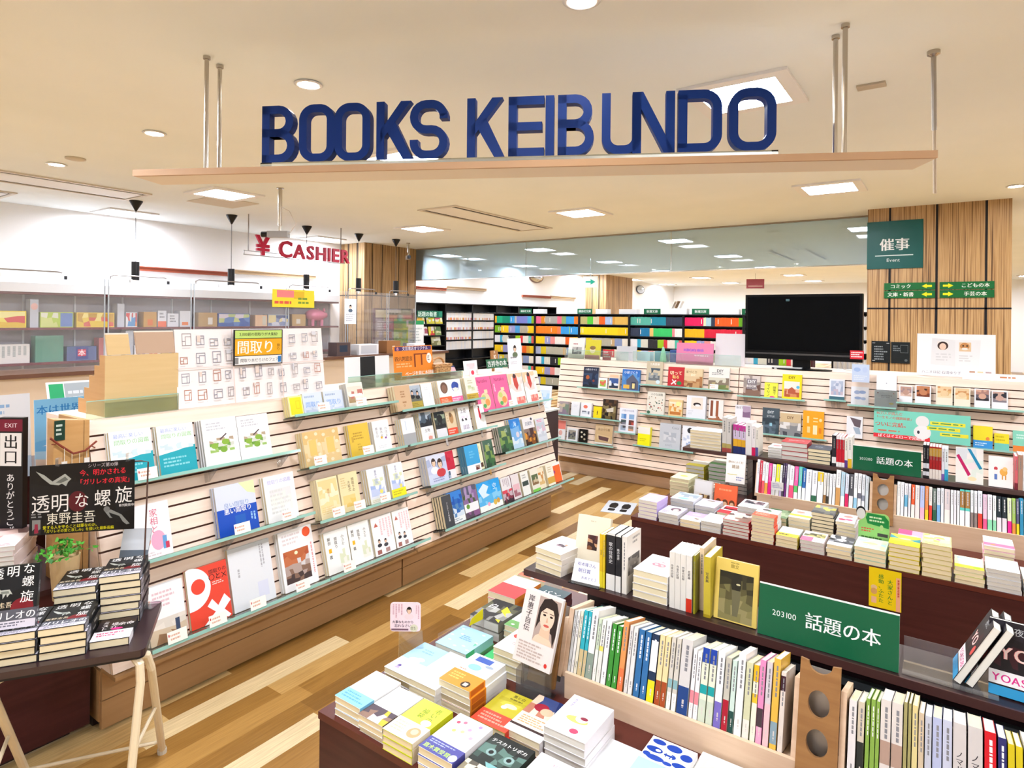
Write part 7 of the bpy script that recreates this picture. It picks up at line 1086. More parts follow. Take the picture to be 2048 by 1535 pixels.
x, y = LC(.106, .05); stack(x, y, ZF, .106, .15, .024, 1, 'black comic-lettered paperback with a pink-white band', 'at the folding table corner', RZ, base='14141a', front=[('m', 0, .4, 1, 1, 4, 4, ['14141a', '2a2026', '3a2a24'], 282), ('v', 'ミスト', .2, .68, .2, 'f4f0f0', .014), ('v', '境介', .45, .66, .2, 'f4f0f0', .014), ('t', '余命', .75, .7, .22, 'f4f0f0', .014), ('e', .55, .5, .16, .05, 'e02a8a')], band=(.42, 'f8f4f8', [('l', .1, .4, .9, .85, 2, 'e04a7a')], []))
x, y = LC(.362, .075); book('hardcover_book', 'upright black novel facing out on the left stack of the folding table', upright(x, y, z_l, RZ, math.radians(14)), .13, .178, .0225, '0c0e12', NOV, k['spine'], NB_)
x, y = LC(.362, .09)
# poster on a wire stand at the table's rear edge
bx_, by_ = LC(.06, .338); t = thing('poster_stand', 'black thriller poster with red and white characters clipped to a wire stand', 'poster stand', (bx_, by_, ZF), math.radians(35))
wr = paint('6a5450', .3, .5, .6); mb = MB(); mb.tube([(0, 0, 0), (.008, 0, .25), (.016, 0, .51), (-.01, 0, .513), (-.36, 0, .49), (-.39, 0, .485)], .0028, wr); mb.build('wire_frame', t)
mb = MB(); mb.box((-.05, -.03, 0), (.05, .03, .004), M_SCREEN); mb.box((-.006, -.006, .004), (.006, .006, .06), M_SCREEN); mb.build('clear_base', t)
w, h = .372, .246; mb = MB(); fr = lambda u, v, d: (-.4 + u, -.006 - d, .245 + v + .03 * u / w); mb.prism([(0, 0), (w, 0), (w, h), (0, h)], 0, .002, fr, paint('0d0f13', .35))
art(mb, [('m', .01, .02, .99, .98, 6, 4, ['0d0f13', '12151a', '0b0d11'], 283), ('e', .46, .45, .09, .15, '5a1420'), ('t', 'シリーズ第10弾', .7, .95, .042, 'c8c0c4', .004), ('t', '今、明かされる', .7, .85, .064, 'e8283c', .012), ('t', '「ガリレオの真実」', .72, .72, .06, 'e8283c', .012), ('t', '透明', .2, .44, .185, 'f4f2ee', .002), ('t', 'な', .5, .46, .15, 'f4f2ee', .002), ('t', '螺', .7, .47, .17, 'f4f2ee', .002), ('t', '旋', .9, .5, .17, 'f4f2ee', .002), ('t', '東野圭吾', .4, .22, .118, 'f0ead8', .004), ('t', '愛する人を守ることは罪なのか。', .4, .1, .036, 'e8e01c', .008), ('t', '「ガリレオの愛と哀しみ」を描いた最新長編', .47, .045, .034, 'e8e01c', .008), ('p', [(.06, .92), (.14, .86), (.22, .76), (.34, .86), (.4, .78), (.37, .74), (.35, .68), (.31, .72), (.28, .7), (.2, .72), (.12, .82)], 'a8aca4'), ('p', [(.25, .74), (.34, .82), (.37, .77), (.3, .73)], '6a6e68'), ('p', [(.72, .28), (.78, .3), (.88, .22), (.96, .08), (.93, .07), (.85, .17), (.77, .18)], '8a8c88'), ('p', [(.76, .26), (.86, .2), (.9, .1), (.84, .12), (.78, .2)], '14171a'), ('e', .74, .31, .03, .04, '7a7a78'), ('t', '新刊発売中!', .93, .35, .028, 'f0f0f0', .01), ('r', .01, .0, .12, .3, '17191d'), ('m', .03, .02, .11, .22, 3, 3, ['6a4a4a', '2a2a2e', '8a8a88'], 284), ('p', [(.05, .03), (.09, .03), (.085, .16), (.055, .16)], '9a2a44'), ('l', .02, .24, .12, .32, 2, '8a8a8a')], lambda u, v, d: fr(u, v, .002 + d), w, h, .35); mb.build('poster_sheet', t)
for u in (.1, .35): mb = MB(); mb.box((-.4 + u - .007, -.012, .485 + .03 * u / w), (-.4 + u + .007, .004, .513 + .03 * u / w), M_SCREEN); mb.build('clip', t)
# plant and box of leaflets behind the stacks
bx_, by_ = LC(.31, .41); t = thing('potted_plant', 'little green succulent in a tan pot under the black poster', 'plant', (bx_, by_, .6005)); mb = MB(); mb.lathe([(.035, 0), (.046, .15), (.043, .15), (.04, .14)], (0, 0, 0), paint('c8a878', .6)); mb.build('pot', t)
mb = MB(); R = random.Random(3); gm = [paint(c, .5) for c in ('3f9a2c', '58b83c', '2f7a28', '7acc54')]
for i in range(120):
    a, r = R.uniform(0, 6.28), R.uniform(0, .085) ; z = .15 + R.uniform(.0, .055) * (1.2 - r / .09); c = Vector((r * math.cos(a) * 1.2, r * math.sin(a), z)); q = R.uniform(.009, .016); u = Vector((R.uniform(-1, 1), R.uniform(-1, 1), R.uniform(-.2, 1))).normalized(); v = u.cross(Vector((R.uniform(-1, 1), R.uniform(-1, 1), .5))).normalized()
    mb.poly([c - v * q * .5, c + u * q * .7 - v * q * .35, c + u * q * 1.4, c + u * q * .7 + v * q * .5, c + v * q * .3], gm[i % 4])
mb.build('leaves', t)
bx_, by_ = LC(.12, .44); t = thing('leaflet_box', 'clear leaflet holder with a grey pamphlet under the black poster', 'stand', (bx_, by_, .6005), math.radians(40)); mb = MB(); mb.prism([(-.05, 0), (.05, 0), (.05, .19), (-.05, .19)], -.004, 0, lambda u, v, d: (u, d + v * .35, v), paint('6a7684', .4)); mb.prism([(-.05, .12), (.05, .12), (.05, .19), (-.05, .19)], -.0045, -.004, lambda u, v, d: (u, d + v * .35, v), paint('dfe4ea', .4)); mb.build('pamphlet', t); mb = MB(); mb.box((-.055, -.03, 0), (.055, .03, .04), M_SCREEN); mb.build('holder', t)

# foot print sheet on the floor
mb = MB(); mb.box((-.125, -.17, 0), (.125, .17, .003), paint('dfe6ee', .4)); sole = [(0, -.12), (.026, -.115), (.03, -.08), (.024, -.05), (-.024, -.05), (-.03, -.08), (-.026, -.115)]; fore = [(-.026, -.035), (.028, -.035), (.04, .03), (.034, .09), (.008, .12), (-.024, .1), (-.034, .04)]
for s in (-1, 1):
    for sh in (sole, fore): mb.poly([(s * .05 + s * px, py, .0033) for px, py in sh], paint('15171c', .5))
o = mb.build('floor_marker'); o.location = (-2.31, 4.88, .0005); o.rotation_euler = (0, 0, .25); tag(o, 'white floor sheet with two black shoe prints in the aisle', 'floor sign')

# ------------------------------------------------------------------ cash counter zone
t = thing('cash_counter', 'long pale cash counter behind the left racks', 'counter', (-7.75, 5.2, 0)); mb = MB(); mb.box((-.3, -3.4, 0), (.3, 3.3, .96), paint('d8c4ac', .5)); mb.build('body', t); mb = MB(); mb.box((-.36, -3.45, .96), (.34, 3.35, 1.0), paint('6a4a3a', .4)); mb.build('worktop', t)
for i, (y0, y1, d) in enumerate([(1.9, 3.2, 'leftmost'), (3.24, 4.2, 'left of the cashier sign'), (4.24, 5.6, 'below the cashier sign'), (5.64, 6.7, 'carrying the cartoon notice'), (6.74, 7.6, 'in front of the wooden pillar'), (7.64, 8.3, 'at the counter end')]):
    t = thing('acrylic_screen', f'tall clear acrylic screen on the cash counter, {d}', 'screen', (-8.0, (y0 + y1) / 2, 1.0), 0, 'acrylic screens on the cash counter'); q = (y1 - y0) / 2
    mb = MB(); mb.box((-.003, -q, 0), (.003, q, 1.0), M_SCREEN); sh_ = mb.build('sheet', t)
    for s in (-1, 1): mb = MB(); mb.box((-.005, s * q - .006, 0), (.005, s * q + .006, 1.0), clear('screen_edge', 'b8c0c4', .6, .05, 1, 'c8ced2') if 'screen_edge' not in bpy.data.materials else bpy.data.materials['screen_edge']); mb.build('edge_strip', sh_)
    mb = MB(); mb.tube([(0, -q + .02, 1.0), (0, -q + .02, 1.03), (0, -q + .06, 1.05), (0, q * .3, 1.05), (0, q * .35, 1.04)], .008, M_RAIL); mb.build('top_rod', t)
    for s in (-.5, .4): mb = MB(); mb.box((-.012, q * s - .012, .97), (.012, q * s + .012, 1.01), paint('2a2c30' if s > 0 else 'e8e8e8', .4)); mb.build('clip', sh_)
o = plate('notice_card', 'white notice with a cartoon man on the acrylic screen', 0, .24, 0, .41, 'f6f8fb', [('face', .5, .68, .16, '23201e', '5a6a7a'), ('l', .12, .1, .88, .42, 4, 'b0b4bc')], th=.003, cat='notice'); o.rotation_euler = (0, 0, math.pi / 2); o.location = (-7.993, 6.79, 1.47)
o = plate('hanging_banner', 'bright yellow and pink banner sheet hanging at the acrylic screen', 0, .72, 0, .26, 'f2e23c', [('r', .1, .55, .5, .95, 'f08a8a'), ('r', .5, .5, .75, .9, 'e8c030'), ('l', .05, .1, .6, .4, 1, 'e05a4a'), ('l', .6, .15, .95, .6, 2, '7a9a3c')], th=.003, cat='banner'); o.rotation_euler = (.0, .0, math.pi / 2); o.location = (-7.985, 5.72, 1.72)
# wall shelf behind the counter
t = thing('wall_bookcase', 'long maroon-shelved bookcase with grey uprights on the left wall', 'bookcase', (-9.84, 4.75, 0)); SH = [.5, .965, 1.412]
mb = MB(); mb.box((0, -3.4, .0), (.01, 3.1, 1.86), paint('a8a4aa', .6)); mb.build('back_panel', t)
for z in SH + [1.865]: mb = MB(); mb.box((.01, -3.4, z - .03), (.27, 3.1, z), paint('6e3238', .45)); mb.build('shelf_board', t)
for y in (-3.4, -1.78, -1.2, -.6, .1, .72, 1.4, 3.08): mb = MB(); mb.box((.01, y, 0), (.03, y + .02, 1.835), paint('cfd2d8', .5)); mb.build('upright', t)
mb = MB(); mb.box((.0, -3.4, 1.865), (.3, 3.1, 1.98), paint('f2f4f6', .5)); mb.build('light_pelmet', t)
def wb(y0, y1, z, h, base, ops, lab, name='storage_box', d=.16):
    w = y1 - y0; mb = MB(); mb.box((-d, -w / 2, 0), (0, w / 2, h), paint(base, .5)); art(mb, ops, lambda u, v, dd: (dd, u - w / 2, v), w, h); o = mb.build(name); o.location = (-9.615, (y0 + y1) / 2, z + .0005); tag(o, lab, 'box' if name == 'storage_box' else 'book')
pic = lambda cs, sd: [('m', .02, .05, .98, .95, 6, 3, cs, sd)]
Z2, Z1 = 1.412, .965
wb(2.3, 2.95, Z2, .21, 'f2dc3a', pic(['e8c030', 'f4e460', 'd84a4a', 'f8f0a0'], 300), 'yellow and red toy box at the left end of the upper wall shelf')
wb(2.99, 3.08, Z2, .36, 'c4cad4', [('e', .5, .75, .42, .12, 'e8b8b0')], 'tall grey upright box with a pink disc on the upper wall shelf')
wb(3.1, 3.47, Z2, .2, 'c4dc54', pic(['d8e48a', 'b8d44a', 'e8ecd8'], 301) + [('r', .6, .05, .98, .95, '6a8ac8')], 'lime and blue toy box on the upper wall shelf')
wb(3.51, 3.97, Z2, .2, 'f0d04a', pic(['e8c84a', 'd86a5a', 'f2e08a', 'c8a040'], 302), 'yellow toy box with a red picture on the upper wall shelf')
wb(4.01, 4.1, Z2, .33, 'c8ced8', [], 'plain grey tall carton right of the yellow toy box')
wb(4.12, 4.27, Z2, .21, 'dfe4ec', pic(['f08a3a', '5a9ad0', 'e8e8ec', 'd04a4a'], 303), 'orange and blue picture folder on the upper wall shelf')
wb(4.36, 4.54, Z2, .22, 'c89a50', [('r', .3, .1, .7, .5, 'e0783a')], 'brown parcel with orange label left of the white cartons')
wb(4.56, 4.68, Z2, .24, 'e4e8f0', [('r', 0, 0, 1, .35, 'f0704a'), ('l', .2, .5, .8, .9, 2, '8a8e98')], 'white carton with an orange foot on the upper wall shelf')
wb(4.7, 4.86, Z2, .2, 'e8ecf4', [('l', .2, .3, .8, .9, 3, '7a7e88')], 'small white carton with grey print on the upper wall shelf')
wb(4.88, 5.04, Z2, .24, 'e6eaf2', [('r', .2, .1, .8, .3, 'f0803a')], 'white carton with an orange bar on the upper wall shelf')
wb(5.17, 5.47, Z2, .22, 'c2a06a', [('r', .5, .15, .75, .65, 'ece8e0')], 'kraft carton with a white label on the upper wall shelf')
wb(5.49, 6.04, Z2, .21, '2f62b4', pic(['2f62b4', '5a8ad0', 'c8d890', 'e8e0ec'], 304), 'blue picture box on the upper wall shelf')
wb(6.14, 6.36, Z2, .19, 'f0c8a4', [('r', .6, .1, .9, .9, 'd8d4c0')], 'salmon coloured box on the upper wall shelf')
wb(6.38, 6.8, Z2, .2, 'b8c4d8', pic(['8a9ac0', 'd8dce8', 'e8d8a0', '5a6a9a'], 305), 'pale blue patterned box on the upper wall shelf')
wb(6.86, 7.14, Z2, .21, 'caa873', [('r', .3, .2, .6, .6, 'ece6da')], 'second kraft carton, nearest the pink pig')
t = thing('pig_bank', 'pink pig figure on the upper wall shelf under the cashier sign', 'ornament', (-9.7, 7.42, Z2 + .0005), math.pi / 2); pk = paint('f08fb0', .35); mb = MB()
mb.lathe([(.001, -.2), (.07, -.18), (.105, -.1), (.11, 0), (.1, .1), (.08, .16), (.055, .2), (.05, .235), (.001, .24)], (0, 0, 0), pk, 18); mb.v = [(c, a, .2 + b) for a, b, c in mb.v]; mb.build('body', t, smooth=True)
for x in (.09, .15): mb = MB(); mb.lathe([(.03, 0), (.008, .06)], (x, .05 if x < .1 else -.05, .27), pk, 8); mb.build('ear', t)
for x in (-.1, .1):
    for y in (-.05, .05): mb = MB(); mb.lathe([(.028, .0), (.03, .12)], (x, y, .0), pk, 10); mb.build('leg', t)
wb(2.5, 2.99, Z1, .24, 'e8e6e4', [('lv', .05, .1, .95, .9, 8, 'a8b0b0')], 'row of white binders at the left of the middle wall shelf')
wb(3.05, 3.36, Z1, .34, '5f9a86', [], 'sea green carton on the middle wall shelf')
wb(3.4, 3.75, Z1, .19, '5a6a9a', [('r', .3, .1, .72, .95, '3a4a90'), ('t', '本', .5, .55, .3, 'fff0f4', .02), ('r', .36, .3, .64, .8, 'd83a5a'), ('t', '本', .5, .55, .26, 'fff0f4', .02)], 'grey-blue box with a red book emblem on the middle wall shelf')
wb(3.78, 3.9, Z1, .3, 'b86a6a', [('r', .5, 0, 1, 1, 'e4dcdc')], 'rose and white book pair on the middle wall shelf', 'picture_book')
wb(3.94, 4.06, Z1, .22, 'dcdfe2', [], 'white booklet standing left of the grey carton on the middle wall shelf', 'picture_book')
wb(4.12, 4.22, Z1, .4, 'c4cad4', [], 'tall grey carton in the middle of the middle wall shelf')
wb(4.24, 4.6, Z1, .18, 'f2f4f8', [('e', .25, .5, .18, .38, '3a6ab8'), ('e', .25, .45, .08, .16, 'e8c8b0'), ('e', .72, .5, .19, .4, 'e0443c'), ('e', .72, .45, .08, .16, 'f0d0b8')], 'white box with blue and red round portraits on the middle wall shelf')
wb(4.62, 4.72, Z1, .3, 'c0a868', [], 'tan folder behind the portrait box on the middle wall shelf', 'picture_book')
wb(4.78, 5.1, Z1, .28, 'a8cfe0', [('r', 0, 0, .4, 1, 'e86a5a'), ('r', .5, .1, .9, .9, '8ac0dc')], 'pale blue and red book row on the middle wall shelf', 'picture_book')
wb(5.4, 5.9, Z1, .12, '3a3e4a', [('r', .2, .6, 1, .9, 'b8bcc8')], 'dark office machine on the middle wall shelf')
wb(7.0, 7.4, Z1, .22, 'f0e63c', [('l', .1, .2, .9, .8, 3, '8a8a3a')], 'yellow stacked notice box before the wooden pillar')
# counter things glimpsed over the racks
def cn(x, y, a, b, h, base, lab, cat='box', name='counter_item', ops=()):
    mb = MB(); mb.box((-a / 2, -b / 2, 0), (a / 2, b / 2, h), paint(base, .5)); art(mb, ops, lambda u, v, d: (a / 2 + d, u - b / 2, v), b, h); o = mb.build(name); o.location = (x, y, 1.0005); tag(o, lab, cat)
cn(-7.6, 6.75, .2, .4, .16, 'eceef2', 'white register display on the cash counter', 'register', 'register_display', [('r', .1, .1, .9, .9, 'c8ccd4')])
cn(-7.62, 7.3, .2, .3, .2, '9a6a40', 'brown carton on the cash counter beside the register', 'box', 'counter_carton', [('r', .4, .3, .6, .6, 'e8e0d0')])
cn(-7.6, 7.9, .18, .26, .14, 'f0f0f4', 'white printer on the cash counter end', 'printer', 'receipt_printer')
cn(-7.6, 6.25, .2, .25, .2, '5a4a4a', 'dark card terminal on the cash counter', 'terminal', 'card_terminal', [('r', .2, .3, .8, .8, '2a3a50')])
cn(-7.6, 5.5, .25, .35, .22, 'e4e0e0', 'pale cash register on the counter behind the plan poster', 'register', 'cash_register', [('r', .2, .5, .8, .9, '4a4e58')])
# information boards in front of the left pillar
t = thing('notice_board', 'brown framed information board before the left wooden pillar', 'notice board', (-8.55, 8.3, 0)); mb = MB(); mb.box((-.03, -.5, .0), (.0, .5, 1.75), paint('6a4444', .5)); mb.build('frame', t); mb = MB(); mb.box((.0, -.46, 1.58), (.006, .46, 1.72), paint('c8b494', .5)); art(mb, [('l', .3, .3, .7, .7, 1, '8a7a60')], lambda u, v, d: (.006 + d, u - .46, 1.58 + v), .92, .14); mb.build('header', t)
mb = MB(); mb.box((0, -.46, .95), (.006, -.02, 1.56), paint('a08c8c', .5)); art(mb, [('l', .1, .5, .9, .95, 6, 'c8bcbc'), ('e', .2, .3, .1, .07, 'd8d0c8'), ('e', .5, .3, .1, .07, 'd8d0c8'), ('e', .8, .3, .1, .07, '5a4a50')], lambda u, v, d: (.006 + d, u - .46, .95 + v), .44, .61); mb.build('left_notice', t)
mb = MB(); mb.box((0, .0, .95), (.006, .46, 1.56), paint('b8e028', .4)); art(mb, [('r', 0, .7, 1, 1, '4ab84a'), ('r', .7, .75, .95, .95, 'd0d4dc'), ('t', '支払可能', .4, .6, .18, '2a7a2a', .012), ('t', 'ポイント', .45, .4, .2, '2a8a2a', .014), ('r', .5, .08, .85, .25, '3a4a9a'), ('l', .1, .1, .45, .25, 2, '5a9a2a')], lambda u, v, d: (.006 + d, u, .95 + v), .46, .61); mb.build('lime_poster', t)
t = thing('notice_stand', 'white notice sheet with green header standing right of the lime poster', 'notice', (-8.1, 8.42, 1.0)); mb = MB(); mb.box((0, -.2, .03), (.006, .2, .53), paint('f4f8f6', .5)); art(mb, [('r', 0, .85, 1, 1, '2fa060'), ('l', .1, .1, .9, .75, 6, 'b8c4c4')], lambda u, v, d: (.006 + d, u - .2, .03 + v), .4, .5); mb.build('sheet', t); mb = MB(); mb.box((-.05, -.12, 0), (.06, .12, .03), M_SCREEN); mb.build('foot', t)

# ------------------------------------------------------------------ bookcases beyond the barrier
def bookcase(lab, w, h, zs, mw_rz, loc, dep=.24):
    t = thing('bookcase', lab, 'bookcase', loc, mw_rz, 'black bookcases beyond the barrier')
    mb = MB(); mb.box((0, dep - .01, 0), (w, dep, h), M_BLACKWOOD); mb.build('back_panel', t)
    for x in (0, w - .018): mb = MB(); mb.box((x, 0, 0), (x + .018, dep - .01, h), M_BLACKWOOD); mb.build('side_panel', t)
    for z in zs: mb = MB(); mb.box((.018, .0, z - .02), (w - .018, dep - .01, z), M_BLACKWOOD); mb.build('shelf_board', t)
    mb = MB(); mb.box((-.002, -.01, h), (w + .002, dep, h + .02), M_BLACKWOOD); mb.build('top_board', t)
    return t
BX = [-9.0, -7.83, -6.68, -5.5, -4.35, -3.2, -2.05]; LZ = [.1, .33, .56, .79, 1.02, 1.25, 1.475]
for i in range(6): bookcase(f'low black bookcase of pocket paperbacks, {ORD[i]} unit from the left', BX[i + 1] - BX[i] - .006, 1.68, LZ, 0, (BX[i], 12.0, 0))
for i in range(6): bookcase(f'tall black wall bookcase, {ORD[i]} unit beyond the left pillar', .976, 1.9, [.1, .38, .61, .84, 1.07, 1.30, 1.53, 1.72] if i else [.1, .5, .72, .95, 1.18, 1.44], math.pi / 2, (-9.6, 9.98 + i * .985, 0))
solid('bookcase_end', 'brown end panel closing the low black bookcases behind the television', 'panel', (-2.045, 11.98, 0), (-2.02, 12.24, 1.7), M_MAROON)
RUNS = [['d8a020:2', '18a878:6', '0f8a6a:8', '3a9ad8:5', 'b8b0a8:2', '7a82c8:11', '4aa8d0:4', '8ab820:3'], ['f06a90:6', 'd8881c:5', 'a8a49c:14', 'ee6a84:5', '8aa868:5', '3a9ad8:9', 'e07a1c:5'], ['b8b070:6', '5ac840:5', 'd8c8a0:5', 'f0641c:5', 'a8c0e4:6', 'd89a3c:2', 'e4b85a:11'], ['5ab8a4:18', '1a8aa0:13', '2f3a50:14'], ['e0185a:15', 'd8e0b8:2', 'a8d0d8:4', '2f3a50:3', 'f0601c:18', '6ab020:3'], ['5a6a80:20', 'd8c8a0:20'],
        ['7ab01c:6', '7a1420:1', 'f0c81c:8', '9a9ac8:7', '4a9ad0:5', 'b0a890:8', 'f0c81c:7'], ['f0801c:24', 'e87a4a:4', '3a9adc:9', '8ac070:1', '3a9adc:9'], ['f4d414:34', 'f2ca10:9'], ['2f3a50:8', '1a7aa8:8', 'e8c070:3', '3ac86a:15', 'e88a90:2', 'f0f0e8:6'], ['f0b414:14', 'd8203c:26'], ['b8b8b8:40']]
N_POCKET = 0
def run_row(x0, x1, y, z, runs, individual, mbs, seed, h=.165):
    global N_POCKET
    R = random.Random(seed); L = []
    for r in runs: c, k = r.split(':'); L += [c] * int(k)
    w = (x1 - x0) / len(L)
    for i, c in enumerate(L):
        hh = h + R.uniform(-.004, .003); a = x0 + i * w
        col = paint(c, .5); top = PAGEW
        mb = MB() if individual else mbs
        o3 = (a + w / 2, y, z) if individual else (0, 0, 0); X0, X1 = (-w / 2 + .0006, w / 2 - .0006) if individual else (a + .0006, a + w - .0006); Y0 = 0 if individual else y; Z0 = .0005 if individual else z + .0005
        mb.box((X0, Y0, Z0), (X1, Y0 + .105, Z0 + hh), col, 't'); mb.poly([(X0, Y0, Z0 + hh), (X1, Y0, Z0 + hh), (X1, Y0 + .105, Z0 + hh), (X0, Y0 + .105, Z0 + hh)], top)
        mb.poly([(X0 + w * .2, Y0 - .0006, Z0 + .04), (X1 - w * .2, Y0 - .0006, Z0 + .04), (X1 - w * .2, Y0 - .0006, Z0 + hh * .8), (X0 + w * .2, Y0 - .0006, Z0 + hh * .8)], paint('e8e4d8' if R.random() < .07 else c, .5))
        if individual:
            o = mb.build('pocket_paperback'); o.location = o3; N_POCKET += 1
            yield o, cname(c), i
STUFF = MB()
for row, z in ((0, LZ[6]), (1, LZ[5])):
    for b in range(6):
        ind = row == 0 and b < 5
        for o, cn_, i in run_row(BX[b] + .022, BX[b + 1] - .022, 12.02, z, RUNS[row * 6 + b], ind, STUFF, b * 7 + row):
            tag(o, f'{cn_} pocket paperback, {ORD[i]} from the left, top shelf, {ORD[b]} low black bookcase', 'book', 'pocket paperbacks on the top shelf of the low black bookcases')
for row in range(2, 7):
    for b in range(6):
        rr = ['f0c81c:8', '9a9ac8:5', 'e8908a:4', 'e8e4dc:9', 'e0601c:4', 'd8a040:3', 'f0c81c:4'] if (row + b) % 3 == 0 else (['a8b0c8:5', 'd8c01c:5', 'b4b09c:16', 'c8a878:3', '8a9ac0:6', 'e8e0d0:5'] if (row + b) % 3 == 1 else ['e8e8ec:6', '3aa8c8:3', 'd8d8c8:6', '2a2a30:8', '9ac820:5', 'd83a40:3', 'e8e0d4:6', '4ac0a8:3', 'e05a50:3'])
        for _ in run_row(BX[b] + .022, BX[b + 1] - .022, 12.02, LZ[6 - row], rr, False, STUFF, row * 13 + b): pass
# white paperbacks in the tall wall cases
for u in range(1, 6):
    y0 = 9.98 + u * .985
    for r, z in enumerate([1.53, 1.30, 1.07, .84]):
        R = random.Random(u * 5 + r); n = 40
        for i in range(n):
            w = .935 / n; a = y0 + .022 + i * w; hh = .19 + R.uniform(-.004, .004); c = R.choice(['f2f2f0', 'eef0f4', 'f4f0ec', 'e6ebf4'])
            STUFF.box((-9.72, a, z + .0005), (-9.615, a + w - .001, z + hh), paint(c, .5)); k_ = R.random()
            if k_ < .45 and u + r < 4: STUFF.poly([(-9.6145, a, z + .002), (-9.6145, a + w - .001, z + .002), (-9.6145, a + w - .001, z + .06), (-9.6145, a, z + .06)], paint(R.choice(['e8a048', 'e87a6a', 'd8b070', 'c890b0']), .5))
o = STUFF.build('pocket_paperbacks'); o['label'] = 'remaining small paperbacks filling the lower and farther shelves beyond the barrier'; o['category'] = 'books'; o['kind'] = 'stuff'
# first tall unit: faced-out new titles and green heading
o = plate('shelf_sign', 'green heading sign in the first tall bookcase beyond the pillar', 0, .82, 0, .15, '0f6a50', [('t', '話題の新書', .4, .5, .15, 'e8fff4', .014), ('r', .86, .15, 1, .9, '2a8a70')], th=.006); o.rotation_euler = (0, 0, math.pi / 2); o.location = (-9.61, 10.43, 1.585)
for i, (y, w, z, cs, d) in enumerate([(10.17, .28, 1.44, ['f4f4f0', 'f2c040', 'f4e8c0'], 'white and gold new title, upper left'), (10.5, .26, 1.44, ['e8e03c', 'f0f0e8', 'd8d030'], 'yellow new title with a white motif, upper middle'), (10.78, .24, 1.44, ['e8d83c', 'f4ecc0', 'e0607a'], 'yellow and pink new title, upper right'), (10.32, .18, 1.18, ['f0e8ea', 'b85a70', 'f4f0f0'], 'white and rose new title, second shelf'), (10.54, .18, 1.18, ['d83a3a', 'f0e050', 'f4ece0'], 'red and yellow new title, second shelf'), (10.76, .2, 1.18, ['8aa060', 'd8dcb0', '6a8a50'], 'olive new title, second shelf'), (10.12, .16, 1.18, ['2a2a34', 'e0e0e4', '8a3a4a'], 'black and white new title, second shelf'), (10.7, .3, .95, ['8a8a5a', 'c8c89a', 'e8e8d8'], 'mossy green new title, third shelf')]):
    mb = MB(); mb.box((-w / 2, -.02, 0), (w / 2, 0, .2), paint(cs[1], .5)); art(mb, [('m', 0, 0, 1, 1, 4, 4, cs, 310 + i)], lambda u, v, dd: (u - w / 2, -.02 - dd, v), w, .2); o = mb.build('paperback'); o.matrix_world = upright(-9.66, y, z + .001, math.pi / 2, .2); tag(o, f'{d} of the first tall black bookcase', 'book', 'faced-out new titles')
# green heading signs standing on the low cases
for i, (x, tx, wx) in enumerate([(-8.28, '講談社文庫', .33), (-6.75, '講談社文庫', .36), (-5.2, '新潮文庫', .36), (-4.2, '新潮文庫', .34), (-3.25, '新潮文庫', .36)]):
    o = plate('heading_sign', f'{ORD[i]} from left of the small green heading signs atop the low bookcases', x, x + wx, 1.701, 1.81, '0f6a44', [('t', tx, .5, .5, .17, 'f2f8f2', .014)], y=12.06, th=.01); o['group'] = 'green heading signs'
for i, (x, w, h, c, d) in enumerate([(-7.9, .28, .1, 'f4f6f8', 'white box atop the low bookcases, right of the first heading sign'), (-6.3, .28, .1, 'f4f6f8', 'white box atop the low bookcases, right of the second heading sign'), (-4.8, .5, .11, 'f1f2f4', 'wide white box left of the fourth heading sign'), (-5.75, .4, .1, 'eceff2', 'white box left of the third heading sign'), (-3.75, .45, .1, 'f4f4f4', 'wide white box left of the last heading sign'), (-2.7, .3, .09, 'e8e4e0', 'white box right of the last heading sign')]):
    solid('storage_box', d, 'box', (x, 12.04, 1.7005), (x + w, 12.2, 1.7005 + h), paint(c, .5))
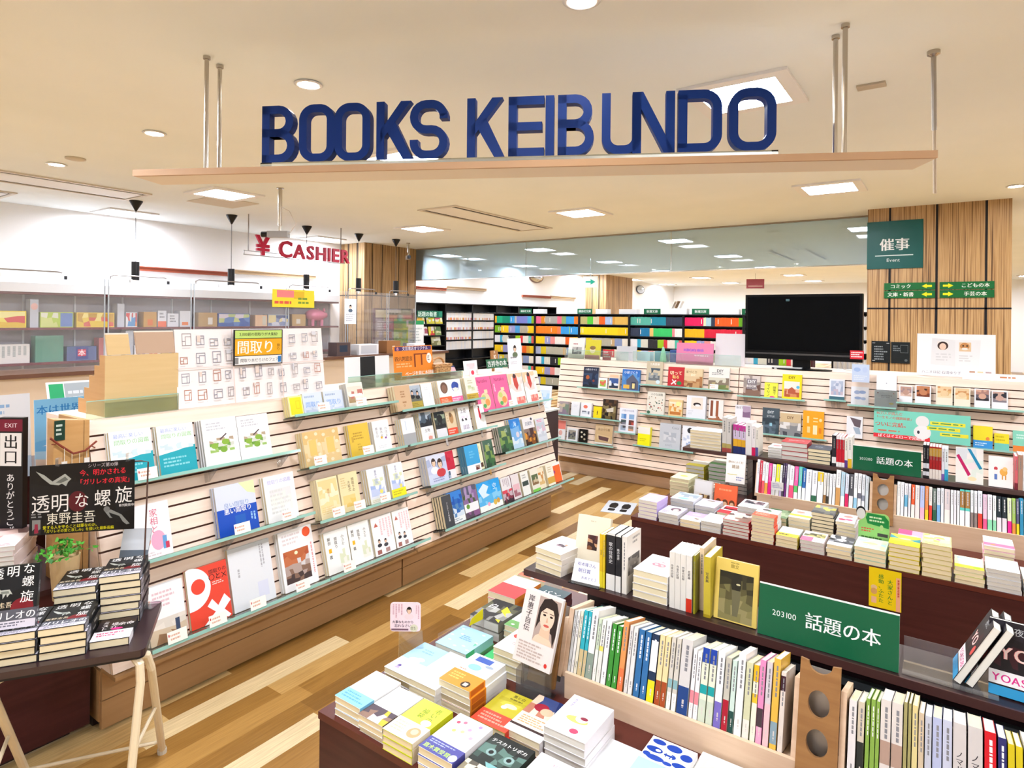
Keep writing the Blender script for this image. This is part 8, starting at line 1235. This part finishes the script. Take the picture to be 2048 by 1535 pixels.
for i, x in enumerate((-4.62, -4.55, -4.47)):
    mb = MB(); mb.box((-.008, -.06, 0), (.008, .06, .15), paint(('e8e4dc', '8a6a4a', 'f2f0ec')[i], .5)); o = mb.build('paperback'); o.location = (x, 12.12, 1.812 + .012); o.rotation_euler = (0, math.radians(25), 0); tag(o, f'{("cream", "brown", "white")[i]} book leaning on the wide white box atop the low bookcases', 'book')
# narrow white-stocked bookcase between the television and pillar
bookcase('narrow far bookcase glimpsed between the television and the right pillar', .9, 1.75, [.1, .4, .7, 1.0, 1.25, 1.5], 0, (-1.9, 13.2, 0))
W = MB()
for z in (1.5, 1.25, 1.0, .7): 
    for i in range(30): W.box((-1.87 + i * .028, 13.22, z + .0005), (-1.844 + i * .028, 13.33, z + .18 + .01 * (i % 3)), paint(('f2f2f0', 'e8e4dc', 'd8dce4')[i % 3], .5))
o = W.build('far_books'); o['label'] = 'white books in the narrow far bookcase beside the pillar'; o['category'] = 'books'; o['kind'] = 'stuff'

# low picture book stand glimpsed between the two slatted racks
t = thing('book_stand', 'dark low stand of picture books between the two slatted racks', 'display stand', (-3.37, 5.0, 0)); mb = MB(); mb.box((-.2, -.2, 0), (.26, .2, .72), paint('4a3a3c', .5)); mb.build('body', t); mb = MB(); mb.box((-.21, -.21, .72), (.27, .21, .735), paint('e8ece8', .4)); mb.build('top', t)
stack(-3.26, 4.86, .7355, .16, .2, .02, 4, 'pale green picture books', 'between the two slatted racks', .3, base='dfe6d0', pages='w', name='picture_book', front=[('m', .1, .1, .9, .9, 4, 4, ['dfe6d0', 'c8d8e8', 'f0e4e4'], 320)])
for i, (x, c, d) in enumerate([(-3.46, 'f2c8d0', 'rose'), (-3.34, 'e8eef4', 'white')]): book('picture_book', f'{d} picture book standing on the dark stand between the slatted racks', upright(x, 5.12, .7355, .2, .15), .17, .2, .012, c, [('m', .1, .1, .9, .8, 4, 4, [c, 'f6f0ee', 'd8c8d8'], 321 + i)], pages='w') if i == 0 else book('picture_book', f'{d} picture book standing on the dark stand between the slatted racks', upright(-3.25, 5.14, .7355, .1, .15), .17, .21, .012, c, [('m', .1, .1, .9, .8, 4, 4, [c, 'a8c8e8', 'c8d8e8'], 322)], pages='w')
